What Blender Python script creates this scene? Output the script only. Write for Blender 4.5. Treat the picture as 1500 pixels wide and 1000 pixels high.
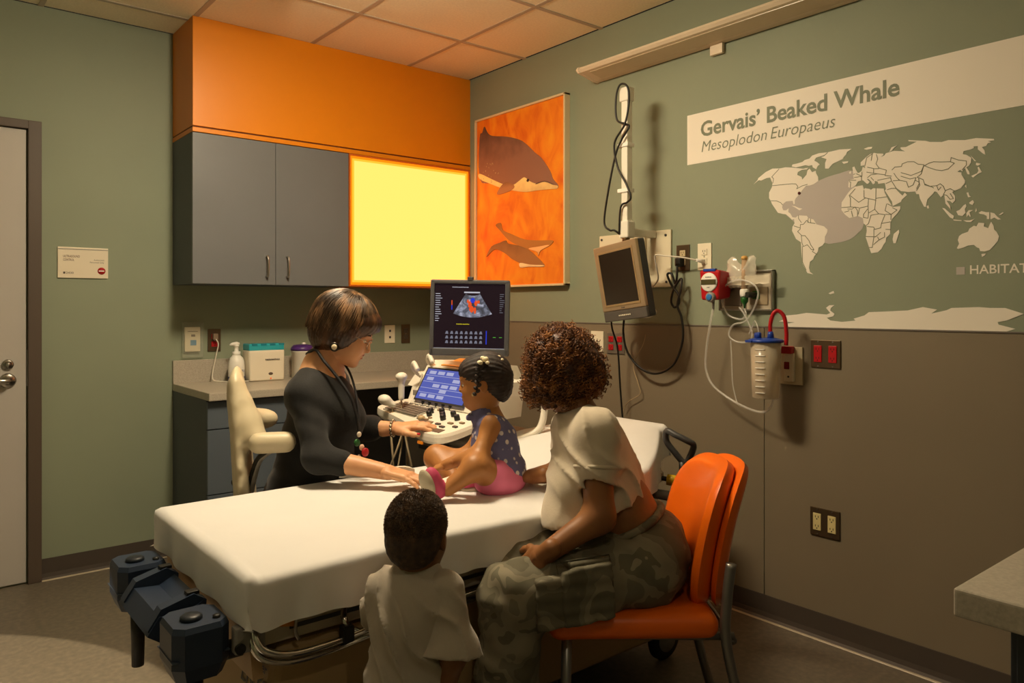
import bpy, bmesh, math, random
import numpy as np
from mathutils import Vector, Matrix

# ------------------------------------------------------------------ scene, camera, world, exposure
scene = bpy.context.scene
COL = scene.collection
for o in list(bpy.data.objects):
    bpy.data.objects.remove(o)

CAM_H = 1.30
FPX = 1111.0                      # focal length in pixels of the 1500 px wide frame
YAW = math.atan(910 / 1111.0)     # the camera looks 39 degrees to the right of the back wall's normal
CAM = np.array([-2.8345, -4.2182, CAM_H])
FWD = np.array([math.sin(YAW), math.cos(YAW), 0.0])
RGT = np.array([math.cos(YAW), -math.sin(YAW), 0.0])
UP = np.array([0.0, 0.0, 1.0])

cam_data = bpy.data.cameras.new('camera')
cam_data.sensor_width = 36.0
cam_data.sensor_fit = 'HORIZONTAL'
cam_data.lens = FPX / 1500.0 * 36.0
cam_data.shift_y = -50.0 / 1500.0
cam_data.clip_start = 0.02
cam = bpy.data.objects.new('camera', cam_data)
cam.location = CAM
cam.rotation_euler = (math.pi / 2, 0, -YAW)
COL.objects.link(cam)
scene.camera = cam

world = bpy.data.worlds.new('world')
scene.world = world
world.use_nodes = True
world.node_tree.nodes['Background'].inputs[0].default_value = (1.0, 0.75, 0.5, 1)
world.node_tree.nodes['Background'].inputs[1].default_value = 0.02

scene.view_settings.view_transform = 'Standard'
scene.view_settings.look = 'None'
scene.view_settings.gamma = 1.0
scene.view_settings.use_curve_mapping = False
scene.view_settings.exposure = 0.0

# ceiling light fittings and one added fill can (recessed cans sit in ceiling tiles); x, y, watts, cone, blend
WARM = (1.0, 0.83, 0.58)
TROFFER = (-1.62, -1.86, 34.0, 12.5)     # surface-mounted wraparound fitting over the bed: x, y, watts down, watts per tube all round
CANS = [(-3.40, -1.60, 400.0, 53, 0.015, 'over the open floor by the door'),
        (-3.805, -2.60, 14.0, 150, 0.6, 'left of the camera'),
        (-2.585, -4.4, 18.0, 150, 0.6, 'added as fill behind the camera')]  # unseen can added as fill to lift the floor and counter
LIGHTBOX = 5.0

ROOM_X0, ROOM_Y0, CEIL = -4.6, -5.0, 2.735

def W(px, py, d):
    """a point at picture position px, py and distance d along the view axis"""
    return CAM + d * (FWD + (px - 750.0) / FPX * RGT - (py - 450.0) / FPX * UP)

def _ray(px, py):
    return FWD + (px - 750.0) / FPX * RGT - (py - 450.0) / FPX * UP
def onx(px, py, x):
    r = _ray(px, py); return CAM + r * ((x - CAM[0]) / r[0])
def ony(px, py, y):
    r = _ray(px, py); return CAM + r * ((y - CAM[1]) / r[1])
def onz(px, py, z):
    r = _ray(px, py); return CAM + r * ((z - CAM[2]) / r[2])

# ------------------------------------------------------------------ materials
def lin(c):
    if isinstance(c, str):
        c = c.lstrip('#')
        c = [int(c[i:i + 2], 16) / 255.0 for i in (0, 2, 4)]
    return tuple((x / 12.92 if x <= 0.04045 else ((x + 0.055) / 1.055) ** 2.4) for x in c) + (1.0,)

MATS = {}
def mat(name, color, rough=0.5, metal=0.0, var=0.0, vscale=8.0, bump=0.0, bscale=60.0, spec=0.5,
        emit=None, estr=0.0, alpha=1.0, trans=0.0, sheen=0.0, coat=0.0, stretch=(1, 1, 1), sss=0.0, ior=1.45):
    if name in MATS:
        return MATS[name]
    m = bpy.data.materials.new(name)
    m.use_nodes = True
    nt = m.node_tree
    b = nt.nodes['Principled BSDF']
    col = lin(color)
    b.inputs['Base Color'].default_value = col
    b.inputs['Roughness'].default_value = rough
    b.inputs['Metallic'].default_value = metal
    b.inputs['Specular IOR Level'].default_value = spec
    b.inputs['IOR'].default_value = ior
    if coat: b.inputs['Coat Weight'].default_value = coat
    if sheen:
        b.inputs['Sheen Weight'].default_value = sheen
        b.inputs['Sheen Roughness'].default_value = 0.5
    if trans: b.inputs['Transmission Weight'].default_value = trans
    if alpha < 1: b.inputs['Alpha'].default_value = alpha
    if sss:
        b.inputs['Subsurface Weight'].default_value = sss
        b.inputs['Subsurface Radius'].default_value = (0.012, 0.005, 0.003)
        b.inputs['Subsurface Scale'].default_value = 0.6
    if emit is not None:
        b.inputs['Emission Color'].default_value = lin(emit)
        b.inputs['Emission Strength'].default_value = estr
    if var or bump:
        tc = nt.nodes.new('ShaderNodeTexCoord')
        mp = nt.nodes.new('ShaderNodeMapping')
        mp.inputs['Scale'].default_value = stretch
        nt.links.new(tc.outputs['Object'], mp.inputs['Vector'])
    if var:
        n = nt.nodes.new('ShaderNodeTexNoise')
        n.inputs['Scale'].default_value = vscale
        n.inputs['Detail'].default_value = 5
        nt.links.new(mp.outputs[0], n.inputs['Vector'])
        r = nt.nodes.new('ShaderNodeMapRange')
        r.inputs['From Min'].default_value = 0.3
        r.inputs['From Max'].default_value = 0.7
        r.inputs['To Min'].default_value = 1.0 - var
        r.inputs['To Max'].default_value = 1.0 + var
        nt.links.new(n.outputs[0], r.inputs[0])
        mx = nt.nodes.new('ShaderNodeVectorMath')
        mx.operation = 'SCALE'
        mx.inputs[0].default_value = col[:3]
        nt.links.new(r.outputs[0], mx.inputs['Scale'])
        nt.links.new(mx.outputs[0], b.inputs['Base Color'])
    if bump:
        n2 = nt.nodes.new('ShaderNodeTexNoise')
        n2.inputs['Scale'].default_value = bscale
        n2.inputs['Detail'].default_value = 4
        nt.links.new(mp.outputs[0], n2.inputs['Vector'])
        bp = nt.nodes.new('ShaderNodeBump')
        bp.inputs['Strength'].default_value = bump
        bp.inputs['Distance'].default_value = 0.004
        nt.links.new(n2.outputs[0], bp.inputs['Height'])
        nt.links.new(bp.outputs[0], b.inputs['Normal'])
    MATS[name] = m
    return m

def ramp_mat(name, stops, scale, rough=0.7, detail=3.0, tex='noise', stretch=(1, 1, 1), bump=0.0, distort=0.0, const=False, metal=0.0):
    """noise (or voronoi) driven colour ramp"""
    if name in MATS:
        return MATS[name]
    m = bpy.data.materials.new(name)
    m.use_nodes = True
    nt = m.node_tree
    b = nt.nodes['Principled BSDF']
    b.inputs['Roughness'].default_value = rough
    b.inputs['Metallic'].default_value = metal
    tc = nt.nodes.new('ShaderNodeTexCoord')
    mp = nt.nodes.new('ShaderNodeMapping')
    mp.inputs['Scale'].default_value = stretch
    nt.links.new(tc.outputs['Object'], mp.inputs['Vector'])
    if tex == 'noise':
        n = nt.nodes.new('ShaderNodeTexNoise')
        n.inputs['Detail'].default_value = detail
        n.inputs['Distortion'].default_value = distort
    else:
        n = nt.nodes.new('ShaderNodeTexVoronoi')
    n.inputs['Scale'].default_value = scale
    nt.links.new(mp.outputs[0], n.inputs['Vector'])
    r = nt.nodes.new('ShaderNodeValToRGB')
    cr = r.color_ramp
    if const: cr.interpolation = 'CONSTANT'
    while len(cr.elements) < len(stops):
        cr.elements.new(0.5)
    for e, (p, c) in zip(cr.elements, stops):
        e.position = p
        e.color = lin(c)
    nt.links.new(n.outputs[0], r.inputs[0])
    nt.links.new(r.outputs[0], b.inputs['Base Color'])
    if bump:
        bp = nt.nodes.new('ShaderNodeBump')
        bp.inputs['Strength'].default_value = bump
        bp.inputs['Distance'].default_value = 0.004
        nt.links.new(n.outputs[0], bp.inputs['Height'])
        nt.links.new(bp.outputs[0], b.inputs['Normal'])
    MATS[name] = m
    return m

GREEN = mat('sage_wall_paint', '#8a927b', 0.62, var=0.03, vscale=2.5, bump=0.05, bscale=220)
PANEL_GREY = mat('grey_wainscot', '#80745f', 0.5, var=0.03, vscale=3)
WHITE_TILE = mat('ceiling_tile_white', '#f4e8c8', 0.9, var=0.05, vscale=90, bump=0.35, bscale=260)
GRID_WHITE = mat('ceiling_grid_white', '#b9ab96', 0.5)
FLOOR_M = ramp_mat('mottled_vinyl', [(0.3, '#5b5448'), (0.5, '#665d4f'), (0.7, '#726858')], 45, 0.42, 8)
DARK_TRIM = mat('dark_brown_trim', '#4a4139', 0.55)
ORANGE_WALL = mat('orange_paint', '#e08408', 0.38, var=0.02, vscale=3)
CAB_GREY = mat('blue_grey_laminate', '#6c6e70', 0.42, var=0.03, vscale=5)
CAB_DARK = mat('blue_grey_edge', '#4c5157', 0.5)
STEEL = mat('brushed_steel', '#b8b4ac', 0.28, 1.0)
CHROME = mat('chrome', '#d8d6d0', 0.12, 1.0)
COUNTER_M = ramp_mat('speckled_counter', [(0.3, '#a39a8b'), (0.7, '#b9b0a0')], 160, 0.3, 4)
BLACK = mat('black_plastic', '#15140f', 0.45)
CREAM = mat('cream_plastic', '#e6dcc4', 0.45)
IVORY = mat('ivory_plastic', '#efe6cc', 0.4)
WHITE_P = mat('white_plastic', '#f0ece2', 0.38)
WHITE_INK = mat('white_vinyl_print', '#efe7d8', 0.6)
TEXT_GREEN = mat('sage_print', '#7d836c', 0.6)
RED_P = mat('red_plastic', '#b3141c', 0.35)
BLUE_P = mat('blue_plastic', '#1d3f9a', 0.35)
NAVY = mat('navy_plastic', '#232f42', 0.42, var=0.06, vscale=20)
DARK_GREY = mat('dark_grey_plastic', '#3c3b3a', 0.45)
GREY_P = mat('grey_plastic', '#8d8880', 0.45)
BROWN_PLATE = mat('bronze_plate', '#6a5842', 0.35, 0.7)
CLEAR = mat('clear_plastic', '#f4f2ec', 0.12, alpha=0.28, spec=0.6)
CLEAR2 = mat('clear_tube', '#f2efe6', 0.2, alpha=0.33, spec=0.8)

# ------------------------------------------------------------------ geometry helpers
class MB:
    """collects shapes; build() links them as one mesh object"""
    def __init__(self):
        self.v = []
        self.f = []
        self.sm = []

    def add(self, verts, faces, smooth=False):
        o = len(self.v)
        self.v.extend([tuple(float(c) for c in p) for p in verts])
        self.f.extend([tuple(i + o for i in f) for f in faces])
        self.sm.extend([smooth] * len(faces))
        return self

    def bm(self, bm, smooth=False, M=None):
        bm.verts.ensure_lookup_table()
        for i, v in enumerate(bm.verts):
            v.index = i
        vs = [(M @ v.co if M is not None else v.co)[:] for v in bm.verts]
        fs = [[v.index for v in f.verts] for f in bm.faces]
        bm.free()
        return self.add(vs, fs, smooth)

    def box(self, lo, hi, bevel=0.0, M=None, seg=2):
        lo, hi = np.minimum(lo, hi), np.maximum(lo, hi)
        b = bmesh.new()
        bmesh.ops.create_cube(b, size=1.0)
        for v in b.verts:
            v.co = Vector([(lo[i] + hi[i]) / 2 + v.co[i] * (hi[i] - lo[i]) for i in range(3)])
        if bevel:
            bmesh.ops.bevel(b, geom=list(b.edges), offset=bevel, segments=seg, profile=0.6, affect='EDGES')
        return self.bm(b, False, M)

    def cbox(self, c, size, bevel=0.0, M=None, seg=2):
        c = np.array(c, float); s = np.array(size, float) / 2
        return self.box(c - s, c + s, bevel, M, seg)

    def tube(self, pts, r, n=10, closed=False, caps=True, smooth=True):
        pts = [np.array(p, float) for p in pts]
        m = len(pts)
        rs = r if hasattr(r, '__len__') else [r] * m
        tang = []
        for i in range(m):
            a = pts[(i - 1) % m] if (closed or i > 0) else pts[0]
            b = pts[(i + 1) % m] if (closed or i < m - 1) else pts[-1]
            t = b - a
            tang.append(t / (np.linalg.norm(t) + 1e-12))
        ref = np.array([0, 0, 1.0]) if abs(tang[0][2]) < 0.9 else np.array([1.0, 0, 0])
        nrm = np.cross(tang[0], ref); nrm /= np.linalg.norm(nrm)
        vs = []
        for i in range(m):
            nrm = nrm - tang[i] * np.dot(nrm, tang[i])
            nrm /= (np.linalg.norm(nrm) + 1e-12)
            bi = np.cross(tang[i], nrm)
            for k in range(n):
                a = 2 * math.pi * k / n
                vs.append(pts[i] + rs[i] * (math.cos(a) * nrm + math.sin(a) * bi))
        fs = []
        for i in range(m if closed else m - 1):
            j = (i + 1) % m
            for k in range(n):
                k2 = (k + 1) % n
                fs.append((i * n + k, i * n + k2, j * n + k2, j * n + k))
        if caps and not closed:
            fs.append(tuple(range(n))[::-1])
            fs.append(tuple((m - 1) * n + k for k in range(n)))
        return self.add(vs, fs, smooth)

    def cyl(self, a, b, r, r2=None, n=20, smooth=True):
        a = np.array(a, float); b = np.array(b, float)
        r2 = r if r2 is None else r2
        t = b - a; t /= np.linalg.norm(t)
        ref = np.array([0, 0, 1.0]) if abs(t[2]) < 0.9 else np.array([1.0, 0, 0])
        u = np.cross(t, ref); u /= np.linalg.norm(u); w = np.cross(t, u)
        vs = []
        for c, rr in ((a, r), (b, r2)):
            for k in range(n):
                an = 2 * math.pi * k / n
                vs.append(c + rr * (math.cos(an) * u + math.sin(an) * w))
        o = len(self.v)
        self.v.extend([tuple(p) for p in vs])
        for k in range(n):
            self.f.append((o + k, o + (k + 1) % n, o + n + (k + 1) % n, o + n + k)); self.sm.append(smooth)
        self.f.append(tuple(o + k for k in range(n))[::-1]); self.sm.append(False)
        self.f.append(tuple(o + n + k for k in range(n))); self.sm.append(False)
        return self

    def lathe(self, c, prof, n=28, axis=(0, 0, 1), smooth=True):
        """prof: (radius, height) pairs about axis through c"""
        t = np.array(axis, float); t /= np.linalg.norm(t)
        ref = np.array([1.0, 0, 0]) if abs(t[0]) < 0.9 else np.array([0, 1.0, 0])
        u = np.cross(t, ref); u /= np.linalg.norm(u); w = np.cross(t, u)
        c = np.array(c, float)
        vs = []
        for r, h in prof:
            for k in range(n):
                a = 2 * math.pi * k / n
                vs.append(c + t * h + max(r, 1e-5) * (math.cos(a) * u + math.sin(a) * w))
        fs = []
        for i in range(len(prof) - 1):
            for k in range(n):
                k2 = (k + 1) % n
                fs.append((i * n + k, i * n + k2, (i + 1) * n + k2, (i + 1) * n + k))
        fs.append(tuple(range(n))[::-1])
        fs.append(tuple((len(prof) - 1) * n + k for k in range(n)))
        return self.add(vs, fs, smooth)

    def ell(self, c, r, n=18, m=12, M=None):
        vs = []
        for i in range(m + 1):
            th = math.pi * i / m
            for k in range(n):
                a = 2 * math.pi * k / n
                p = np.array([r[0] * math.sin(th) * math.cos(a), r[1] * math.sin(th) * math.sin(a), r[2] * math.cos(th)])
                if M is not None: p = M @ p
                vs.append(np.array(c) + p)
        fs = []
        for i in range(m):
            for k in range(n):
                k2 = (k + 1) % n
                fs.append((i * n + k, (i + 1) * n + k, (i + 1) * n + k2, i * n + k2))
        return self.add(vs, fs, True)

    def prism(self, poly, off, bevel=0.0):
        """poly: list of 3-D points (planar loop); extruded by vector off"""
        n = len(poly)
        p = [np.array(q, float) for q in poly]
        off = np.array(off, float)
        vs = p + [q + off for q in p]
        fs = [tuple(range(n))[::-1], tuple(range(n, 2 * n))]
        for i in range(n):
            j = (i + 1) % n
            fs.append((i, j, n + j, n + i))
        return self.add(vs, fs, False)

    def build(self, name, m, parent=None, base=None):
        me = bpy.data.meshes.new(name)
        off = np.array(base, float) if base is not None else np.zeros(3)
        vs = [tuple(np.array(p) - off) for p in self.v]
        me.from_pydata(vs, [], self.f)
        me.polygons.foreach_set('use_smooth', self.sm)
        me.materials.append(m)
        me.update()
        bmx = bmesh.new(); bmx.from_mesh(me)
        bmesh.ops.recalc_face_normals(bmx, faces=bmx.faces)
        bmx.to_mesh(me); bmx.free()
        o = bpy.data.objects.new(name, me)
        COL.objects.link(o)
        if base is not None:
            o.location = off
        if parent is not None:
            o.parent = parent
            if parent.parent is None:
                o.location = tuple(-np.array(parent.location))
        return o

def tag(o, label=None, cat=None, group=None, kind=None):
    if label: o['label'] = label
    if cat: o['category'] = cat
    if group: o['group'] = group
    if kind: o['kind'] = kind
    return o

def thing(name, label, cat, base, group=None):
    o = bpy.data.objects.new(name, None)
    o.empty_display_size = 0.05
    COL.objects.link(o)
    o.location = tuple(float(c) for c in base)
    return tag(o, label, cat, group)

def struct(name, mb, m, label=None):
    o = mb.build(name, m)
    o['kind'] = 'structure'
    if label: o['label'] = label
    return o

def smooth_path(pts, n=8, closed=False):
    """Catmull-Rom through points"""
    P = [np.array(p, float) for p in pts]
    out = []
    m = len(P)
    for i in range(m if closed else m - 1):
        if closed:
            p0, p1, p2, p3 = P[(i - 1) % m], P[i], P[(i + 1) % m], P[(i + 2) % m]
        else:
            p0, p1, p2, p3 = P[max(i - 1, 0)], P[i], P[i + 1], P[min(i + 2, m - 1)]
        for k in range(n):
            t = k / n
            out.append(0.5 * (2 * p1 + (p2 - p0) * t + (2 * p0 - 5 * p1 + 4 * p2 - p3) * t * t + (3 * p1 - p0 - 3 * p2 + p3) * t ** 3))
    if not closed: out.append(P[-1])
    return out

def text_mesh(body, bold=0.0, shear=0.0, align='LEFT'):
    cu = bpy.data.curves.new('txt', 'FONT')
    cu.body = body
    cu.offset = bold
    cu.shear = shear
    cu.resolution_u = 3
    ob = bpy.data.objects.new('txt', cu)
    COL.objects.link(ob)
    bpy.context.view_layer.update()
    me = bpy.data.meshes.new_from_object(ob.evaluated_get(bpy.context.evaluated_depsgraph_get()))
    vs = np.array([v.co[:] for v in me.vertices])
    fs = [tuple(p.vertices) for p in me.polygons]
    bpy.data.objects.remove(ob); bpy.data.curves.remove(cu); bpy.data.meshes.remove(me)
    return vs, fs

def text_on(mb, body, org, ux, uy, width=None, height=None, bold=0.0, shear=0.0):
    """lay text so that its left baseline end is org; ux, uy are unit axes; width and cap height in metres"""
    vs, fs = text_mesh(body, bold, shear)
    x0, x1 = vs[:, 0].min(), vs[:, 0].max()
    capv, _ = text_mesh('H', bold)
    cap = capv[:, 1].max()
    sy = height / cap if height else width / (x1 - x0)
    sx = width / (x1 - x0) if width else sy
    org = np.array(org, float); ux = np.array(ux, float); uy = np.array(uy, float)
    pts = [org + ux * (v[0] - x0) * sx + uy * v[1] * sy for v in vs]
    mb.add(pts, fs, False)
    return mb

def marks_on(mb, org, ux, uy, width, height, n, seed=1):
    """a line of print too small to read: a row of short bars"""
    rn = random.Random(seed)
    org = np.array(org, float); ux = np.array(ux, float); uy = np.array(uy, float)
    st = width / n
    for i in range(n):
        a = org + ux * st * i; w = st * rn.uniform(.6, .82); h = height * rn.uniform(.75, 1.0)
        mb.add([a, a + ux * w, a + ux * w + uy * h, a + uy * h], [(0, 1, 2, 3)])
    return mb

RW_X = np.array([0, -1.0, 0]); RW_Y = np.array([0, 0, 1.0])      # reading axes on the right wall
BW_X = np.array([1.0, 0, 0]); BW_Y = np.array([0, 0, 1.0])       # reading axes on the back wall

def parse(s):
    return [tuple(float(c) for c in q.split(',')) for q in s.split()]

# ---- distance-field figures: smooth unions of tapered limbs meshed into one skin
class SDF:
    def __init__(self):
        self.ops = []
        self.cuts = []
        self.disp = None

    def cap(self, a, b, ra, rb=None, k=0.03, sub=False):
        self.ops.append(('cap', np.array(a, float), np.array(b, float), ra, ra if rb is None else rb, k, sub)); return self

    def chain(self, pts, rs, k=0.02):
        for i in range(len(pts) - 1):
            self.cap(pts[i], pts[i + 1], rs[i], rs[i + 1], k)
        return self

    def ell(self, c, r, R=None, k=0.03, sub=False):
        self.ops.append(('ell', np.array(c, float), np.array(r, float), np.eye(3) if R is None else np.array(R, float), k, sub)); return self

    def box(self, c, half, R=None, rad=0.02, k=0.02, sub=False):
        self.ops.append(('box', np.array(c, float), np.array(half, float), np.eye(3) if R is None else np.array(R, float), rad, k, sub)); return self

    def cut(self, p, n):
        """drop everything on the side n points to"""
        n = np.array(n, float); n /= np.linalg.norm(n)
        self.cuts.append((np.array(p, float), n)); return self

    def mesh(self, h=0.008, smooth=1):
        lo = np.full(3, 1e9); hi = -lo
        for op in self.ops:
            if op[-1]: continue
            if op[0] == 'cap':
                r = max(op[3], op[4])
                lo = np.minimum(lo, np.minimum(op[1], op[2]) - r); hi = np.maximum(hi, np.maximum(op[1], op[2]) + r)
            else:
                e = np.abs(op[3]) @ op[2]
                lo = np.minimum(lo, op[1] - e); hi = np.maximum(hi, op[1] + e)
        lo -= 3 * h; hi += 3 * h + 0.012
        n = np.ceil((hi - lo) / h).astype(int) + 1
        ax = [lo[i] + h * np.arange(n[i]) for i in range(3)]
        D = np.full(n, 0.2, np.float32)
        for op in self.ops:
            k = op[-2]; sub = op[-1]
            if op[0] == 'cap':
                r = max(op[3], op[4])
                l2 = np.minimum(op[1], op[2]) - r; h2 = np.maximum(op[1], op[2]) + r
            else:
                e = np.abs(op[3]) @ op[2]
                l2 = op[1] - e; h2 = op[1] + e
            mg = k + 3 * h
            i0 = np.clip(np.floor((l2 - mg - lo) / h).astype(int), 0, n - 1)
            i1 = np.clip(np.ceil((h2 + mg - lo) / h).astype(int) + 1, 1, n)
            if np.any(i1 <= i0): continue
            X = ax[0][i0[0]:i1[0]][:, None, None]; Y = ax[1][i0[1]:i1[1]][None, :, None]; Z = ax[2][i0[2]:i1[2]][None, None, :]
            if op[0] == 'cap':
                a, b = op[1], op[2]
                ab = b - a; L = float(ab @ ab) + 1e-12
                px, py, pz = X - a[0], Y - a[1], Z - a[2]
                t = np.clip((px * ab[0] + py * ab[1] + pz * ab[2]) / L, 0, 1)
                d = np.sqrt((px - t * ab[0]) ** 2 + (py - t * ab[1]) ** 2 + (pz - t * ab[2]) ** 2) - (op[3] + (op[4] - op[3]) * t)
            elif op[0] == 'box':
                c, r, R, rad = op[1], op[2], op[3], op[4]
                px, py, pz = X - c[0], Y - c[1], Z - c[2]
                q = [np.abs(px * R[0, j] + py * R[1, j] + pz * R[2, j]) - (r[j] - rad) for j in range(3)]
                d = np.sqrt(sum(np.maximum(a_, 0) ** 2 for a_ in q)) + np.minimum(np.maximum(np.maximum(q[0], q[1]), q[2]), 0) - rad
            else:
                c, r, R = op[1], op[2], op[3]
                px, py, pz = X - c[0], Y - c[1], Z - c[2]
                q = [(px * R[0, j] + py * R[1, j] + pz * R[2, j]) for j in range(3)]   # columns of R are the axes
                k0 = np.sqrt(sum((q[j] / r[j]) ** 2 for j in range(3)))
                k1 = np.sqrt(sum((q[j] / r[j] ** 2) ** 2 for j in range(3))) + 1e-9
                d = k0 * (k0 - 1.0) / k1
            S = D[i0[0]:i1[0], i0[1]:i1[1], i0[2]:i1[2]]
            d = d.astype(np.float32)
            if sub:
                d = -d
                hh = np.clip(0.5 - 0.5 * (S - d) / k, 0, 1)
                S[...] = S * (1 - hh) + d * hh + k * hh * (1 - hh)
            else:
                hh = np.clip(0.5 + 0.5 * (d - S) / k, 0, 1)
                S[...] = d * (1 - hh) + S * hh - k * hh * (1 - hh)
        X, Y, Z = ax[0][:, None, None], ax[1][None, :, None], ax[2][None, None, :]
        if self.disp is not None:
            near = np.abs(D) < 0.05
            ii = np.nonzero(near)
            P = np.stack([ax[0][ii[0]], ax[1][ii[1]], ax[2][ii[2]]], 1)
            D[ii] += self.disp(P).astype(np.float32)
        for p, nn in self.cuts:
            D = np.maximum(D, ((X - p[0]) * nn[0] + (Y - p[1]) * nn[1] + (Z - p[2]) * nn[2]).astype(np.float32))
        D[0], D[-1] = 0.2, 0.2; D[:, 0], D[:, -1] = 0.2, 0.2; D[:, :, 0], D[:, :, -1] = 0.2, 0.2
        return surface_net(D, lo, h, smooth)

def surface_net(D, lo, h, smooth=1):
    ins = D < 0
    nx, ny, nz = D.shape
    cnt = np.zeros((nx - 1, ny - 1, nz - 1), np.float32)
    acc = [np.zeros_like(cnt) for _ in range(3)]
    for axis in range(3):
        o1, o2 = [a for a in range(3) if a != axis]
        for s1 in (0, 1):
            for s2 in (0, 1):
                sl0 = [None] * 3; sl1 = [None] * 3
                sl0[axis] = slice(0, D.shape[axis] - 1); sl1[axis] = slice(1, D.shape[axis])
                for o_, s in ((o1, s1), (o2, s2)):
                    sl0[o_] = slice(s, D.shape[o_] - 1 + s); sl1[o_] = slice(s, D.shape[o_] - 1 + s)
                a = D[tuple(sl0)]; b = D[tuple(sl1)]
                cr = (a < 0) != (b < 0)
                t = np.where(cr, a / np.where(cr, a - b, 1), 0)
                cnt += cr
                acc[axis] += np.where(cr, t, 0)
                acc[o1] += cr * s1
                acc[o2] += cr * s2
    act = cnt > 0
    idx = -np.ones(act.shape, np.int64)
    ii = np.nonzero(act)
    idx[ii] = np.arange(len(ii[0]))
    V = np.stack([lo[j] + h * (ii[j] + acc[j][ii] / cnt[ii]) for j in range(3)], 1)
    quads = []
    for axis in range(3):
        o1, o2 = [(1, 2), (2, 0), (0, 1)][axis]
        sl0 = [slice(1, s - 1) for s in D.shape]; sl1 = list(sl0)
        sl0[axis] = slice(0, D.shape[axis] - 1); sl1[axis] = slice(1, D.shape[axis])
        a = ins[tuple(sl0)]; b = ins[tuple(sl1)]
        for flag, flip in ((a & ~b, False), (~a & b, True)):
            e = list(np.nonzero(flag))
            for j in range(3):
                if j != axis: e[j] = e[j] + 1
            def cell(d1, d2):
                c = [e[0].copy(), e[1].copy(), e[2].copy()]
                c[o1] = c[o1] - d1; c[o2] = c[o2] - d2
                return idx[c[0], c[1], c[2]]
            q = np.stack([cell(1, 1), cell(0, 1), cell(0, 0), cell(1, 0)], 1)
            if flip: q = q[:, ::-1]
            quads.append(q)
    Q = np.concatenate(quads, 0)
    Q = Q[(Q >= 0).all(1)]
    for _ in range(smooth):
        nb = np.zeros_like(V); ct = np.zeros(len(V))
        for a, b in ((0, 1), (1, 2), (2, 3), (3, 0)):
            np.add.at(nb, Q[:, a], V[Q[:, b]]); np.add.at(ct, Q[:, a], 1)
            np.add.at(nb, Q[:, b], V[Q[:, a]]); np.add.at(ct, Q[:, b], 1)
        V = 0.5 * V + 0.5 * nb / np.maximum(ct, 1)[:, None]
    return V, Q

def skin(name, nets, m, parent=None, base=None):
    """one mesh object out of one or more surface nets"""
    vs, qs, o = [], [], 0
    for V, Q in nets:
        vs.append(V); qs.append(Q + o); o += len(V)
    V = np.concatenate(vs); Q = np.concatenate(qs)
    off = np.array(base, float) if base is not None else np.zeros(3)
    me = bpy.data.meshes.new(name)
    me.vertices.add(len(V)); me.vertices.foreach_set('co', (V - off).astype(np.float32).ravel())
    me.loops.add(len(Q) * 4); me.loops.foreach_set('vertex_index', Q.astype(np.int32).ravel())
    me.polygons.add(len(Q)); me.polygons.foreach_set('loop_start', np.arange(0, len(Q) * 4, 4, dtype=np.int32))
    me.polygons.foreach_set('loop_total', np.full(len(Q), 4, np.int32))
    me.polygons.foreach_set('use_smooth', np.ones(len(Q), bool))
    me.update(calc_edges=True); me.validate()
    me.materials.append(m)
    ob = bpy.data.objects.new(name, me)
    COL.objects.link(ob)
    if base is not None: ob.location = off
    if parent is not None:
        ob.parent = parent
        if parent.parent is None: ob.location = tuple(-np.array(parent.location))
    return ob

RNG = np.random.default_rng(7)
LAT = RNG.random((32, 32, 32)).astype(np.float32)
def vnoise(P, s):
    """value noise in -1..1; s: frequency or per-axis frequencies"""
    q = P * np.array(s)
    i = np.floor(q).astype(int); f = q - i
    f = f * f * (3 - 2 * f)
    r = 0
    for dx in (0, 1):
        for dy in (0, 1):
            for dz in (0, 1):
                w = (f[:, 0] if dx else 1 - f[:, 0]) * (f[:, 1] if dy else 1 - f[:, 1]) * (f[:, 2] if dz else 1 - f[:, 2])
                r = r + w * LAT[(i[:, 0] + dx) % 32, (i[:, 1] + dy) % 32, (i[:, 2] + dz) % 32]
    return 2 * r - 1

def unit(v):
    v = np.array(v, float); return v / np.linalg.norm(v)

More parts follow.
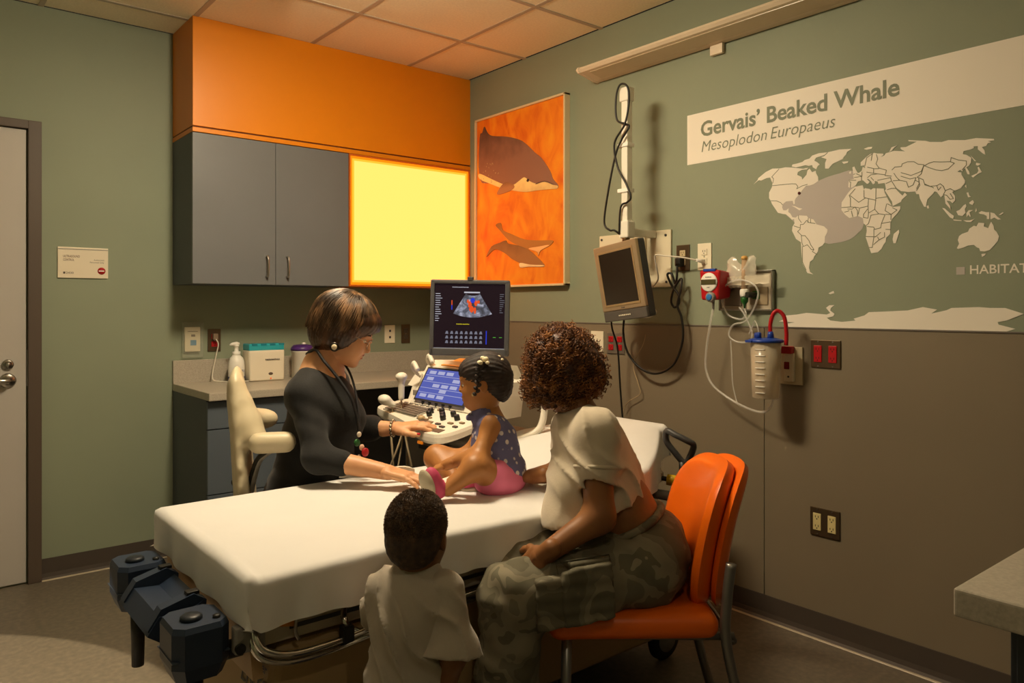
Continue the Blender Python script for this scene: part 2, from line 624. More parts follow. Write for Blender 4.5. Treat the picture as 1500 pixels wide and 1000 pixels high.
def frame(x, up=(0, 0, 1)):
    """3x3 with columns forward, left, up"""
    x = unit(x); y = unit(np.cross(np.array(up, float), x)); z = np.cross(x, y)
    return np.stack([x, y, z], 1)
LAND = {
 'north_america': "-2.377,1.822 -2.402,1.836 -2.413,1.833 -2.439,1.840 -2.456,1.840 -2.461,1.828 -2.467,1.816 -2.464,1.799 -2.451,1.778 -2.451,1.755 -2.459,1.743 -2.464,1.730 -2.492,1.690 -2.515,1.683 -2.529,1.680 -2.544,1.667 -2.555,1.656 -2.564,1.658 -2.571,1.663 -2.557,1.666 -2.548,1.681 -2.538,1.689 -2.540,1.704 -2.529,1.697 -2.516,1.698 -2.511,1.712 -2.516,1.725 -2.529,1.733 -2.558,1.732 -2.562,1.718 -2.567,1.719 -2.567,1.733 -2.572,1.742 -2.587,1.754 -2.601,1.772 -2.616,1.786 -2.631,1.785 -2.648,1.788 -2.668,1.799 -2.667,1.815 -2.659,1.830 -2.657,1.841 -2.642,1.837 -2.631,1.853 -2.622,1.846 -2.618,1.830 -2.600,1.813 -2.597,1.824 -2.578,1.835 -2.581,1.846 -2.598,1.852 -2.619,1.851 -2.625,1.857 -2.604,1.856 -2.554,1.868 -2.526,1.873 -2.502,1.872 -2.467,1.876 -2.435,1.866 -2.400,1.845 -2.397,1.837",
 'arctic_islands': "-2.554,1.872 -2.557,1.880 -2.578,1.881 -2.601,1.884 -2.610,1.890 -2.631,1.893 -2.642,1.903 -2.671,1.908 -2.705,1.906 -2.693,1.897 -2.659,1.892 -2.651,1.882 -2.665,1.872 -2.674,1.863 -2.665,1.858 -2.659,1.846 -2.645,1.856 -2.642,1.865 -2.628,1.864 -2.613,1.869 -2.590,1.867 -2.572,1.866",
 'greenland': "-2.679,1.891 -2.693,1.893 -2.707,1.903 -2.707,1.906 -2.754,1.909 -2.803,1.904 -2.784,1.895 -2.781,1.886 -2.771,1.877 -2.768,1.870 -2.727,1.858 -2.710,1.841 -2.696,1.844 -2.696,1.865 -2.702,1.880",
 'iceland': "-2.764,1.860 -2.789,1.859 -2.787,1.853 -2.771,1.851",
 'south_america': "-2.564,1.658 -2.576,1.667 -2.584,1.671 -2.619,1.666 -2.626,1.656 -2.647,1.649 -2.661,1.628 -2.691,1.618 -2.706,1.604 -2.705,1.593 -2.696,1.577 -2.695,1.555 -2.686,1.543 -2.669,1.536 -2.667,1.521 -2.650,1.501 -2.647,1.490 -2.633,1.482 -2.629,1.458 -2.633,1.441 -2.647,1.431 -2.622,1.437 -2.612,1.455 -2.601,1.476 -2.596,1.525 -2.594,1.562 -2.573,1.576 -2.555,1.611 -2.557,1.627 -2.566,1.640",
 'cuba': "-2.553,1.713 -2.569,1.709 -2.584,1.701 -2.600,1.696 -2.587,1.691 -2.569,1.704",
 'eurasia': "-2.791,1.786 -2.789,1.760 -2.795,1.756 -2.805,1.756 -2.819,1.764 -2.826,1.776 -2.840,1.778 -2.846,1.778 -2.860,1.764 -2.865,1.763 -2.871,1.769 -2.860,1.782 -2.867,1.780 -2.876,1.771 -2.883,1.758 -2.891,1.762 -2.890,1.770 -2.901,1.766 -2.903,1.758 -2.926,1.758 -2.928,1.753 -2.931,1.735 -2.927,1.729 -2.928,1.729 -2.953,1.686 -2.955,1.670 -2.985,1.682 -2.987,1.689 -3.006,1.705 -2.998,1.714 -2.990,1.704 -2.979,1.716 -2.965,1.733 -2.969,1.734 -2.985,1.721 -3.011,1.715 -3.034,1.714 -3.038,1.704 -3.047,1.703 -3.050,1.687 -3.064,1.657 -3.070,1.655 -3.075,1.681 -3.095,1.700 -3.099,1.707 -3.107,1.703 -3.120,1.683 -3.126,1.690 -3.131,1.689 -3.135,1.660 -3.150,1.640 -3.152,1.634 -3.150,1.650 -3.138,1.670 -3.150,1.667 -3.157,1.659 -3.166,1.668 -3.165,1.683 -3.156,1.698 -3.163,1.701 -3.183,1.707 -3.196,1.724 -3.197,1.732 -3.185,1.755 -3.186,1.761 -3.173,1.765 -3.181,1.771 -3.188,1.764 -3.193,1.772 -3.197,1.774 -3.204,1.753 -3.211,1.751 -3.209,1.761 -3.201,1.776 -3.209,1.781 -3.215,1.791 -3.216,1.807 -3.201,1.819 -3.190,1.823 -3.192,1.833 -3.214,1.835 -3.224,1.838 -3.223,1.844 -3.236,1.843 -3.236,1.832 -3.251,1.816 -3.259,1.810 -3.256,1.826 -3.248,1.838 -3.261,1.839 -3.266,1.848 -3.276,1.849 -3.266,1.855 -3.285,1.854 -3.284,1.859 -3.231,1.871 -3.196,1.870 -3.144,1.879 -3.123,1.876 -3.083,1.883 -3.069,1.889 -3.041,1.895 -3.010,1.902 -3.012,1.897 -3.039,1.891 -3.002,1.878 -2.985,1.880 -2.982,1.878 -2.987,1.871 -2.999,1.863 -2.960,1.871 -2.938,1.868 -2.931,1.867 -2.925,1.859 -2.911,1.856 -2.922,1.862 -2.921,1.867 -2.898,1.871 -2.888,1.875 -2.873,1.873 -2.858,1.864 -2.837,1.847 -2.837,1.834 -2.850,1.834 -2.854,1.823 -2.845,1.829 -2.841,1.815 -2.832,1.809 -2.819,1.808 -2.808,1.802 -2.811,1.788",
 'great_britain': "-2.805,1.833 -2.813,1.835 -2.819,1.821 -2.826,1.809 -2.808,1.807 -2.807,1.817",
 'ireland': "-2.792,1.817 -2.800,1.820 -2.800,1.810 -2.793,1.810",
 'svalbard': "-2.849,1.896 -2.865,1.900 -2.881,1.899 -2.878,1.892 -2.860,1.891",
 'novaya_zemlya': "-2.943,1.870 -2.951,1.885 -2.973,1.890 -2.960,1.882 -2.953,1.873",
 'africa': "-2.801,1.751 -2.816,1.758 -2.845,1.760 -2.850,1.743 -2.853,1.748 -2.870,1.743 -2.876,1.739 -2.884,1.744 -2.923,1.738 -2.926,1.724 -2.939,1.696 -2.955,1.667 -2.982,1.667 -2.982,1.656 -2.971,1.641 -2.953,1.623 -2.947,1.610 -2.947,1.569 -2.932,1.556 -2.930,1.540 -2.923,1.532 -2.915,1.516 -2.901,1.504 -2.877,1.502 -2.870,1.521 -2.856,1.564 -2.860,1.586 -2.859,1.606 -2.848,1.616 -2.845,1.636 -2.836,1.641 -2.825,1.646 -2.813,1.643 -2.793,1.641 -2.775,1.657 -2.762,1.675 -2.763,1.704 -2.775,1.720 -2.787,1.736",
 'madagascar': "-2.955,1.549 -2.959,1.568 -2.977,1.582 -2.979,1.572 -2.966,1.534 -2.958,1.534",
 'sri_lanka': "-3.072,1.658 -3.079,1.660 -3.081,1.649 -3.075,1.649",
 'sakhalin': "-3.214,1.815 -3.224,1.802 -3.231,1.793 -3.226,1.794 -3.218,1.806",
 'hokkaido': "-3.231,1.788 -3.245,1.782 -3.236,1.777 -3.230,1.780",
 'honshu': "-3.239,1.773 -3.248,1.754 -3.234,1.748 -3.221,1.739 -3.216,1.745 -3.234,1.752 -3.238,1.760 -3.235,1.771",
 'taiwan': "-3.196,1.713 -3.200,1.718 -3.201,1.706",
 'luzon': "-3.201,1.690 -3.207,1.691 -3.210,1.679 -3.216,1.675 -3.206,1.674",
 'mindanao': "-3.210,1.656 -3.220,1.663 -3.225,1.655 -3.220,1.646 -3.210,1.652",
 'borneo': "-3.169,1.630 -3.180,1.634 -3.192,1.648 -3.199,1.652 -3.201,1.644 -3.196,1.635 -3.198,1.622 -3.189,1.612 -3.175,1.616",
 'sumatra': "-3.124,1.646 -3.132,1.644 -3.149,1.626 -3.162,1.615 -3.159,1.605 -3.149,1.611 -3.139,1.625",
 'java': "-3.159,1.603 -3.185,1.598 -3.186,1.595 -3.161,1.599",
 'lesser_islands': "-3.191,1.597 -3.210,1.595 -3.227,1.599 -3.215,1.589 -3.201,1.591",
 'sulawesi': "-3.201,1.621 -3.208,1.630 -3.222,1.629 -3.210,1.623 -3.215,1.607 -3.210,1.608 -3.207,1.616 -3.202,1.606",
 'halmahera': "-3.228,1.624 -3.231,1.636 -3.233,1.626 -3.229,1.621",
 'new_guinea': "-3.238,1.618 -3.247,1.623 -3.261,1.618 -3.272,1.617 -3.285,1.612 -3.294,1.600 -3.305,1.590 -3.296,1.590 -3.285,1.598 -3.276,1.593 -3.272,1.594 -3.263,1.595 -3.263,1.605 -3.254,1.611 -3.243,1.614",
 'new_britain': "-3.298,1.605 -3.309,1.613 -3.313,1.611 -3.305,1.605",
 'australia': "-3.175,1.500 -3.171,1.503 -3.178,1.518 -3.174,1.531 -3.178,1.544 -3.187,1.551 -3.206,1.557 -3.210,1.567 -3.224,1.576 -3.232,1.573 -3.238,1.585 -3.256,1.582 -3.254,1.571 -3.267,1.564 -3.272,1.577 -3.276,1.585 -3.283,1.571 -3.285,1.558 -3.292,1.550 -3.299,1.535 -3.296,1.520 -3.285,1.506 -3.272,1.491 -3.256,1.487 -3.243,1.489 -3.240,1.499 -3.233,1.502 -3.224,1.511 -3.206,1.510 -3.192,1.504",
 'tasmania': "-3.247,1.479 -3.261,1.480 -3.256,1.473 -3.248,1.469",
 'antarctica': "-2.496,1.242 -2.522,1.252 -2.511,1.257 -2.530,1.267 -2.575,1.271 -2.618,1.278 -2.703,1.272 -2.717,1.278 -2.700,1.298 -2.713,1.308 -2.734,1.309 -2.720,1.298 -2.717,1.288 -2.734,1.275 -2.730,1.265 -2.703,1.259 -2.717,1.249 -2.764,1.244 -2.817,1.250 -2.810,1.257 -2.852,1.270 -2.868,1.282 -2.955,1.286 -3.008,1.289 -3.060,1.301 -3.107,1.292 -3.088,1.278 -3.138,1.290 -3.154,1.298 -3.238,1.301 -3.273,1.298 -3.317,1.298 -3.370,1.279 -3.322,1.257 -3.295,1.251 -3.298,1.243 -3.346,1.230 -3.322,1.221 -2.942,1.218 -2.552,1.218 -2.515,1.231 -2.567,1.239",
 'polar_islet': "-2.710,1.355 -2.730,1.364 -2.734,1.355 -2.717,1.351",
}
HABITAT = "-2.805,1.820 -2.754,1.817 -2.699,1.808 -2.642,1.791 -2.598,1.778 -2.554,1.744 -2.511,1.729 -2.511,1.698 -2.554,1.655 -2.613,1.606 -2.695,1.553 -2.731,1.549 -2.771,1.553 -2.803,1.563 -2.828,1.583 -2.847,1.607 -2.850,1.685 -2.813,1.767"
BORDERS = [
 "-2.466,1.805 -2.554,1.802 -2.572,1.799 -2.581,1.788 -2.576,1.779 -2.601,1.788 -2.622,1.791",
 "-2.497,1.870 -2.464,1.842 -2.472,1.833 -2.469,1.816",
 "-2.461,1.743 -2.486,1.740 -2.505,1.730 -2.514,1.720",
 "-2.655,1.632 -2.629,1.638 -2.619,1.648 -2.605,1.633 -2.592,1.633 -2.591,1.615 -2.580,1.606 -2.598,1.588 -2.612,1.587 -2.629,1.566 -2.636,1.549 -2.650,1.529 -2.643,1.522 -2.664,1.508",
 "-2.564,1.630 -2.589,1.620",
 "-2.596,1.588 -2.598,1.561 -2.605,1.544 -2.622,1.550 -2.640,1.529 -2.649,1.529",
 "-2.601,1.545 -2.601,1.482 -2.617,1.449",
 "-2.626,1.656 -2.624,1.638",
 "-2.636,1.652 -2.636,1.637",
 "-2.584,1.671 -2.584,1.658 -2.596,1.641",
 "-2.797,1.726 -2.830,1.697 -2.856,1.711 -2.867,1.707 -2.894,1.698 -2.895,1.743",
 "-2.850,1.740 -2.850,1.714 -2.856,1.710",
 "-2.895,1.705 -2.934,1.706",
 "-2.894,1.698 -2.890,1.665 -2.904,1.647 -2.928,1.641",
 "-2.867,1.707 -2.865,1.679 -2.833,1.675 -2.828,1.652",
 "-2.865,1.679 -2.867,1.653 -2.890,1.664",
 "-2.798,1.717 -2.798,1.683 -2.763,1.684",
 "-2.798,1.683 -2.830,1.677",
 "-2.863,1.668 -2.848,1.650 -2.848,1.638 -2.865,1.634 -2.867,1.653",
 "-2.876,1.644 -2.867,1.614 -2.859,1.608",
 "-2.876,1.644 -2.904,1.646",
 "-2.928,1.641 -2.915,1.610 -2.912,1.594 -2.890,1.590 -2.886,1.599 -2.862,1.603",
 "-2.856,1.566 -2.893,1.562 -2.912,1.577",
 "-2.887,1.590 -2.887,1.562 -2.881,1.523 -2.870,1.524",
 "-2.886,1.534 -2.906,1.550 -2.926,1.559 -2.926,1.576",
 "-2.901,1.561 -2.906,1.550",
 "-2.931,1.587 -2.947,1.585",
 "-2.915,1.610 -2.947,1.613",
 "-2.934,1.680 -2.928,1.656 -2.950,1.640 -2.971,1.654 -2.955,1.664",
 "-2.931,1.642 -2.950,1.640 -2.949,1.621",
 "-2.937,1.680 -2.953,1.670",
 "-2.816,1.750 -2.793,1.727 -2.797,1.718",
 "-2.787,1.676 -2.804,1.674 -2.816,1.681 -2.825,1.666 -2.825,1.646",
 "-2.801,1.668 -2.807,1.645",
 "-2.775,1.665 -2.793,1.669",
 "-2.953,1.802 -2.963,1.811 -2.987,1.810 -2.989,1.819 -3.008,1.824 -3.030,1.821 -3.044,1.810 -3.064,1.805",
 "-2.896,1.868 -2.901,1.850 -2.895,1.833 -2.906,1.816 -2.933,1.804 -2.928,1.785 -2.951,1.780",
 "-2.883,1.873 -2.860,1.861 -2.853,1.831",
 "-2.881,1.871 -2.877,1.848",
 "-2.886,1.799 -2.886,1.817 -2.863,1.825",
 "-2.888,1.816 -2.906,1.814",
 "-2.842,1.810 -2.842,1.794 -2.813,1.793",
 "-2.860,1.807 -2.886,1.799 -2.928,1.788",
 "-2.901,1.771 -2.948,1.775 -2.951,1.762 -2.931,1.755",
 "-2.957,1.762 -2.980,1.761 -3.004,1.753 -3.011,1.732",
 "-2.953,1.760 -2.968,1.733",
 "-2.960,1.789 -2.970,1.772 -2.980,1.761",
 "-2.985,1.788 -3.020,1.773 -3.055,1.783 -3.064,1.803",
 "-2.985,1.775 -3.016,1.761 -3.037,1.763 -3.027,1.738 -3.011,1.732",
 "-3.046,1.760 -3.048,1.740 -3.039,1.724",
 "-2.792,1.785 -2.819,1.782",
 "-2.821,1.806 -2.840,1.795 -2.841,1.779",
 "-2.793,1.780 -2.799,1.777 -2.797,1.757",
 "-2.863,1.786 -2.876,1.795 -2.901,1.795",
 "-2.876,1.785 -2.886,1.773",
 "-2.936,1.732 -2.951,1.735 -2.968,1.733",
 "-3.063,1.802 -3.055,1.774 -3.041,1.764 -3.061,1.753 -3.066,1.737 -3.085,1.726 -3.107,1.726 -3.118,1.731 -3.128,1.721 -3.134,1.705 -3.150,1.710 -3.163,1.701",
 "-3.066,1.801 -3.080,1.808 -3.096,1.811 -3.118,1.807 -3.150,1.803 -3.163,1.796 -3.144,1.779 -3.123,1.776 -3.104,1.781 -3.080,1.793 -3.066,1.801",
 "-3.151,1.803 -3.153,1.817 -3.176,1.805 -3.201,1.798 -3.201,1.784 -3.188,1.770",
 "-3.036,1.753 -3.047,1.746 -3.050,1.734 -3.039,1.717",
 "-3.066,1.734 -3.091,1.723 -3.096,1.719",
 "-3.107,1.724 -3.112,1.709 -3.120,1.719",
 "-3.134,1.703 -3.128,1.692 -3.139,1.688 -3.150,1.673 -3.160,1.675 -3.150,1.693",
 "-3.272,1.616 -3.272,1.594",
]
PAINT = {
 'whale_body': "-0.528,2.403 -0.559,2.360 -0.609,2.332 -0.756,2.301 -0.887,2.254 -0.994,2.173 -1.055,2.129 -1.123,2.051 -1.148,2.003 -1.189,1.964 -1.181,1.946 -1.131,1.949 -1.029,1.955 -0.923,1.958 -0.822,1.976 -0.698,2.007 -0.579,2.050 -0.480,2.090 -0.480,2.342 -0.507,2.369",
 'whale_belly': "-0.480,2.122 -0.599,2.074 -0.718,2.027 -0.804,2.012 -0.869,2.033 -0.909,2.043 -0.959,2.013 -1.012,1.995 -1.081,1.998 -1.148,1.971 -1.188,1.960 -1.181,1.946 -1.131,1.949 -1.029,1.955 -0.923,1.958 -0.822,1.976 -0.698,2.007 -0.579,2.050 -0.480,2.090",
 'whale_flipper': "-0.655,1.975 -0.679,2.009 -0.737,2.038 -0.813,2.011 -0.804,1.988 -0.718,1.974",
 'dolphin_upper': "-0.639,1.793 -0.689,1.801 -0.708,1.757 -0.794,1.726 -0.905,1.689 -1.047,1.673 -1.148,1.666 -1.123,1.640 -1.047,1.616 -1.029,1.588 -1.012,1.612 -0.923,1.635 -0.832,1.664 -0.756,1.699 -0.679,1.759",
 'dolphin_lower': "-0.548,1.607 -0.599,1.667 -0.679,1.684 -0.737,1.694 -0.756,1.675 -0.850,1.657 -0.941,1.628 -1.012,1.584 -1.072,1.541 -1.064,1.526 -0.941,1.531 -0.869,1.528 -0.878,1.549 -0.794,1.583 -0.737,1.616 -0.659,1.645 -0.609,1.641",
 'whale_mouth': "-1.008,1.996 -1.081,2.001 -1.148,1.976 -1.148,1.971 -1.081,1.996 -1.015,1.991",
 'dolphin_upper_belly': "-1.029,1.640 -1.123,1.643 -1.047,1.618 -1.029,1.592 -1.015,1.612 -0.941,1.634",
 'dolphin_lower_belly': "-0.869,1.556 -0.959,1.542 -1.067,1.535 -1.064,1.526 -0.941,1.531 -0.872,1.529",
}

# ------------------------------------------------------------------ the room
struct('floor', MB().box((ROOM_X0, ROOM_Y0, -0.1), (0, 0, 0)), FLOOR_M)
struct('wall_back', MB().box((ROOM_X0 - .1, 0, 0), (0.1, 0.1, CEIL)), GREEN)
WALL_R = struct('wall_right', MB().box((0, ROOM_Y0, 0), (0.1, 0, CEIL)), GREEN)
struct('wall_left', MB().box((ROOM_X0 - .1, ROOM_Y0, 0), (ROOM_X0, 0, CEIL)), GREEN)
struct('wall_front', MB().box((ROOM_X0 - .1, ROOM_Y0 - .1, 0), (0.1, ROOM_Y0, CEIL)), GREEN)
for y0, y1 in ((-5.0, -3.652), (-3.65, -2.432), (-2.43, -1.212), (-1.21, 0.0)):
    MB().box((-0.006, y0, 0.09), (0, y1 - 0.001, 1.217), 0.0015).build('wainscot_panel', PANEL_GREY, WALL_R)
MB().box((-0.009, ROOM_Y0, 1.215), (0, 0, 1.221), 0.001).build('wainscot_cap', mat('grey_cap', '#6d655b', 0.5), WALL_R)

def baseboard(name, a, b, n):
    """a cove base: flat strip with a toe curving out to the floor"""
    a = np.array(a, float); b = np.array(b, float); n = np.array(n, float)
    prof = [(0.0, 0.1), (0.005, 0.1), (0.006, 0.03), (0.010, 0.012), (0.022, 0.003), (0.022, 0.0), (0.0, 0.0)]
    o = struct(name, MB().prism([a + n * u + UP * z for u, z in prof], b - a), DARK_TRIM)
    MB().prism([a + n * .021 + UP * 0.0, a + n * .021 + UP * .0045, a + n * .027 + UP * .003, a + n * .030], b - a).build('toe_highlight', mat('toe_highlight_tan', '#a89a80', .4), o)  # light tan strip painted in as the shiny highlight along the toe
    return o
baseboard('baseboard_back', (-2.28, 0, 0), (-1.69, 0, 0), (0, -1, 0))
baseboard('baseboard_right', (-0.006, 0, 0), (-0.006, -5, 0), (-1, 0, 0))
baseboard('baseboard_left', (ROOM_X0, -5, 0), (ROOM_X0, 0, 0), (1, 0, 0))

# suspended ceiling: every tile its own piece in the grid
ceil = struct('ceiling', MB().box((ROOM_X0, ROOM_Y0, CEIL + 0.03), (0, 0, CEIL + 0.1)), WHITE_TILE)
gx = [-0.452 - 0.61 * i for i in range(0, 7)]
gy = [-0.267 - 0.61 * i for i in range(0, 8)]
g = MB()
for x in gx: g.box((x - .012, ROOM_Y0, CEIL - .002), (x + .012, 0, CEIL + .004))
for y in gy: g.box((ROOM_X0, y - .012, CEIL - .003), (0, y + .012, CEIL + .003))
g.build('ceiling_grid', GRID_WHITE, ceil)
xs = [0.0] + gx + [ROOM_X0]; ys = [0.0] + gy + [ROOM_Y0]
tile_mesh = {}
for i in range(len(xs) - 1):
    for j in range(len(ys) - 1):
        w, d = xs[i] - xs[i + 1], ys[j] - ys[j + 1]
        if w < .03 or d < .03: continue
        key = (round(w, 3), round(d, 3))
        if key not in tile_mesh:
            t = MB().box((-w / 2 + .0115, -d / 2 + .0115, 0), (w / 2 - .0115, d / 2 - .0115, .016), 0.001).build('ceiling_tile', WHITE_TILE, ceil)
            tile_mesh[key] = t.data
        else:
            t = bpy.data.objects.new('ceiling_tile', tile_mesh[key]); COL.objects.link(t); t.parent = ceil
        t.location = ((xs[i] + xs[i + 1]) / 2, (ys[j] + ys[j + 1]) / 2, CEIL + 0.0005)

# recessed can lights: ring, bowl and the lamp in it
for x, y, watts, cone, blend, where in CANS:
    c = thing('ceiling_can_light', 'round recessed ceiling can light ' + where, 'ceiling light', (x, y, CEIL))
    MB().lathe((x, y, CEIL), [(0.075, 0.0), (0.095, -0.001), (0.1, -0.006), (0.072, -0.006), (0.070, 0.0)], 28).build('trim_ring', WHITE_P, c)
    ld = bpy.data.lights.new('can_lamp', 'SPOT')
    ld.energy = watts; ld.color = WARM; ld.spot_size = math.radians(cone); ld.spot_blend = blend; ld.shadow_soft_size = 0.055 if blend > .1 else 0.012
    lo_ = bpy.data.objects.new('can_lamp', ld); COL.objects.link(lo_); lo_.parent = c; lo_.location = (0, 0, -0.02)

# wraparound fitting under the ceiling, over the bed
tx_, ty_, tw_, tp_ = TROFFER
tfx = thing('ceiling_light_fitting', 'long wraparound ceiling light fitting above the bed', 'ceiling light', (tx_, ty_, CEIL - .004))
MB().box((tx_ - .12, ty_ - .6, CEIL - .03), (tx_ + .12, ty_ + .6, CEIL - .004), .004).build('fitting_pan', WHITE_P, tfx)
for sy in (-1, 1): MB().box((tx_ - .14, ty_ + sy * .6 - .012, CEIL - .085), (tx_ + .14, ty_ + sy * .6 + .012, CEIL - .004), .004).build('fitting_end', WHITE_P, tfx)
for sx in (-.06, .06): MB().tube([(tx_ + sx, ty_ - .58, CEIL - .048), (tx_ + sx, ty_ + .58, CEIL - .048)], .013, 12).build('tube_lamp', mat('tube_glow', '#fff0d0', .4, emit='#ffdca0', estr=3.0), tfx)
ld = bpy.data.lights.new('fitting_light', 'AREA')
ld.shape = 'RECTANGLE'; ld.size = .22; ld.size_y = .55; ld.energy = tw_; ld.color = WARM
lo_ = bpy.data.objects.new('fitting_light', ld); COL.objects.link(lo_); lo_.parent = tfx; lo_.location = (0, 0, -.075)
for k_ in (-.12, 0, .12):
    ld = bpy.data.lights.new('tube_light', 'POINT'); ld.energy = tp_; ld.color = WARM; ld.shadow_soft_size = .05
    lo_ = bpy.data.objects.new('tube_light', ld); COL.objects.link(lo_); lo_.parent = tfx; lo_.location = (0, k_, -.14)

# door in the back wall, at the left edge of the picture
d = thing('door_1', 'pale grey door with steel lever in a dark brown frame', 'door', (-2.8, 0, 0)); d['kind'] = 'structure'
MB().box((-3.25, -0.012, 0.008), (-2.342, 0.002, 2.134), 0.003).build('door_slab', mat('door_grey', '#b9b3ab', 0.5, var=.02, vscale=3), d)
fr = MB().box((-2.336, -0.03, 0), (-2.281, 0.002, 2.178), 0.003).box((-3.31, -0.03, 0), (-3.255, 0.002, 2.178), 0.003)
fr.box((-3.256, -0.03, 2.138), (-2.335, 0.002, 2.178), 0.003)
fr.build('door_frame', mat('door_frame_brown', '#574a3f', 0.5), d)
MB().box((-2.3405, -0.017, 0.93), (-2.3365, -0.002, 1.1), 0.001).build('strike_plate', STEEL, d)
lv = MB().lathe((-2.415, -0.012, 0.96), [(0.034, 0), (0.034, 0.006), (0.028, 0.012), (0.012, 0.014), (0.012, 0.045)], 28, (0, -1, 0))
lv.tube(smooth_path([(-2.415, -0.055, 0.96), (-2.435, -0.062, 0.962), (-2.47, -0.062, 0.962), (-2.53, -0.056, 0.955)], 6), [0.011] * 19, 12)
lv.build('lever_handle', STEEL, d)
lk = MB().lathe((-2.415, -0.012, 1.034), [(0.024, 0), (0.024, 0.008), (0.02, 0.012), (0.013, 0.013), (0.013, 0.017)], 24, (0, -1, 0))
lk.box((-2.4165, -0.032, 1.022), (-2.4135, -0.028, 1.046))
lk.build('lock_cylinder', STEEL, d)

# wall sign beside the door
s = thing('wall_sign', 'cream plastic room sign with red no-entry disc beside the door', 'sign', (-2.103, 0, 1.443))
MB().box((-2.213, -0.008, 1.443), (-1.994, 0, 1.593), 0.002).build('sign_plate', mat('sign_cream', '#e6d9c0', 0.4), s)
MB().box((-2.212, -0.0095, 1.582), (-1.995, -0.008, 1.585)).build('sign_rule', GREY_P, s)
t = MB()
text_on(t, 'ULTRASOUND', (-2.190, -0.0085, 1.543), BW_X, BW_Y, 0.071, 0.011, 0.01)
t.build('sign_lettering', mat('sign_ink', '#6a4a40', 0.6), s); t = MB()
text_on(t, 'CONTROL', (-2.190, -0.0085, 1.526), BW_X, BW_Y, 0.047, 0.011, 0.01)
t.build('sign_lettering', mat('sign_ink', '#6a4a40', 0.6), s)
t = MB()
text_on(t, 'Authorized', (-2.058, -0.0085, 1.530), BW_X, BW_Y, 0.045, 0.007)
t.build('sign_notice', mat('sign_ink_dark', '#5a5044', 0.6), s); t = MB()
text_on(t, 'Personnel Only', (-2.075, -0.0085, 1.518), BW_X, BW_Y, 0.062, 0.007)
t.build('sign_notice', mat('sign_ink_dark', '#5a5044', 0.6), s); t = MB()
text_on(t, '2430', (-2.178, -0.0085, 1.463), BW_X, BW_Y, 0.032, 0.010)
t.box((-2.190, -0.0088, 1.463), (-2.181, -0.008, 1.473))
t.build('sign_number', mat('sign_ink_dark', '#5a5044', 0.6), s)
MB().lathe((-2.024, -0.008, 1.480), [(0.0175, 0), (0.0175, 0.0006)], 32, (0, -1, 0)).build('no_entry_disc', mat('sign_red', '#b01a1c', 0.5), s)
MB().box((-2.036, -0.0095, 1.4775), (-2.012, -0.0085, 1.4825)).build('no_entry_bar', WHITE_P, s)

# orange soffit over the cabinet
so = thing('ceiling_soffit', 'orange painted soffit box above the wall cabinet', 'soffit', (-0.85, -0.17, 2.16))
MB().box((-1.687, -0.342, 2.196), (0, 0, CEIL), 0.002).build('soffit_box', ORANGE_WALL, so)
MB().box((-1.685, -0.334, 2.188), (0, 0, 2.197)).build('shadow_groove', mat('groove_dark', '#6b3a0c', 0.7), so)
MB().box((-1.688, -0.343, 2.166), (0, 0, 2.188), 0.002).build('soffit_edge_strip', ORANGE_WALL, so)

# wall cabinet with two doors
wc = thing('wall_cabinet', 'blue-grey two-door wall cabinet under the orange soffit', 'cabinet', (-1.265, -0.17, 1.417))
MB().box((-1.687, -0.318, 1.417), (-0.843, 0, 2.165), 0.001).build('cabinet_body', CAB_DARK, wc)
for x0, x1, hx in ((-1.687, -1.2675, -1.317), (-1.2645, -0.845, -1.206)):
    dd = MB().box((x0, -0.34, 1.418), (x1, -0.3195, 2.163), 0.0015).build('cabinet_door', CAB_GREY, wc)
    h = MB().tube(smooth_path([(hx, -0.34, 1.462), (hx, -0.365, 1.466), (hx, -0.37, 1.515), (hx, -0.365, 1.562), (hx, -0.34, 1.566)], 6), 0.0055, 10)
    h.build('bow_handle', STEEL, dd)

# glowing panel beside the cabinet
def glow(name, col, s):
    m = bpy.data.materials.new(name); m.use_nodes = True
    nt = m.node_tree; nt.nodes.remove(nt.nodes['Principled BSDF'])
    e = nt.nodes.new('ShaderNodeEmission'); e.inputs[0].default_value = lin(col) if isinstance(col, str) else col + (1,); e.inputs[1].default_value = s
    nt.links.new(e.outputs[0], nt.nodes['Material Output'].inputs[0]); return m
lb = thing('light_panel', 'glowing yellow light panel with orange edge beside the wall cabinet', 'light panel', (-0.42, -0.17, 1.42))
MB().box((-0.841, -0.326, 1.418), (-0.001, 0, 2.165), 0.001).build('panel_box', mat('panel_case', '#a8561a', 0.5), lb)
f = MB()
for lo_, hi_ in (((-0.841, -0.342, 1.418), (-0.001, -0.324, 1.428)), ((-0.841, -0.342, 2.156), (-0.001, -0.324, 2.165)),
               ((-0.841, -0.342, 1.428), (-0.833, -0.324, 2.156)), ((-0.010, -0.342, 1.428), (-0.001, -0.324, 2.156))):
    f.box(lo_, hi_)
f.build('panel_frame', mat('panel_rim', '#c8651a', 0.45), lb)
ED = glow('edge_glow', (1.3, 0.30, 0.006), 1.0)
e1, e2, z1, z2 = -0.833, -0.010, 1.428, 2.156
ED2 = glow('edge_glow_inner', (2.2, 0.60, 0.04), 1.0)
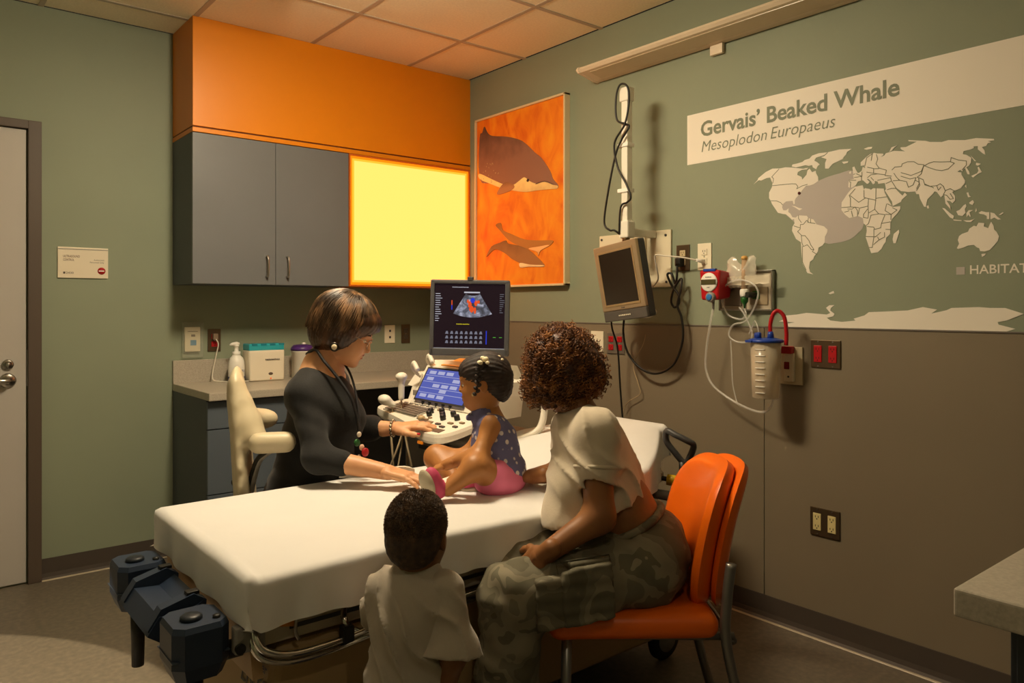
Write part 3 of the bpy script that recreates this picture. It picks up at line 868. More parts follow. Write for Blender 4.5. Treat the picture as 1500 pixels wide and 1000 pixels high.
for w0, w1, yy, m_, nm in ((0.0, .014, -0.333, ED, 'acrylic_edge'), (.014, .026, -0.334, ED2, 'acrylic_margin')):
    f = MB()
    a0, a1, b0, b1 = e1 + w0, e2 - w0, z1 + w0, z2 - w0
    w_ = w1 - w0
    for lo_, hi_ in (((a0, yy, b0), (a1, -0.326, b0 + w_)), ((a0, yy, b1 - w_), (a1, -0.326, b1)), ((a0, yy, b0 + w_), (a0 + w_, -0.326, b1 - w_)), ((a1 - w_, yy, b0 + w_), (a1, -0.326, b1 - w_))):
        f.box(lo_, hi_)
    f.build(nm, m_, lb)
MB().box((e1 + .026, -0.335, z1 + .026), (e2 - .026, -0.326, z2 - .026), 0.001).build('diffuser', glow('panel_glow', (3.2, 0.90, 0.18), 1.0), lb)

# worktop and base cabinet along the back wall
wt = thing('worktop', 'beige speckled worktop with backsplash along the back wall', 'worktop', (-0.85, -0.3, 0.862))
MB().box((-1.69, -0.60, 0.862), (-0.001, 0, 0.90), 0.004).build('worktop_slab', COUNTER_M, wt)
MB().box((-1.69, -0.02, 0.899), (-0.001, 0, 1.02), 0.003).build('backsplash', COUNTER_M, wt)
MB().box((-0.021, -0.60, 0.899), (-0.007, -0.02, 1.02), 0.003).build('side_splash', COUNTER_M, wt)
bc = thing('base_cabinet', 'blue-grey base cabinet with drawers under the left end of the worktop', 'cabinet', (-1.37, -0.28, 0))
MB().box((-1.687, -0.55, 0.1), (-1.05, -0.001, 0.861), 0.001).box((-1.66, -0.49, 0), (-1.08, -0.01, 0.1)).build('cabinet_body', CAB_DARK, bc)
for z0, z1 in ((0.727, 0.855), (0.42, 0.722), (0.105, 0.415)):
    MB().box((-1.687, -0.57, z0), (-1.052, -0.5505, z1), 0.0015).build('drawer_front', mat('blue_laminate', '#59626b', 0.45), bc)
kp_ = thing('knee_space_panel', 'dark panelling of the knee space under the worktop', 'panel', (-0.5, -0.25, 0))
MB().box((-0.06, -0.55, 0), (-0.02, -0.01, 0.861)).build('end_support', CAB_DARK, kp_)
MB().box((-1.048, -0.03, 0.0), (-0.06, -0.002, 0.861)).build('back_panel', CAB_DARK, kp_)

# foreground counter, lower right
fc = thing('foreground_worktop', 'beige worktop corner on a dark cabinet in the right foreground', 'worktop', (-0.85, -4.1, 0))
MB().box((-1.69, -4.43, 0.87), (-0.012, -3.79, 0.91), 0.005, seg=3).build('worktop_slab', COUNTER_M, fc)
MB().box((-1.635, -4.40, 0.1), (-0.03, -3.85, 0.869), 0.002).box((-1.6, -4.36, 0), (-0.05, -3.9, 0.1)).build('cabinet_body', mat('dark_navy_laminate', '#33383f', 0.5), fc)
for x0, x1 in ((-1.6, -1.07), (-1.06, -.53), (-.52, -.04)):
    MB().box((x0, -3.8495, 0.12), (x1, -3.832, 0.855), 0.002).build('cabinet_door', mat('dark_navy_laminate', '#33383f', 0.5), fc)

# ------------------------------------------------------------------ things on the worktop and the wall above it
def outlet(name, label, wall, u0, u1, z0, z1, plate, face=None, n=1, kind='duplex', cat='outlet', parent=None):
    """wall = 'b' (back, u = x) or 'r' (right, u = y with u0 > u1)"""
    def pt(u, off, z): return (u, -off, z) if wall == 'b' else (-off - 0.0, u, z)
    uc = (u0 + u1) / 2
    base0 = 0.006 if (wall == 'r' and z1 < 1.22) else 0.0
    th = thing(name, label, cat, pt(uc, base0, z0))
    MB().box(pt(u0, base0, z0), pt(u1, base0 + .006, z1), 0.0022).build('cover_plate', plate, th)
    s = 1 if u1 > u0 else -1
    wdt = abs(u1 - u0) / n
    zc = (z0 + z1) / 2
    for i in range(n):
        c = u0 + s * wdt * (i + .5)
        if kind == 'duplex':
            for k in (-1, 1):
                MB().box(pt(c - .016, base0 + .005, zc + k * .0205 - .0145), pt(c + .016, base0 + .0095, zc + k * .0205 + .0145), 0.003).build('receptacle', face, th)
                q = MB()
                for du in (-.006, .006):
                    q.box(pt(c + du - .0012, base0 + .009, zc + k * .0205), pt(c + du + .0012, base0 + .0099, zc + k * .0205 + .008))
                q.cyl(pt(c, base0 + .009, zc + k * .0205 - .006), pt(c, base0 + .0099, zc + k * .0205 - .006), .0025, n=10)
                q.build('slots', BLACK, th)
            MB().cyl(pt(c, base0 + .005, zc), pt(c, base0 + .0075, zc), .003, n=10).build('screw', STEEL, th)
        elif kind == 'decora':
            MB().box(pt(c - .0165, base0 + .005, zc - .033), pt(c + .0165, base0 + .0095, zc + .033), 0.002).build('receptacle', face, th)
            q = MB()
            for k in (-1, 1):
                for du in (-.006, .006):
                    q.box(pt(c + du - .0013, base0 + .009, zc + k * .018 - .002), pt(c + du + .0013, base0 + .0099, zc + k * .018 + .006))
                q.cyl(pt(c, base0 + .009, zc + k * .018 - .007), pt(c, base0 + .0099, zc + k * .018 - .007), .0026, n=10)
            q.build('slots', BLACK, th)
            for k in (-1, 1):
                MB().cyl(pt(c, base0 + .005, zc + k * .048), pt(c, base0 + .0075, zc + k * .048), .003, n=10).build('screw', STEEL, th)
        elif kind == 'jack':
            for k in (-1, 1):
                MB().box(pt(c - .006, base0 + .005, zc + k * .02 - .007), pt(c + .006, base0 + .009, zc + k * .02 + .007), .001).build('jack', DARK_GREY, th)
    return th

outlet('data_jack', 'white two-jack wall plate above the worktop behind the technician', 'b', -0.422, -0.348, 1.074, 1.188, IVORY, None, 1, 'jack', 'wall plate')
outlet('wall_outlet', 'bronze duplex outlet above the worktop behind the technician', 'b', -0.300, -0.236, 1.070, 1.190, BROWN_PLATE, mat('brown_receptacle', '#4e4233', .5), 1, 'duplex')
ro = outlet('wall_outlet', 'bronze outlet with red socket and a white cord above the worktop', 'b', -1.509, -1.440, 1.061, 1.182, BROWN_PLATE, RED_P, 1, 'duplex')
MB().box((-1.488, -0.034, 1.125), (-1.462, -0.0065, 1.158), .004).build('plug', mat('brown_plug', '#8a7560', .5), ro)
wd = thing('wall_dispenser', 'clear wall holder with a white card and blue square above the worktop', 'wall holder', (-1.59, 0, 1.05))
MB().box((-1.645, -0.03, 1.03), (-1.535, -0.001, 1.225), .012, seg=3).build('clear_holder', mat('smoky_clear', '#c8ccb8', .2, alpha=.25), wd)
MB().box((-1.632, -0.022, 1.065), (-1.553, -0.006, 1.195), .003).build('card', mat('card_cream', '#e0d2b4', .6), wd)
MB().box((-1.604, -0.0235, 1.098), (-1.574, -0.0218, 1.126)).build('blue_square', mat('label_blue', '#4d86ad', .5), wd)
t = MB()
t.box((-1.600, -0.0232, 1.144), (-1.580, -0.0218, 1.156))
t.box((-1.618, -0.0232, 1.170), (-1.566, -0.0218, 1.173))
t.build('card_print', mat('card_ink', '#6c5548', .6), wd)

# pump bottle
pb = thing('soap_pump_bottle', 'white foam soap pump bottle on the worktop', 'bottle', (-1.42, -0.12, 0.9))
cx, cy = -1.395, -0.12
MB().lathe((cx, cy, 0.9), [(0.036, 0), (0.041, 0.004), (0.042, 0.02), (0.0425, 0.08), (0.041, 0.105), (0.034, 0.128), (0.022, 0.14), (0.021, 0.143)], 30).build('bottle_body', WHITE_P, pb)
MB().lathe((cx, cy, 1.04), [(0.021, 0), (0.021, 0.022), (0.011, 0.024), (0.010, 0.048), (0.014, 0.050), (0.014, 0.056), (0.006, 0.062)], 24).build('pump_collar', WHITE_P, pb)
MB().tube([(cx + .014, cy, 1.101), (cx, cy, 1.104), (cx - .025, cy - .004, 1.103), (cx - .037, cy - .006, 1.098)], [0.010, 0.011, 0.008, 0.005], 12).build('pump_spout', WHITE_P, pb)
t = MB(); text_on(t, 'PURELL', (cx - .006, cy - .0428, 0.958), unit((1, .0, 0)), unit((0, 0, 1)), 0.034, 0.009, 0.02, 0.2)
t.build('bottle_lettering', mat('navy_ink', '#26306e', .5), pb)
MB().lathe((cx, cy, .905), [(0.0428, 0), (0.043, .004), (0.043, .020), (0.0428, .024)], 30).build('blue_band', mat('navy_ink', '#26306e', .5), pb)

# dispenser with teal lid
db = thing('towelette_dispenser', 'cream dispenser box with translucent teal lid on the worktop', 'dispenser', (-1.27, -0.12, 0.9))
Mx = Matrix.Translation((-1.250, -0.13, 0.9))
b = bmesh.new(); bmesh.ops.create_cube(b, size=1.0)
for v in b.verts:
    w = 0.096 if v.co.z < 0 else 0.1
    v.co = Vector((v.co.x * 2 * w, v.co.y * 2 * (0.058 if v.co.z < 0 else 0.052), (v.co.z + .5) * 0.17))
bmesh.ops.bevel(b, geom=list(b.edges), offset=.014, segments=3, profile=.6, affect='EDGES')
MB().bm(b, False, Mx).build('dispenser_body', mat('dispenser_cream', '#e9dfc9', .35), db)
b = bmesh.new(); bmesh.ops.create_cube(b, size=1.0)
for v in b.verts:
    v.co = Vector((v.co.x * 0.196, v.co.y * 0.1, 0.165 + (v.co.z + .5) * 0.038))
bmesh.ops.bevel(b, geom=list(b.edges), offset=.008, segments=2, profile=.6, affect='EDGES')
ld_ = MB().bm(b, False, Mx).build('teal_lid', mat('teal_clear', '#2fa6b4', .2, spec=.6), db)
for i in range(4): MB().box((-1.333 + i * .05, -0.182, 1.093), (-1.303 + i * .05, -0.178, 1.104), .001).build('lid_rib', mat('teal_dark', '#1b7f92', .3), ld_)
t = MB(); marks_on(t, (-1.262, -0.1885, 1.013), BW_X, BW_Y, 0.08, 0.008, 12); t.build('dispenser_lettering', DARK_GREY, db)
MB().ell((-1.232, -0.186, .939), (.013, .004, .008)).build('oval_badge', mat('badge_brown', '#5c4a3c', .4), db)
MB().ell((-1.232, -0.188, .914), (.005, .003, .005), 12, 8).build('indicator', mat('indicator_orange', '#e07030', .4, emit='#ff7a30', estr=.4), db)

# white tub with purple lid, half behind the technician
tb = thing('wipes_tub', 'white wipes tub with purple lid behind the technician', 'tub', (-1.03, -0.13, 0.9))
MB().lathe((-1.025, -0.13, .9), [(0.055, 0), (0.06, .004), (0.06, .148), (0.063, .15), (0.063, .156)], 32).build('tub_body', WHITE_P, tb)
MB().lathe((-1.025, -0.13, 1.056), [(0.065, 0), (0.065, .012), (0.058, .022), (0.05, .03), (0.02, .034), (0.004, .035)], 32).build('tub_lid', mat('purple_lid', '#4b2a6e', .35), tb)
MB().lathe((-1.025, -0.15, 1.09), [(0.012, 0), (0.012, .008), (0.004, .012)], 14).build('lid_tab', WHITE_P, tb)
t = MB(); marks_on(t, (-1.045, -0.1915, .99), BW_X, BW_Y, 0.035, 0.010, 5); t.build('tub_lettering', mat('navy_ink', '#26306e', .5), tb)
cd = MB().tube(smooth_path([(-1.475, -0.034, 1.128), (-1.468, -0.05, 1.10), (-1.480, -0.05, 1.04), (-1.50, -0.06, .96), (-1.505, -0.08, .915), (-1.47, -0.10, .904), (-1.40, -0.16, .904), (-1.345, -0.165, .904)], 8), 0.0035, 8)
tag(cd.build('charger_cable', mat('cord_white', '#d8d0c0', .5), None, (-1.48, -.05, .9)), 'white power cord running from the red socket to the dispenser', 'cord')

# ------------------------------------------------------------------ right wall: painting, banner, map
pt_ = thing('framed_painting', 'framed orange painting of a whale and two dolphins', 'painting', (0, -0.84, 1.42))
PY0, PY1, PZ0, PZ1 = -0.44, -1.252, 1.418, 2.455
fr = MB()
fm = mat('frame_cream', '#d9c69c', .4)
for lo_, hi_ in (((-.04, PY0 - .0, PZ0), (0, PY1, PZ0 + .012)), ((-.04, PY0, PZ1 - .012), (0, PY1, PZ1)), ((-.04, PY0, PZ0), (0, PY0 - .010, PZ1)), ((-.04, PY1, PZ0), (0, PY1 + .012, PZ1))):
    fr.box(lo_, hi_, .002)
fr.build('picture_frame', fm, pt_)
canvas = ramp_mat('orange_canvas', [(0.25, '#d65a08'), (0.5, '#ee8414'), (0.75, '#f5a01e')], 5.5, .6, 6, distort=1.2, stretch=(1, 1.4, .8))
MB().box((-.028, PY0 - .008, PZ0 + .008), (-.006, PY1 + .01, PZ1 - .008)).build('canvas', canvas, pt_)
wcol = {'whale_body': ('#4a342a', .0305), 'whale_belly': ('#c99a62', .0312), 'whale_flipper': ('#7a5436', .0318), 'dolphin_upper': ('#7c5024', .0305),
        'dolphin_lower': ('#6e4a2a', .0312), 'whale_mouth': ('#463028', .0320), 'dolphin_upper_belly': ('#b08050', .0310), 'dolphin_lower_belly': ('#c39a72', .0318)}
def paint_mat(name, dark, light, z0, z1, flip=False):
    """brushed paint, dark along the back and lighter below"""
    m = ramp_mat(name, [(.0, light), (.45, light), (1.0, dark)], 14, .6, 6)
    nt = m.node_tree
    n = [x for x in nt.nodes if x.type == 'TEX_NOISE'][0]; r = [x for x in nt.nodes if x.type == 'VALTORGB'][0]; tc = [x for x in nt.nodes if x.type == 'TEX_COORD'][0]
    sx = nt.nodes.new('ShaderNodeSeparateXYZ'); nt.links.new(tc.outputs['Object'], sx.inputs[0])
    mr_ = nt.nodes.new('ShaderNodeMapRange'); mr_.inputs['From Min'].default_value = z0; mr_.inputs['From Max'].default_value = z1
    mr_.inputs['To Min'].default_value = .75 if flip else .0; mr_.inputs['To Max'].default_value = .15 if flip else .85
    nt.links.new(sx.outputs[2], mr_.inputs[0])
    ad = nt.nodes.new('ShaderNodeMath'); ad.operation = 'MULTIPLY_ADD'; ad.inputs[1].default_value = .55; nt.links.new(n.outputs[0], ad.inputs[0]); nt.links.new(mr_.outputs[0], ad.inputs[2])
    sb_ = nt.nodes.new('ShaderNodeMath'); sb_.operation = 'SUBTRACT'; sb_.inputs[1].default_value = .25; nt.links.new(ad.outputs[0], sb_.inputs[0])
    nt.links.new(sb_.outputs[0], r.inputs[0])
    return m
for k, s_ in PAINT.items():
    c, off = wcol[k]
    p = parse(s_)
    c2 = '#%02x%02x%02x' % tuple(min(255, int(int(c[i:i + 2], 16) * (1.95 if k == 'whale_body' else 1.45))) for i in (1, 3, 5))
    m_ = paint_mat('paint_' + k, c, c2, min(q_[1] for q_ in p), max(q_[1] for q_ in p), 'belly' in k)
    loop = smooth_path([(-off, a, b_) for a, b_ in p], 3, closed=True)
    MB().prism(loop, (off - .0275, 0, 0)).build(k, m_, pt_)
MB().ell((-.032, -0.938, 2.022), (.002, .011, .009), 14, 8).build('whale_eye', mat('paint_eye', '#2a1c14', .3), pt_)
q = MB()
random.seed(3)
for i in range(26):
    yy = -0.47 - random.random() * .2; zz = 2.06 + random.random() * .13 - (yy + .47) * -.1
    q.ell((-.031, yy, zz), (.0012, .003, .004), 8, 6)
q.build('whale_speckles', mat('paint_speck', '#b89a70', .6), pt_)['kind'] = 'stuff'

bn = thing('wall_banner', 'pale lettered banner strip above the world map', 'wall decal', (0, -3.2, 1.953))
MB().box((-.0012, -2.031, 1.953), (0, -4.6, 2.180)).build('banner_strip', WHITE_INK, bn)
t = MB(); text_on(t, 'Gervais’ Beaked Whale', (-.0022, -2.107, 2.0715), RW_X, RW_Y, 0.873, 0.0655, 0.022)
t.build('banner_title', TEXT_GREEN, bn)
for wd_, y_, w_ in (('Mesoplodon', -2.111, .330), ('Europaeus', -2.458, .280)):
    t = MB(); text_on(t, wd_, (-.0022, y_, 2.000), RW_X, RW_Y, w_, 0.0475, -0.006, 0.22); t.build('banner_subtitle', TEXT_GREEN, bn)

wm = thing('world_map_decal', 'pale world map decal with a grey habitat area on the green wall', 'wall decal', (0, -2.9, 1.225))
def flat(poly, off, thick=.0006):
    return MB().prism([(-off, a, b_) for a, b_ in poly], (thick, 0, 0))
flat(smooth_path([(a, b_, 0) for a, b_ in parse(HABITAT)], 3, closed=True) and [(p[0], p[1]) for p in smooth_path([(a, b_, 0) for a, b_ in parse(HABITAT)], 3, closed=True)], .0008).build('habitat_area', mat('habitat_grey', '#b9b1aa', .6), wm)
for k, s_ in LAND.items():
    flat(parse(s_), .0016).build('landmass', WHITE_INK, wm)
bl = MB()
for s_ in BORDERS:
    p = parse(s_)
    for (a0, b0), (a1, b1) in zip(p[:-1], p[1:]):
        dv = np.array([a1 - a0, b1 - b0]); L = np.linalg.norm(dv)
        if L < 1e-5: continue
        n_ = np.array([-dv[1], dv[0]]) / L * .0012; e = dv / L * .0008
        bl.add([(-.0022, a0 - e[0] + n_[0], b0 - e[1] + n_[1]), (-.0022, a1 + e[0] + n_[0], b1 + e[1] + n_[1]), (-.0022, a1 + e[0] - n_[0], b1 + e[1] - n_[1]), (-.0022, a0 - e[0] - n_[0], b0 - e[1] - n_[1])], [(0, 1, 2, 3)])
bl.build('border_lines', mat('border_green', '#6f7358', .6), wm)['kind'] = 'stuff'
# coast outline where the habitat touches land
MB().lathe((-.001, -2.587, 1.760), [(.006, 0), (.006, .0022)], 18, (-1, 0, 0)).build('location_dot', mat('dot_dark', '#5a2018', .5), wm)
MB().box((-.0012, -3.169, 1.412), (0, -3.196, 1.438)).build('legend_swatch', mat('habitat_grey', '#b9b1aa', .6), wm)
t = MB(); text_on(t, 'HABITAT AREA', (-.0012, -3.212, 1.413), RW_X, RW_Y, None, 0.0295, 0.012)
t.build('legend_lettering', WHITE_INK, wm)

# ------------------------------------------------------------------ over-bed light
fx = thing('overbed_light', 'long cream wall light fixture above the world map banner', 'wall light', (-.1, -2.1, 2.42))
prof = [(-.004, 2.505), (-.12, 2.516), (-.148, 2.507), (-.156, 2.494), (-.145, 2.482), (-.03, 2.460), (-.004, 2.460)]
def ext(prof, y0, y1): return MB().prism([(x, y0, z) for x, z in prof], (0, y1 - y0, 0))
ext(prof, -1.475, -2.86).build('fixture_body', mat('fixture_cream', '#dccbb0', .45), fx)
pe = [(x * 1.02 - .001, (z - 2.488) * 1.08 + 2.488) for x, z in prof]
ext(pe, -1.462, -1.476).build('end_cap', mat('fixture_end', '#e2d2b8', .45), fx)
ext(pe, -2.859, -2.873).build('end_cap', mat('fixture_end', '#e2d2b8', .45), fx)
MB().prism([(-.13, -1.53, 2.4785), (-.05, -1.53, 2.4630), (-.05, -2.80, 2.4630), (-.13, -2.80, 2.4785)], (0.0005, 0, -.003)).build('lens', mat('fixture_lens', '#c9b796', .3), fx)
MB().box((-.022, -2.17, 2.415), (-.004, -2.235, 2.470), .002).build('bracket', mat('fixture_end', '#e2d2b8', .45), fx)

# ------------------------------------------------------------------ television on its arm
tv = thing('patient_television', 'silver-framed patient television hanging on a white wall arm', 'television', (-.2, -1.84, 1.39))
plate = mat('tv_plate_cream', '#e2d8bb', .45)
MB().box((-.012, -1.482, 1.395), (0, -1.944, 1.665), .003).build('wall_plate', plate, tv)
for yy, zz in ((-1.50, 1.645), (-1.915, 1.64), (-1.92, 1.42), (-1.50, 1.42)): MB().cyl((-.012, yy, zz), (-.016, yy, zz), .006, n=12).build('plate_screw', DARK_GREY, tv)
MB().box((-.03, -1.77, 1.40), (-.012, -1.80, 1.66), .004).build('plate_rib', plate, tv)
am = MB().box((-.218, -1.858, 1.66), (-.182, -1.822, 2.31), .004).box((-.224, -1.866, 2.25), (-.176, -1.814, 2.315), .006)
am.box((-.226, -1.868, 1.62), (-.174, -1.812, 1.70), .008)
am.build('arm_post', mat('arm_white', '#e8e2d2', .4), tv)
MB().box((-.18, -1.86, 1.63), (-.012, -1.82, 1.665), .006).build('arm_foot', mat('arm_white', '#e8e2d2', .4), tv)
for zz in (2.04, 1.83): MB().box((-.224, -1.866, zz), (-.176, -1.802, zz + .018), .003).build('cable_clip', WHITE_P, tv)
MB().lathe((-.205, -1.84, 1.595), [(.012, 0), (.018, .005), (.018, .03), (.01, .04)], 18).build('swivel', mat('bronze_swivel', '#7a6040', .35, .8), tv)
# screen housing, tilted down and rolled a little
RX = unit((-1, 0.10, -0.12)); RYv = unit(np.cross(UP, RX)); RZ = np.cross(RX, RYv)   # facing, its left-right, up
ang = math.radians(6); RYr = RYv * math.cos(ang) + RZ * math.sin(ang); RZr = -RYv * math.sin(ang) + RZ * math.cos(ang)
TC = np.array([-.265, -1.868, 1.418])
MT = Matrix(((RX[0], RYr[0], RZr[0], TC[0]), (RX[1], RYr[1], RZr[1], TC[1]), (RX[2], RYr[2], RZr[2], TC[2]), (0, 0, 0, 1)))
hs = MB().box((-.045, -.145, -.175), (.0, .145, .175), .012, MT, 3).build('tv_back_shell', DARK_GREY, tv)
MB().box((-.004, -.145, -.128), (.016, .145, .175), .006, MT, 3).build('tv_bezel', mat('silver_bezel', '#bda584', .35, .6), tv)
MB().box((-.004, -.145, -.176), (.014, .145, -.128), .006, MT, 3).build('control_strip', mat('tv_dark_strip', '#57524c', .4), tv)
MB().box((.012, -.112, -.098), (.0172, .112, .138), .001, MT).build('tv_screen', mat('screen_off', '#2a2018', .18, spec=.6), tv)
ri = MB()
for lo_, hi_ in (((.014, -.12, -.108), (.0185, .12, -.098)), ((.014, -.12, .138), (.0185, .12, .148)), ((.014, -.12, -.1), (.0185, -.112, .14)), ((.014, .112, -.1), (.0185, .12, .14))):
    ri.box(lo_, hi_, .001, MT)
ri.build('screen_rim', mat('silver_rim', '#d0b488', .3, .7), tv)
for i in range(7): MB().cyl(MT @ Vector((.012, -.036 + i * .012, -.152)), MT @ Vector((.0165, -.036 + i * .012, -.152)), .0032, n=10).build('button', IVORY, tv)
t = MB(); marks_on(t, np.array(MT @ Vector((.0165, -.012, -.121))), RYr, RZr, .024, .007, 3); t.build('tv_lettering', DARK_GREY, tv)

# black cable looped round the arm
bc_ = smooth_path([(-.20, -1.84, 1.61), (-.235, -1.80, 1.655), (-.24, -1.77, 1.66), (-.24, -1.735, 1.70), (-.24, -1.76, 1.84), (-.235, -1.80, 2.0), (-.235, -1.84, 2.07),
                   (-.235, -1.885, 2.12), (-.23, -1.86, 2.14), (-.235, -1.81, 2.17), (-.235, -1.805, 2.27), (-.235, -1.83, 2.325), (-.23, -1.87, 2.31), (-.23, -1.88, 2.24),
                   (-.235, -1.86, 2.14), (-.24, -1.80, 2.06), (-.235, -1.815, 1.95), (-.235, -1.87, 1.86), (-.235, -1.895, 1.80), (-.23, -1.87, 1.78), (-.23, -1.83, 1.76), (-.23, -1.82, 1.64)], 8)
tag(MB().tube(bc_, .0048, 8).build('television_cable', BLACK, None, (-.23, -1.84, 1.6)), 'black cable looped around the white television arm', 'cable')

# outlets on the right wall
bo = outlet('wall_outlet', 'bronze outlet with a black plug beside the television', 'r', -1.972, -2.046, 1.468, 1.588, BROWN_PLATE, mat('tan_receptacle', '#c9b78e', .5), 1, 'duplex')
MB().box((-.045, -1.992, 1.487), (-.0095, -2.022, 1.527), .006).build('plug', BLACK, bo)
wo = outlet('wall_outlet', 'ivory outlet with a white plug right of the bronze one', 'r', -2.092, -2.166, 1.468, 1.588, IVORY, IVORY, 1, 'duplex')
MB().cyl((-.009, -2.129, 1.506), (-.05, -2.118, 1.511), .010, .007, n=12).build('plug', WHITE_P, wo)
outlet('wall_outlet', 'bronze double outlet with red sockets right of the suction canister', 'r', -2.642, -2.763, 1.063, 1.172, BROWN_PLATE, RED_P, 2, 'decora')
outlet('wall_outlet', 'bronze double outlet with ivory sockets low on the grey wall', 'r', -2.639, -2.760, 0.402, 0.512, BROWN_PLATE, mat('yellow_ivory', '#d9c98e', .5), 2, 'decora')
outlet('wall_outlet', 'grey quad outlet with red sockets behind the curly-haired woman', 'r', -1.535, -1.652, 1.066, 1.172, mat('steel_plate', '#8a8074', .35, .6), RED_P, 2, 'duplex')
outlet('wall_plate', 'blank cream wall plate left of the red quad outlet', 'r', -1.421, -1.509, 1.072, 1.177, IVORY, None, 1, 'none', 'wall plate')

wc_ = MB().tube(smooth_path([(-.05, -2.118, 1.511), (-.08, -2.06, 1.525), (-.10, -1.98, 1.535), (-.10, -1.925, 1.54), (-.08, -1.915, 1.49), (-.05, -1.90, 1.43), (-.04, -1.845, 1.385), (-.05, -1.84, 1.34), (-.07, -1.89, 1.30), (-.10, -1.93, 1.275), (-.14, -1.92, 1.255), (-.2, -1.90, 1.26), (-.27, -1.925, 1.30)], 8), .0035, 8)
tag(wc_.build('antenna_cable', mat('cord_white', '#d8d0c0', .5), None, (-.1, -1.95, 1.26)), 'white cord from the ivory outlet to the back of the television', 'cord')
path = [(-.045, -2.007, 1.49), (-.05, -2.01, 1.44), (-.05, -2.0, 1.41), (-.045, -1.975, 1.455), (-.05, -1.955, 1.45), (-.055, -1.985, 1.40), (-.06, -2.025, 1.36), (-.06, -2.03, 1.32), (-.06, -2.005, 1.30),
        (-.06, -1.985, 1.33), (-.055, -2.0, 1.39), (-.05, -2.035, 1.43), (-.06, -2.04, 1.38), (-.065, -2.025, 1.31), (-.06, -2.045, 1.25), (-.06, -2.05, 1.15), (-.06, -2.0, 1.04), (-.06, -1.9, .99), (-.06, -1.8, 1.01), (-.06, -1.72, 1.08), (-.07, -1.70, 1.17), (-.12, -1.75, 1.26), (-.2, -1.80, 1.30)]
tag(MB().tube(smooth_path(path, 8), .0055, 8).build('power_cable', BLACK, None, (-.06, -2.0, 1.0)), 'black power cable bundled below the bronze outlet and looping to the television', 'cable')
tag(MB().tube(smooth_path([(-.22, -1.76, 1.28), (-.16, -1.71, 1.2), (-.1, -1.69, 1.1), (-.08, -1.69, .9), (-.06, -1.70, .6), (-.05, -1.70, .3), (-.05, -1.70, .02)], 8), .0045, 8).build('hanging_cable', BLACK, None, (-.06, -1.7, 0)), 'black cable hanging straight down the wall below the television', 'cable')
tag(MB().tube(smooth_path([(-.02, -1.80, 1.17), (-.03, -1.79, 1.12), (-.03, -1.73, 1.02), (-.03, -1.76, .93), (-.03, -1.77, .88), (-.03, -1.69, .83), (-.03, -1.66, .76), (-.03, -1.66, .6), (-.03, -1.66, .012)], 8), .002, 6).build('thin_wire', mat('wire_tan', '#b39c78', .5), None, (-.03, -1.7, 0)), 'thin tan wire wandering down the wall behind the woman', 'wire')

# ------------------------------------------------------------------ medical gas panel, regulator, flow meter, bag, canister
gp = thing('gas_panel', 'cream medical gas outlet panel below the world map', 'gas panel', (0, -2.347, 1.29))
MB().box((-.014, -2.22, 1.29), (0, -2.476, 1.452), .003).build('panel_plate', mat('gas_plate', '#b3a791', .45), gp)
fr = MB()
for lo_, hi_ in (((-.022, -2.216, 1.286), (0, -2.48, 1.294)), ((-.022, -2.216, 1.448), (0, -2.48, 1.456)), ((-.022, -2.216, 1.286), (0, -2.224, 1.456)), ((-.022, -2.472, 1.286), (0, -2.48, 1.456)), ((-.02, -2.345, 1.29), (0, -2.351, 1.452))):
    fr.box(lo_, hi_, .0015)
fr.build('panel_frame', STEEL, gp)
MB().box((-.018, -2.245, 1.305), (-.013, -2.33, 1.435), .004).build('outlet_insert', mat('insert_dark', '#6b6152', .5), gp)
MB().box((-.018, -2.37, 1.31), (-.013, -2.455, 1.385), .004).build('outlet_insert', mat('insert_tan', '#a08e70', .5), gp)
MB().box((-.024, -2.385, 1.335), (-.017, -2.418, 1.37), .003).build('oxygen_label', mat('oxygen_green', '#3e7a2c', .5), gp)

sr = thing('suction_regulator', 'red suction regulator with round white dial and blue knob', 'regulator', (-.09, -2.25, 1.33))
RC = np.array([-.10, -2.248, 1.395])
fx_ = unit((-1, -.04, 0)); fy_ = unit(np.cross(UP, fx_)); 
MS = Matrix(((fx_[0], fy_[0], 0, RC[0]), (fx_[1], fy_[1], 0, RC[1]), (0, 0, 1, RC[2]), (0, 0, 0, 1)))
b = bmesh.new(); bmesh.ops.create_cube(b, size=1.0)
for v in b.verts:
    k = .052 if v.co.x > 0 else .05
    v.co = Vector((v.co.x * .10 - .015, v.co.y * 2 * (k if v.co.z > 0 else k * .82), v.co.z * (.13 if v.co.x > 0 else .11)))
bmesh.ops.bevel(b, geom=list(b.edges), offset=.013, segments=3, profile=.6, affect='EDGES')
MB().bm(b, False, MS).build('regulator_body', RED_P, sr)
q = MB().lathe(MS @ Vector((.034, 0, .012)), [(.040, 0), (.041, .004), (.036, .007)], 30, fx_); q.build('dial_face', WHITE_P, sr)
MB().box((.040, -.036, .002), (.0445, .036, .024), .002, MS).build('dial_window', mat('dial_dark', '#4a4424', .4), sr)
qq = MB(); marks_on(qq, np.array(MS @ Vector((.0416, -.015, .032))), fy_, UP, .03, .004, 7); marks_on(qq, np.array(MS @ Vector((.0416, -.007, -.012))), fy_, UP, .014, .004, 3)
qq.build('dial_lettering', DARK_GREY, sr)
MB().box((.018, -.03, .058), (.037, .03, .070), .003, MS).build('mode_switch', BLUE_P, sr)
q = MB().lathe(MS @ Vector((.03, .012, -.052)), [(.020, 0), (.022, .008), (.021, .020), (.016, .023)], 24, fx_); q.build('knob_ring', GREY_P, sr)
q = MB().lathe(MS @ Vector((.03, .012, -.052)), [(.014, .02), (.014, .0255), (.01, .027)], 24, fx_); q.build('knob_cap', mat('knob_blue', '#2f74b8', .35), sr)
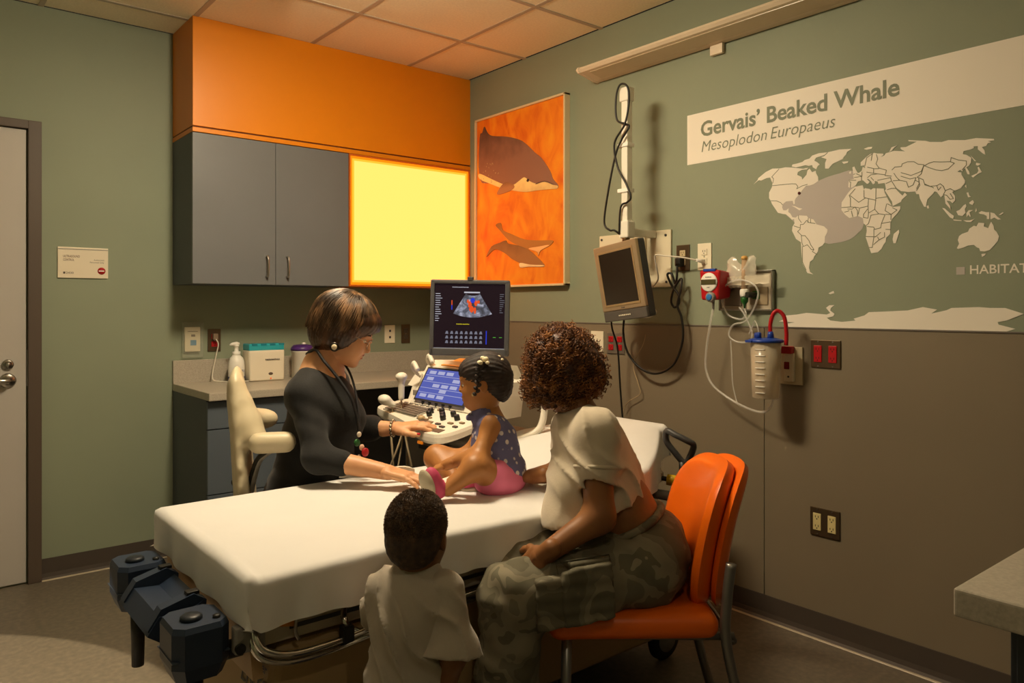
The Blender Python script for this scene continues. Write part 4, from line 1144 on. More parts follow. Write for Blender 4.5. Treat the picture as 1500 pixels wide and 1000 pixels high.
MB().cyl(RC + np.array([.03, 0, 0]), (-.012, -2.285, 1.395), .016, n=16).build('wall_adapter', STEEL, sr)
MB().cyl(RC + np.array([-.005, -.0, -.06]), RC + np.array([-.005, -.0, -.105]), .007, .005, n=12).build('hose_nipple', GREY_P, sr)

fl = thing('oxygen_flowmeter', 'oxygen flow meter with clear tube and green knob on the gas panel', 'flow meter', (-.05, -2.40, 1.31))
MB().cyl((-.06, -2.372, 1.375), (-.06, -2.372, 1.50), .013, .012, n=18).build('flow_tube', mat('flow_amber', '#d8b48c', .15, alpha=.6), fl)
MB().lathe((-.06, -2.372, 1.50), [(.013, 0), (.013, .012), (.008, .016)], 16).build('tube_cap', mat('flow_cap', '#d9a85c', .4), fl)
MB().lathe((-.06, -2.372, 1.345), [(.017, 0), (.019, .006), (.019, .026), (.015, .032)], 18).build('meter_base', WHITE_P, fl)
MB().cyl((-.014, -2.402, 1.352), (-.075, -2.392, 1.352), .012, n=16).build('meter_stem', mat('stem_dark', '#3c3a30', .4, .5), fl)
MB().lathe((-.062, -2.374, 1.293), [(.003, 0), (.006, .02), (.015, .03), (.016, .045), (.012, .052)], 16).build('christmas_tree_nozzle', mat('nozzle_green', '#1f5a1e', .4), fl)

bag = thing('plastic_bag', 'crumpled clear plastic bag of tubing hung on the gas panel', 'bag', (-.06, -2.33, 1.38))
random.seed(5)
nx_, nz_ = 14, 12
vs = []; fs = []
for side in (0, 1):
    for j in range(nz_):
        for i in range(nx_):
            u = i / (nx_ - 1); w_ = j / (nz_ - 1)
            edge = min(u, 1 - u, w_, 1 - w_) * 4
            th = .018 * min(1, edge)
            xx = -.052 - (th if side else -th * .3) + random.uniform(-.004, .004)
            vs.append((xx, -2.265 - u * .155 - .02 * w_ * (1 - u) + random.uniform(-.003, .003), 1.385 + w_ * (.115 + .018 * math.sin(u * 9)) + random.uniform(-.003, .003)))
    o_ = side * nx_ * nz_
    for j in range(nz_ - 1):
        for i in range(nx_ - 1):
            fs.append((o_ + j * nx_ + i, o_ + j * nx_ + i + 1, o_ + (j + 1) * nx_ + i + 1, o_ + (j + 1) * nx_ + i))
MB().add(vs, fs, True).build('bag_film', mat('bag_clear', '#f2ead8', .15, alpha=.45, spec=.8), bag)
vs = []; fs = []
for j in range(5):
    for i in range(16):
        u = i / 15
        vs.append((-.07 + random.uniform(-.004, .004), -2.27 - u * .225, 1.392 + j * .009 + .006 * u + random.uniform(-.002, .002)))
for j in range(4):
    for i in range(15): fs.append((j * 16 + i, j * 16 + i + 1, (j + 1) * 16 + i + 1, (j + 1) * 16 + i))
MB().add(vs, fs, True).build('bag_fold', mat('bag_fold_white', '#efe4cc', .25, alpha=.7, spec=.7), bag)

cn = thing('suction_canister', 'clear ribbed suction canister with blue lid and red tube', 'canister', (-.12, -2.513, .937))
CX_, CY_ = -.125, -2.513
MB().lathe((CX_, CY_, .937), [(.050, 0), (.053, .004), (.056, .10), (.060, .225), (.057, .225), (.053, .10), (.050, .008), (.0, .006)], 36).build('canister_cup', mat('canister_clear', '#efe0c4', .18, alpha=.42, spec=.6), cn)
MB().lathe((CX_, CY_, .943), [(.045, 0), (.049, .09), (.051, .19), (.001, .19)], 28).build('canister_liner', mat('liner_film', '#e8cfa4', .3, alpha=.35), cn)
for i in range(8):
    pts = []
    a0 = math.atan2(-FWD[1], -FWD[0])
    for k in range(9):
        a = a0 - 1.05 + k * .085
        r_ = .0575 + (.225 * (i * .024 + .02) / .225) * .012
        pts.append((CX_ + r_ * math.cos(a), CY_ + r_ * math.sin(a), .962 + i * .0245))
    MB().tube(pts, .0022, 6).build('graduation_rib', WHITE_P, cn)
MB().lathe((CX_, CY_, 1.160), [(.066, 0), (.069, .003), (.069, .009), (.062, .013), (.04, .018), (.0, .019)], 36).build('canister_lid', BLUE_P, cn)
lp = MB()
lp.lathe((CX_ - .01, CY_ + .03, 1.175), [(.014, 0), (.014, .02), (.009, .024)], 16).lathe((CX_ - .03, CY_ + .012, 1.175), [(.010, 0), (.010, .022), (.006, .026)], 14).lathe((CX_ - .005, CY_ - .025, 1.172), [(.014, 0), (.012, .02), (.010, .032)], 16)
lp.box((CX_ - .07, CY_ + .02, 1.160), (CX_ - .03, CY_ + .05, 1.170), .003)
lp.build('lid_ports', BLUE_P, cn)
MB().tube(smooth_path([(CX_ - .005, CY_ - .025, 1.19), (CX_ - .005, CY_ - .024, 1.235), (CX_, CY_ - .036, 1.277), (CX_ + .01, CY_ - .052, 1.285), (CX_ + .02, CY_ - .07, 1.26), (CX_ + .025, CY_ - .076, 1.20), (CX_ + .025, CY_ - .074, 1.15)], 8), .0078, 12).build('red_tube', RED_P, cn)
cb = thing('canister_bracket', 'cream wall slide plate with red tab behind the suction canister', 'wall bracket', (0, -2.58, .985))
MB().box((-.016, -2.505, .987), (-.006, -2.608, 1.140), .003).build('bracket_plate', mat('bracket_cream', '#c9bc9c', .45), cb)
MB().box((-.03, -2.535, 1.0), (-.016, -2.578, 1.115), .004).build('bracket_slide', CREAM, cb)
MB().box((-.045, -2.53, 1.113), (-.016, -2.576, 1.143), .005).build('red_tab', RED_P, cb)
MB().box((-.034, -2.538, 1.05), (-.029, -2.56, 1.08), .002).build('red_insert', mat('dark_red', '#7d1216', .4), cb)
MB().cyl((-.030, -2.556, 1.02), (-.0325, -2.556, 1.02), .004, n=10).build('bracket_screw', DARK_GREY, cb)

tag(MB().tube(smooth_path([RC + np.array([-.005, 0, -.10]), (-.11, -2.235, 1.22), (-.10, -2.21, 1.12), (-.09, -2.20, 1.03), (-.09, -2.24, .96), (-.09, -2.34, .905), (-.10, -2.44, .878), (-.11, -2.50, .88), (-.12, -2.535, .91), (-.125, -2.545, .945)], 9), .0052, 10).build('suction_tube', CLEAR2, None, (-.1, -2.35, .88)),
    'clear suction tube looping from the red regulator to under the canister', 'tube')
MB2 = MB().tube(smooth_path([(-.062, -2.374, 1.295), (-.07, -2.385, 1.268), (-.07, -2.36, 1.25), (-.075, -2.30, 1.27), (-.07, -2.27, 1.33), (-.08, -2.29, 1.39), (-.08, -2.35, 1.415), (-.08, -2.42, 1.40), (-.08, -2.45, 1.35), (-.08, -2.40, 1.25), (-.08, -2.33, 1.225),
    (-.08, -2.31, 1.18), (-.08, -2.35, 1.155), (-.08, -2.41, 1.16), (-.08, -2.42, 1.20), (-.08, -2.385, 1.27), (-.08, -2.36, 1.30)], 9), .0042, 8)
tag(MB2.build('oxygen_tubing', CLEAR2, None, (-.08, -2.36, 1.15)), 'coiled clear oxygen tubing hanging from the flow meter', 'tube')
tag(MB().tube(smooth_path([(-.09, -2.325, 1.16), (-.09, -2.33, 1.08), (-.09, -2.335, .98), (-.09, -2.35, .92), (-.095, -2.36, .90)], 8), .003, 8).build('drain_tube', CLEAR2, None, (-.09, -2.34, .9)), 'thin clear tube joining the looped suction tube from above', 'tube')
tag(MB().tube(smooth_path([(CX_ - .03, CY_ + .012, 1.2), (CX_ - .03, CY_ + .02, 1.23), (-.12, -2.46, 1.245), (-.10, -2.44, 1.23), (-.10, -2.42, 1.19)], 8), .003, 8).build('canister_tube', CLEAR2, None, (-.12, -2.48, 1.2)), 'short clear tube rising from the blue canister lid', 'tube')

# ------------------------------------------------------------------ exam stretcher
BX0, BY0, BY1, BZ = -2.205, -1.79, -2.52, 0.70
bed = thing('exam_stretcher', 'wheeled exam stretcher with white sheet and navy corner bumpers', 'stretcher', (-1.35, -2.15, 0))
BX1 = -0.40
def bed_half(x):
    """far edge and near edge (y) of the mattress at x: the head end is tapered"""
    t = np.clip((x + 0.86) / 0.42, 0, 1)
    return BY0 - 0.13 * t ** 1.6, BY1 + 0.30 * t ** 1.15
def bed_top(x):
    t = np.clip((x + 1.22) / 0.5, 0, 1); t = t * t * (3 - 2 * t)
    return BZ + 0.095 * t + 0.03 * np.clip((x + .75) / .35, 0, 1)
nu, nv, drop, rr = 150, 84, 0.125, 0.016
rs = np.random.default_rng(4)
vs = []
L = BX1 - BX0
def sag(a):
    """arc-length a past an edge -> (outward, down)"""
    if a <= 0: return a, 0.0
    q = rr * math.pi / 2
    if a < q: return rr * math.sin(a / rr), rr * (1 - math.cos(a / rr))
    return rr, rr + (a - q)
for i in range(nu):
    u = -drop + (L + 2 * drop) * i / (nu - 1)
    for j in range(nv):
        v = -drop + (0.73 + 2 * drop) * j / (nv - 1)          # from far edge to near edge
        over_u = max(-u, u - L, 0); over_v = max(-v, v - 0.73, 0)
        x = BX0 + min(max(u, 0), L)
        yf, yn = bed_half(x)
        vv = min(max(v, 0), 0.73) / 0.73
        y = yf + (yn - yf) * vv
        ou = -1 if u < 0 else (1 if u > L else 0); ov = 1 if v < 0 else (-1 if v > .73 else 0)
        a = math.hypot(over_u, over_v)
        out, dn = sag(a)
        if a > 0:
            x += ou * out * (over_u / a); y += ov * out * (over_v / a)
        flap = .030 * max(0, 1 - abs(u + .02) / .16) * max(0, 1 - abs(v - .75) / .12)
        ne0 = (.010 + .010 * float(vnoise(np.array([[u * 1.0, 3.0, 0.0]]), 4.2)[0])) if v > .73 and u >= 0 else 0
        z = float(bed_top(x)) - ne0 - min(dn * (1 + flap * 9), drop - rr * .57 + flap + .004 * math.sin(u * 21 + v * 9))
        if a > rr:   # folds in the hanging part
            w_ = math.sin(u * 17) * math.sin(u * 41 + 1.3) * .010 * max(0, over_v - .025) / .1 if over_v > 0 else 0
            w2 = math.sin(v * 31 + .5) * .005 * max(0, over_u - .03) / .09 if over_u > 0 else 0
            y += ov * (w_ + .006 * over_v / drop); x += ou * (w2 + .004)
            if over_u > 0 and over_v > 0:                     # gathered corner
                c_ = min(over_u, over_v) / drop
                x += ou * .012 * c_ * math.sin(over_u * 60); y += ov * .014 * c_
        elif a == 0:
            P_ = np.array([[x * 1.0, y, 0.0]])
            z += .0016 * float(vnoise(P_, 7.0)[0]) + .0008 * float(vnoise(P_ + 5, 19.0)[0])
            ne = max(0.0, 1 - (0.73 - v) / .16)
            z -= ne * ne * (.010 + .010 * float(vnoise(np.array([[u * 1.0, 3.0, 0.0]]), 4.2)[0]))
        vs.append((x, y, z))
fs = [(i * nv + j, i * nv + j + 1, (i + 1) * nv + j + 1, (i + 1) * nv + j) for i in range(nu - 1) for j in range(nv - 1)]
sheet_m = mat('white_sheet', '#dedcd8', .85, var=.02, vscale=4, bump=.12, bscale=45, sheen=.15)
MB().add(vs, fs, True).build('sheet', sheet_m, bed)
# mattress under the sheet
mv = []; stations = np.linspace(BX0 + .012, BX1 - .012, 40)
for x in stations:
    yf, yn = bed_half(x); zt = float(bed_top(x))
    mv += [(x, yf - .008, zt - .035), (x, yn + .008, zt - .035), (x, yn + .012, zt - .095), (x, yf - .012, zt - .095)]
mf = [(i * 4 + k, i * 4 + (k + 1) % 4, (i + 1) * 4 + (k + 1) % 4, (i + 1) * 4 + k) for i in range(39) for k in range(4)] + [(0, 1, 2, 3), (156, 157, 158, 159)]
MB().add(mv, mf).build('mattress', mat('mattress_tan', '#a58a6c', .6), bed)
TAN = mat('litter_tan', '#b5946c', .5); PALE = mat('litter_pale', '#b7ab97', .45)
MB().box((-2.16, -2.46, .555), (-1.18, -1.85, .602), .008).build('litter_deck', PALE, bed)
MB().prism([(-1.18, -2.46, .565), (-.62, -2.40, .66), (-.50, -2.25, .675), (-.50, -2.02, .675), (-.62, -1.90, .66), (-1.18, -1.85, .565)], (0, 0, .03)).build('backrest_deck', PALE, bed)
MB().prism([(-2.205, -1.83, .605), (-2.19, -1.83, .44), (-2.19, -2.49, .44), (-2.205, -2.49, .605)], (.025, 0, 0)).build('foot_panel', TAN, bed)
MB().box((-2.17, -2.485, .51), (-.72, -2.455, .60), .006).build('side_beam', PALE, bed)
MB().box((-2.17, -1.855, .51), (-.72, -1.825, .60), .006).build('side_beam', PALE, bed)
MB().box((-2.10, -2.488, .535), (-.9, -2.484, .545)).build('beam_groove', DARK_GREY, bed)
MB().prism([ony(390, 907, -2.492), ony(432, 905, -2.492), ony(432, 917, -2.492), ony(392, 918, -2.492)], (0, .004, 0)).build('orange_release_strip', mat('release_orange', '#d98a1e', .5), bed)
hk = [ony(435, 893, -2.495), ony(434, 908, -2.50), ony(433, 925, -2.50), ony(438, 936, -2.50)]
MB().tube(smooth_path(hk, 5), .0045, 8).build('iv_hook', STEEL, bed)
# latch casting at the near foot corner
MB().box((-2.235, -2.475, .515), (-2.165, -2.505, .575), .005).build('corner_latch', GREY_P, bed)
MB().cyl((-2.225, -2.503, .53), (-2.225, -2.512, .53), .012, n=16).build('latch_bolt', BLACK, bed)
MB().cyl((-2.19, -2.503, .545), (-2.19, -2.510, .545), .008, n=14).build('latch_bolt', BLACK, bed)
# folded side rail: two parallel chrome tubes
for dz, dy in ((0, 0), (-.022, .012)):
    pth = [ony(372, 912, -2.50), ony(374, 935, -2.52), ony(388, 953, -2.53), ony(425, 958, -2.535), ony(480, 944, -2.535), ony(540, 921, -2.535), ony(620, 893, -2.535), ony(700, 866, -2.535), ony(760, 845, -2.53), ony(775, 832, -2.51)]
    pth = [p + np.array([0, dy, dz]) for p in pth]
    MB().tube(smooth_path(pth, 7), .0085, 10).build('side_rail', CHROME, bed)
MB().tube(smooth_path([ony(505, 888, -2.49), ony(504, 905, -2.52), ony(514, 920, -2.53), ony(545, 926, -2.53), ony(575, 915, -2.525)], 6), .008, 10).build('rail_pivot', CHROME, bed)
cc = ony(508, 927, -2.535)
MB().cbox(cc, (.03, .03, .04), .006).build('rail_clamp', BLACK, bed)
MB().tube(smooth_path([ony(690, 880, -2.50), ony(710, 872, -2.51), ony(724, 858, -2.51), ony(740, 850, -2.5)], 6), .004, 8).build('brake_cable', STEEL, bed)
MB().box((-2.0, -2.44, .47), (-.75, -1.88, .515), .005).build('under_frame', BLACK, bed)
# pedestal and base
HOOD = mat('base_hood_tan', '#a5895f', .5)
b = bmesh.new(); bmesh.ops.create_cube(b, size=1.0)
for v in b.verts:
    top = v.co.z > 0
    xx = (-2.135 if top else -2.20) if v.co.x < 0 else (-.78 if top else -.66)
    yy = (-2.475 if top else -2.50) if v.co.y < 0 else (-1.94 if top else -1.87)
    v.co = Vector((xx, yy, .495 if top else .14))
bmesh.ops.bevel(b, geom=list(b.edges), offset=.03, segments=3, profile=.6, affect='EDGES')
MB().bm(b).build('base_hood', HOOD, bed)
ta = unit((0, -1, 0)); tb_ = unit((0.065, 0, .355))
t = MB(); text_on(t, 'stryker', np.array([-2.1495, -2.362, .432]), ta, tb_, .105, .021, .015); t.build('hood_lettering', mat('hood_ink', '#4a4450', .6), bed)
t = MB(); text_on(t, 'ENT3', np.array([-2.159, -2.325, .376]), ta, tb_, .150, .040, .01); t.build('hood_number', BLACK, bed)
t = MB().prism([np.array([-2.1465, -2.33, .449]), np.array([-2.1465, -2.352, .449]), np.array([-2.1495, -2.356, .436]), np.array([-2.1495, -2.334, .436])], (-.002, 0, 0)); t.build('hood_emblem', mat('emblem_blue', '#4a4a78', .5), bed)
for x in (-1.75, -.98):
    MB().lathe((x, -2.15, .42), [(.07, 0), (.075, .01), (.06, .02), (.06, .055), (.07, .06)], 24).build('lift_column', DARK_GREY, bed)
MB().box((-2.12, -2.42, .10), (-.58, -1.88, .145), .01).build('base_frame', DARK_GREY, bed)
for x, y in ((-2.05, -2.43), (-2.05, -1.87), (-.60, -2.40), (-.60, -1.88)):
    cs = MB().cyl((x, y, .10), (x, y, .16), .018, n=14).box((x - .05, y - .03, .085), (x + .03, y - .024, .13), .003).box((x - .05, y + .024, .085), (x + .03, y + .03, .13), .003).box((x - .03, y - .03, .12), (x + .03, y + .03, .135), .003)
    cs = cs.build('caster_fork', DARK_GREY, bed)
    MB().lathe((x - .02, y - .018, .077), [(.04, 0), (.07, .002), (.077, .01), (.077, .026), (.07, .034), (.04, .036)], 28, (0, 1, 0)).build('caster_wheel', BLACK, cs)
    MB().lathe((x - .02, y - .021, .077), [(.045, 0), (.045, .042)], 22, (0, 1, 0)).build('wheel_hub', GREY_P, cs)

def chamfer_block(c, sx, sy, sz, ch, low=.8):
    """octagonal block, narrower below"""
    pts = []
    for zz, k in ((sz, .92), (sz - .012, 1.0), (-sz * .45, 1.0), (-sz, low)):
        ring = [(-sx + ch, -sy), (sx - ch, -sy), (sx, -sy + ch), (sx, sy - ch), (sx - ch, sy), (-sx + ch, sy), (-sx, sy - ch), (-sx, -sy + ch)]
        pts += [(c[0] + a * k, c[1] + b_ * k, c[2] + zz) for a, b_ in ring]
    f_ = [tuple(range(8)), tuple(range(24, 32))] + [(r * 8 + k, r * 8 + (k + 1) % 8, (r + 1) * 8 + (k + 1) % 8, (r + 1) * 8 + k) for r in range(3) for k in range(8)]
    return MB().add(pts, f_)
for y in (-1.915, -2.425):
    bb = chamfer_block((-2.30, y, .535), .062, .068, .062, .022).build('corner_bumper', NAVY, bed)
    MB().lathe((-2.31, y - .01, .596), [(.024, 0), (.024, .008), (.018, .012), (.0, .012)], 22).build('bumper_cap', mat('navy_dark', '#1a2028', .4), bb)
    MB().lathe((-2.262, y - .035, .59), [(.009, 0), (.009, .012), (.005, .014)], 12).build('bumper_pin', BLACK, bb)
    MB().cyl((-2.25, y, .50), (-2.17, y, .50), .022, n=14).build('bumper_stub', BLACK, bb)
    MB().cyl((-2.30, y, .475), (-2.30, y, .30), .02, .016, n=14).build('bumper_post', BLACK, bb)
    MB().box((-2.364, y - .060, .525), (-2.24, y + .060, .5275)).build('bumper_seam', mat('navy_seam', '#3c4654', .4), bb)
hd = MB()
hd.prism([(-2.34, -2.035, .585), (-2.265, -2.035, .605), (-2.235, -2.035, .585), (-2.24, -2.035, .50), (-2.33, -2.035, .50), (-2.37, -2.035, .54)], (0, -.035, 0))
hd.prism([(-2.34, -2.27, .585), (-2.265, -2.27, .605), (-2.235, -2.27, .585), (-2.24, -2.27, .50), (-2.33, -2.27, .50), (-2.37, -2.27, .54)], (0, -.035, 0))
hd = hd.prism([(-2.345, -2.03, .57), (-2.285, -2.03, .565), (-2.245, -2.03, .585), (-2.245, -2.03, .52), (-2.33, -2.03, .50), (-2.372, -2.03, .53)], (0, -.28, 0)).build('foot_push_handle', NAVY, bed)
hb_ = MB().box((-2.27, -1.98, .51), (-2.24, -2.36, .54), .004).build('handle_bar', BLACK, bed)
for y in (-2.052, -2.287): MB().box((-2.28, y - .012, .600), (-2.25, y + .012, .609), .002).build('handle_button', BLACK, hd)

# head-end push handle
e1 = W(985, 700, 2.78); 
hp = [W(1001, 706, 2.78), W(1001, 690, 2.78), W(1000, 676, 2.78)]
MB().tube(hp, [.016, .016, .014], 12).build('push_handle_post', BLACK, bed)
lp_ = smooth_path([W(1003, 678, 2.78), W(1011, 668, 2.76), W(1016, 652, 2.74), W(1006, 645, 2.74), W(990, 637, 2.76), W(977, 631, 2.79), W(976, 645, 2.80), W(988, 662, 2.79)], 6, closed=True)
MB().tube(lp_, .0115, 10, closed=True).build('push_handle_grip', DARK_GREY, bed)
rod = [W(948, 697, 2.83), W(975, 701, 2.80), W(1003, 706, 2.78)]
MB().tube(rod, .009, 10).build('steering_rod', BLACK, bed)
MB().tube([W(977, 702, 2.80), W(996, 705, 2.785)], .020, 16).build('yellow_band', mat('band_yellow', '#d8b01a', .45), bed)
MB().tube(smooth_path([W(1001, 712, 2.78), W(1000, 760, 2.78), W(985, 800, 2.78)], 5), .016, 10).build('handle_strut', BLACK, bed)
MB().tube([W(955, 722, 2.78), W(992, 728, 2.76)], .018, 10).build('head_rail', GREY_P, bed)

# paper/cloth on the far edge of the bed beside the technician
cl_ = MB()
nn = 14
vs = []
for i in range(nn):
    for j in range(nn):
        u, v = i / (nn - 1), j / (nn - 1)
        a_ = onz(512 + 95 * u, 676 + 14 * u, .735 + .045 * (1 - u)) ; b_ = onz(497 + 112 * u, 700 + 2 * u - 2 * u, .712)
        p = a_ * (1 - v) + b_ * v
        vs.append(p + UP * (.008 * math.sin(u * 9 + v * 4) * (1 - v) + .006))
cl_.add(vs, [(i * nn + j, i * nn + j + 1, (i + 1) * nn + j + 1, (i + 1) * nn + j) for i in range(nn - 1) for j in range(nn - 1)], True)
o_ = cl_.build('folded_towel', mat('towel_white', '#e2d9c8', .9, bump=.2, bscale=90), None, tuple(onz(555, 692, .70)))
sol = o_.modifiers.new('thick', 'SOLIDIFY'); sol.thickness = .006
tag(o_, 'rumpled white towel under the technician’s forearm on the bed', 'towel')

# ------------------------------------------------------------------ orange visitor chair
ch_a = math.radians(1)
fd = math.cos(ch_a) * -RGT + math.sin(ch_a) * -FWD            # the way the chair faces
lc = math.cos(ch_a) * -FWD + math.sin(ch_a) * RGT             # towards the camera
cfn = W(815, 900, 2.08); cfn[2] = 0.45
CC = cfn - fd * .215 - lc * .215                               # seat centre, top of the cushion
oc = thing('visitor_chair', 'orange upholstered visitor chair with grey tube legs', 'chair', (CC[0], CC[1], 0))
ORV = mat('orange_vinyl', '#ee6a0c', .32, var=.02, vscale=6, coat=.1)
def cp(f_, l_, z_): return CC * np.array([1, 1, 0]) + fd * f_ + lc * l_ + UP * z_
Rc = np.stack([fd, lc, UP], 1)
S = SDF()
S.box(cp(.0, 0, .422), (.235, .235, .036), Rc, .032, .02)
S.box(cp(-.04, 0, .432), (.17, .20, .032), Rc, .03, .03)
S.ell(cp(.20, 0, .422), (.055, .225, .034), Rc, .03)
S.ell(cp(-.02, 0, .50), (.17, .17, .05), Rc, .04, True)
skin('seat', [S.mesh(.008, 2)], ORV, oc)
MB().prism([cp(.17, .17, .39), cp(.17, -.17, .39), cp(-.19, -.17, .39), cp(-.19, .17, .39)], (0, 0, .016)).build('seat_pan', BLACK, oc)
def back_pt(u, w, off):
    """u across -1..1, w up 0..1, off = distance in front of the shell"""
    half = .215 * (1 - .10 * (2 * w - 1) ** 2 - .03 * w)
    f_ = -.235 - .085 * w - .02 * math.sin(w * math.pi) * -1 + .055 * u * u - .02
    return cp(f_ + off, u * half, .43 + .415 * w)
def back_pad(o0, o1, grow):
    n_, m_ = 30, 34
    vs = []
    for side in (0, 1):
        for i in range(n_):
            for j in range(m_):
                u = -1 + 2 * i / (n_ - 1); w = j / (m_ - 1)
                # round the corners of the outline
                uu = u; ww = (w - .5) * 2
                sq = (abs(uu) ** 4 + abs(ww) ** 4) ** .25
                mx_ = max(abs(uu), abs(ww), 1e-6)
                k_ = mx_ / max(sq, 1e-6)
                uu *= k_; ww *= k_
                e = min(1.0, (1 - mx_) * 5.5)
                th = (1 - (1 - e) ** 2) ** .5
                mid = (o0 + o1) / 2
                off = mid + (o1 - mid if side else o0 - mid) * th
                vs.append(back_pt(uu * grow, .5 + ww * .5 * grow, off))
    fs = []
    for side in (0, 1):
        o_ = side * n_ * m_
        for i in range(n_ - 1):
            for j in range(m_ - 1):
                fs.append((o_ + i * m_ + j, o_ + i * m_ + j + 1, o_ + (i + 1) * m_ + j + 1, o_ + (i + 1) * m_ + j))
    return MB().add(vs, fs, True)
back_pad(.002, .060, 1.0).build('backrest_pad', ORV, oc)
back_pad(-.040, .001, .985).build('backrest_shell', ORV, oc)
TUBE = mat('grey_tube', '#8d8a84', .35, .7)
for s_ in (1, -1):
    MB().tube([cp(.185, s_ * .205, .40), cp(.195, s_ * .21, .0)], .0145, 14).build('front_leg', TUBE, oc)
    MB().lathe(cp(.195, s_ * .21, .0), [(.018, 0), (.018, .02), (.015, .024)], 14).build('foot_cap', BLACK, oc)
    MB().tube(smooth_path([cp(-.262, s_ * .232, .60), cp(-.25, s_ * .232, .50), cp(-.25, s_ * .228, .38), cp(-.30, s_ * .228, .16), cp(-.345, s_ * .228, .0)], 6), .0145, 14).build('rear_leg', TUBE, oc)
    MB().tube([cp(.17, s_ * .20, .395), cp(-.275, s_ * .215, .395)], .011, 12).build('side_rail', TUBE, oc)
    MB().tube([cp(-.25, s_ * .228, .47), cp(-.275, s_ * .15, .47)], .011, 12).build('back_bracket', TUBE, oc)
MB().tube([cp(-.27, -.222, .385), cp(-.27, .222, .385)], .011, 12).build('cross_rail', TUBE, oc)

# ------------------------------------------------------------------ technician's chair
tf = np.array([math.cos(math.radians(24)), -math.sin(math.radians(24)), 0])     # faces along the bed
tl = np.array([-tf[1], tf[0], 0])                                               # its left (away from camera)
TC0 = W(452, 720, 2.80); TC0[2] = 0
tc = thing('technician_chair', 'cream vinyl work chair with padded wing arms behind the bed', 'chair', tuple(TC0))
VIN = mat('cream_vinyl', '#cdbf9f', .42, var=.03, vscale=9)
def tp(f_, l_, z_): return TC0 + tf * f_ + tl * l_ + UP * z_
Rt = np.stack([tf, tl, UP], 1)
S = SDF()
tb_top = W(347, 566, 2.76); tb_bot = W(360, 735, 2.74)
Rb = frame(tf, unit(tb_top - tb_bot))
for k_ in np.linspace(0, 1, 7):
    c_ = tb_bot * (1 - k_) + tb_top * k_
    S.ell(c_, (.034 - .008 * k_, .17 - .06 * k_ ** 2, .075), Rb, .03)
S.chain([W(347, 566, 2.70), W(354, 592, 2.69), W(362, 618, 2.68), W(372, 640, 2.66)], [.026, .034, .044, .044], .03)
S.box(W(399, 648, 2.585), (.078, .038, .036), Rt, .034, .03)
S.chain([W(352, 600, 2.84), W(366, 612, 2.93), W(384, 613, 2.98), W(396, 613, 2.98)], [.04, .036, .034, .030], .03)
skin('chair_back', [S.mesh(.009, 2)], VIN, tc)
S = SDF(); S.box(tp(0, 0, .46), (.23, .22, .04), Rt, .035, .02)
skin('seat', [S.mesh(.012, 2)], VIN, tc)
for i_, off in enumerate((0, .028)):
    MB().tube(smooth_path([W(391 + i_ * 4, 661, 2.60), W(378 + i_ * 4, 672, 2.62), W(371 + i_ * 4, 690, 2.64), W(364 + i_ * 4, 720, 2.66), W(362 + i_ * 3, 745, 2.7)], 6), .0095, 10).build('arm_bracket', BLACK if i_ == 0 else GREY_P, tc)
MB().cyl(W(347, 706, 2.73), W(344, 706, 2.70), .013, n=14).build('tension_knob', BLACK, tc)
MB().tube([tp(-.25, 0, .40), tp(-.1, 0, .40)], .02, 10).build('back_bar', BLACK, tc)
MB().cyl(tp(0, 0, .42), tp(0, 0, .10), .028, n=16).build('gas_column', BLACK, tc)
for k_ in range(5):
    a_ = k_ * 2 * math.pi / 5 + .3
    e_ = tp(.27 * math.cos(a_), .27 * math.sin(a_), .075)
    MB().tube([tp(0, 0, .11), e_], [.022, .014], 10).build('base_arm', BLACK, tc)
    MB().lathe(e_ + np.array([-.012, 0, -.045]), [(.02, 0), (.03, .003), (.03, .021), (.02, .024)], 16, (1, 0, 0)).build('caster', BLACK, tc)

# ------------------------------------------------------------------ ultrasound machine (faces the technician, -x)
um = thing('ultrasound_machine', 'white ultrasound cart with touch screen, keyboard and raised monitor', 'ultrasound machine', (-.85, -1.52, 0))
UW = mat('machine_white', '#e6dfcf', .38); UG = mat('machine_grey', '#8f887c', .45)
def prof_y(poly_xz, y0, y1): return MB().prism([(x, y0, z) for x, z in poly_xz], (0, y1 - y0, 0))
# cart body
MB().box((-1.06, -1.80, .13), (-.62, -1.30, .76), .02, seg=3).build('cart_body', UG, um)
for z0, z1 in ((.60, .735), (.44, .585), (.17, .425)):
    dr = MB().box((-1.075, -1.775, z0), (-1.058, -1.325, z1), .006).build('cart_drawer', mat('machine_drawer', '#7a7266', .45), um)
    MB().box((-1.079, -1.66, z1 - .04), (-1.0745, -1.44, z1 - .022), .002).build('drawer_slot', BLACK, dr)
MB().box((-1.082, -1.47, .715), (-1.074, -1.435, .727), .002).build('amber_tab', mat('amber_tab', '#f08a1a', .4, emit='#ff8a1a', estr=.5), um)
MB().cyl((-.95, -1.55, .74), (-1.02, -1.55, .84), .07, n=20).build('console_neck', UG, um)
MB().box((-1.12, -1.86, .07), (-.55, -1.24, .14), .02).build('cart_base', UG, um)
for x, y in ((-1.08, -1.80), (-1.08, -1.30), (-.60, -1.80), (-.60, -1.30)):
    MB().lathe((x, y - .02, .06), [(.04, 0), (.06, .004), (.06, .036), (.04, .04)], 22, (0, 1, 0)).build('cart_wheel', BLACK, um)
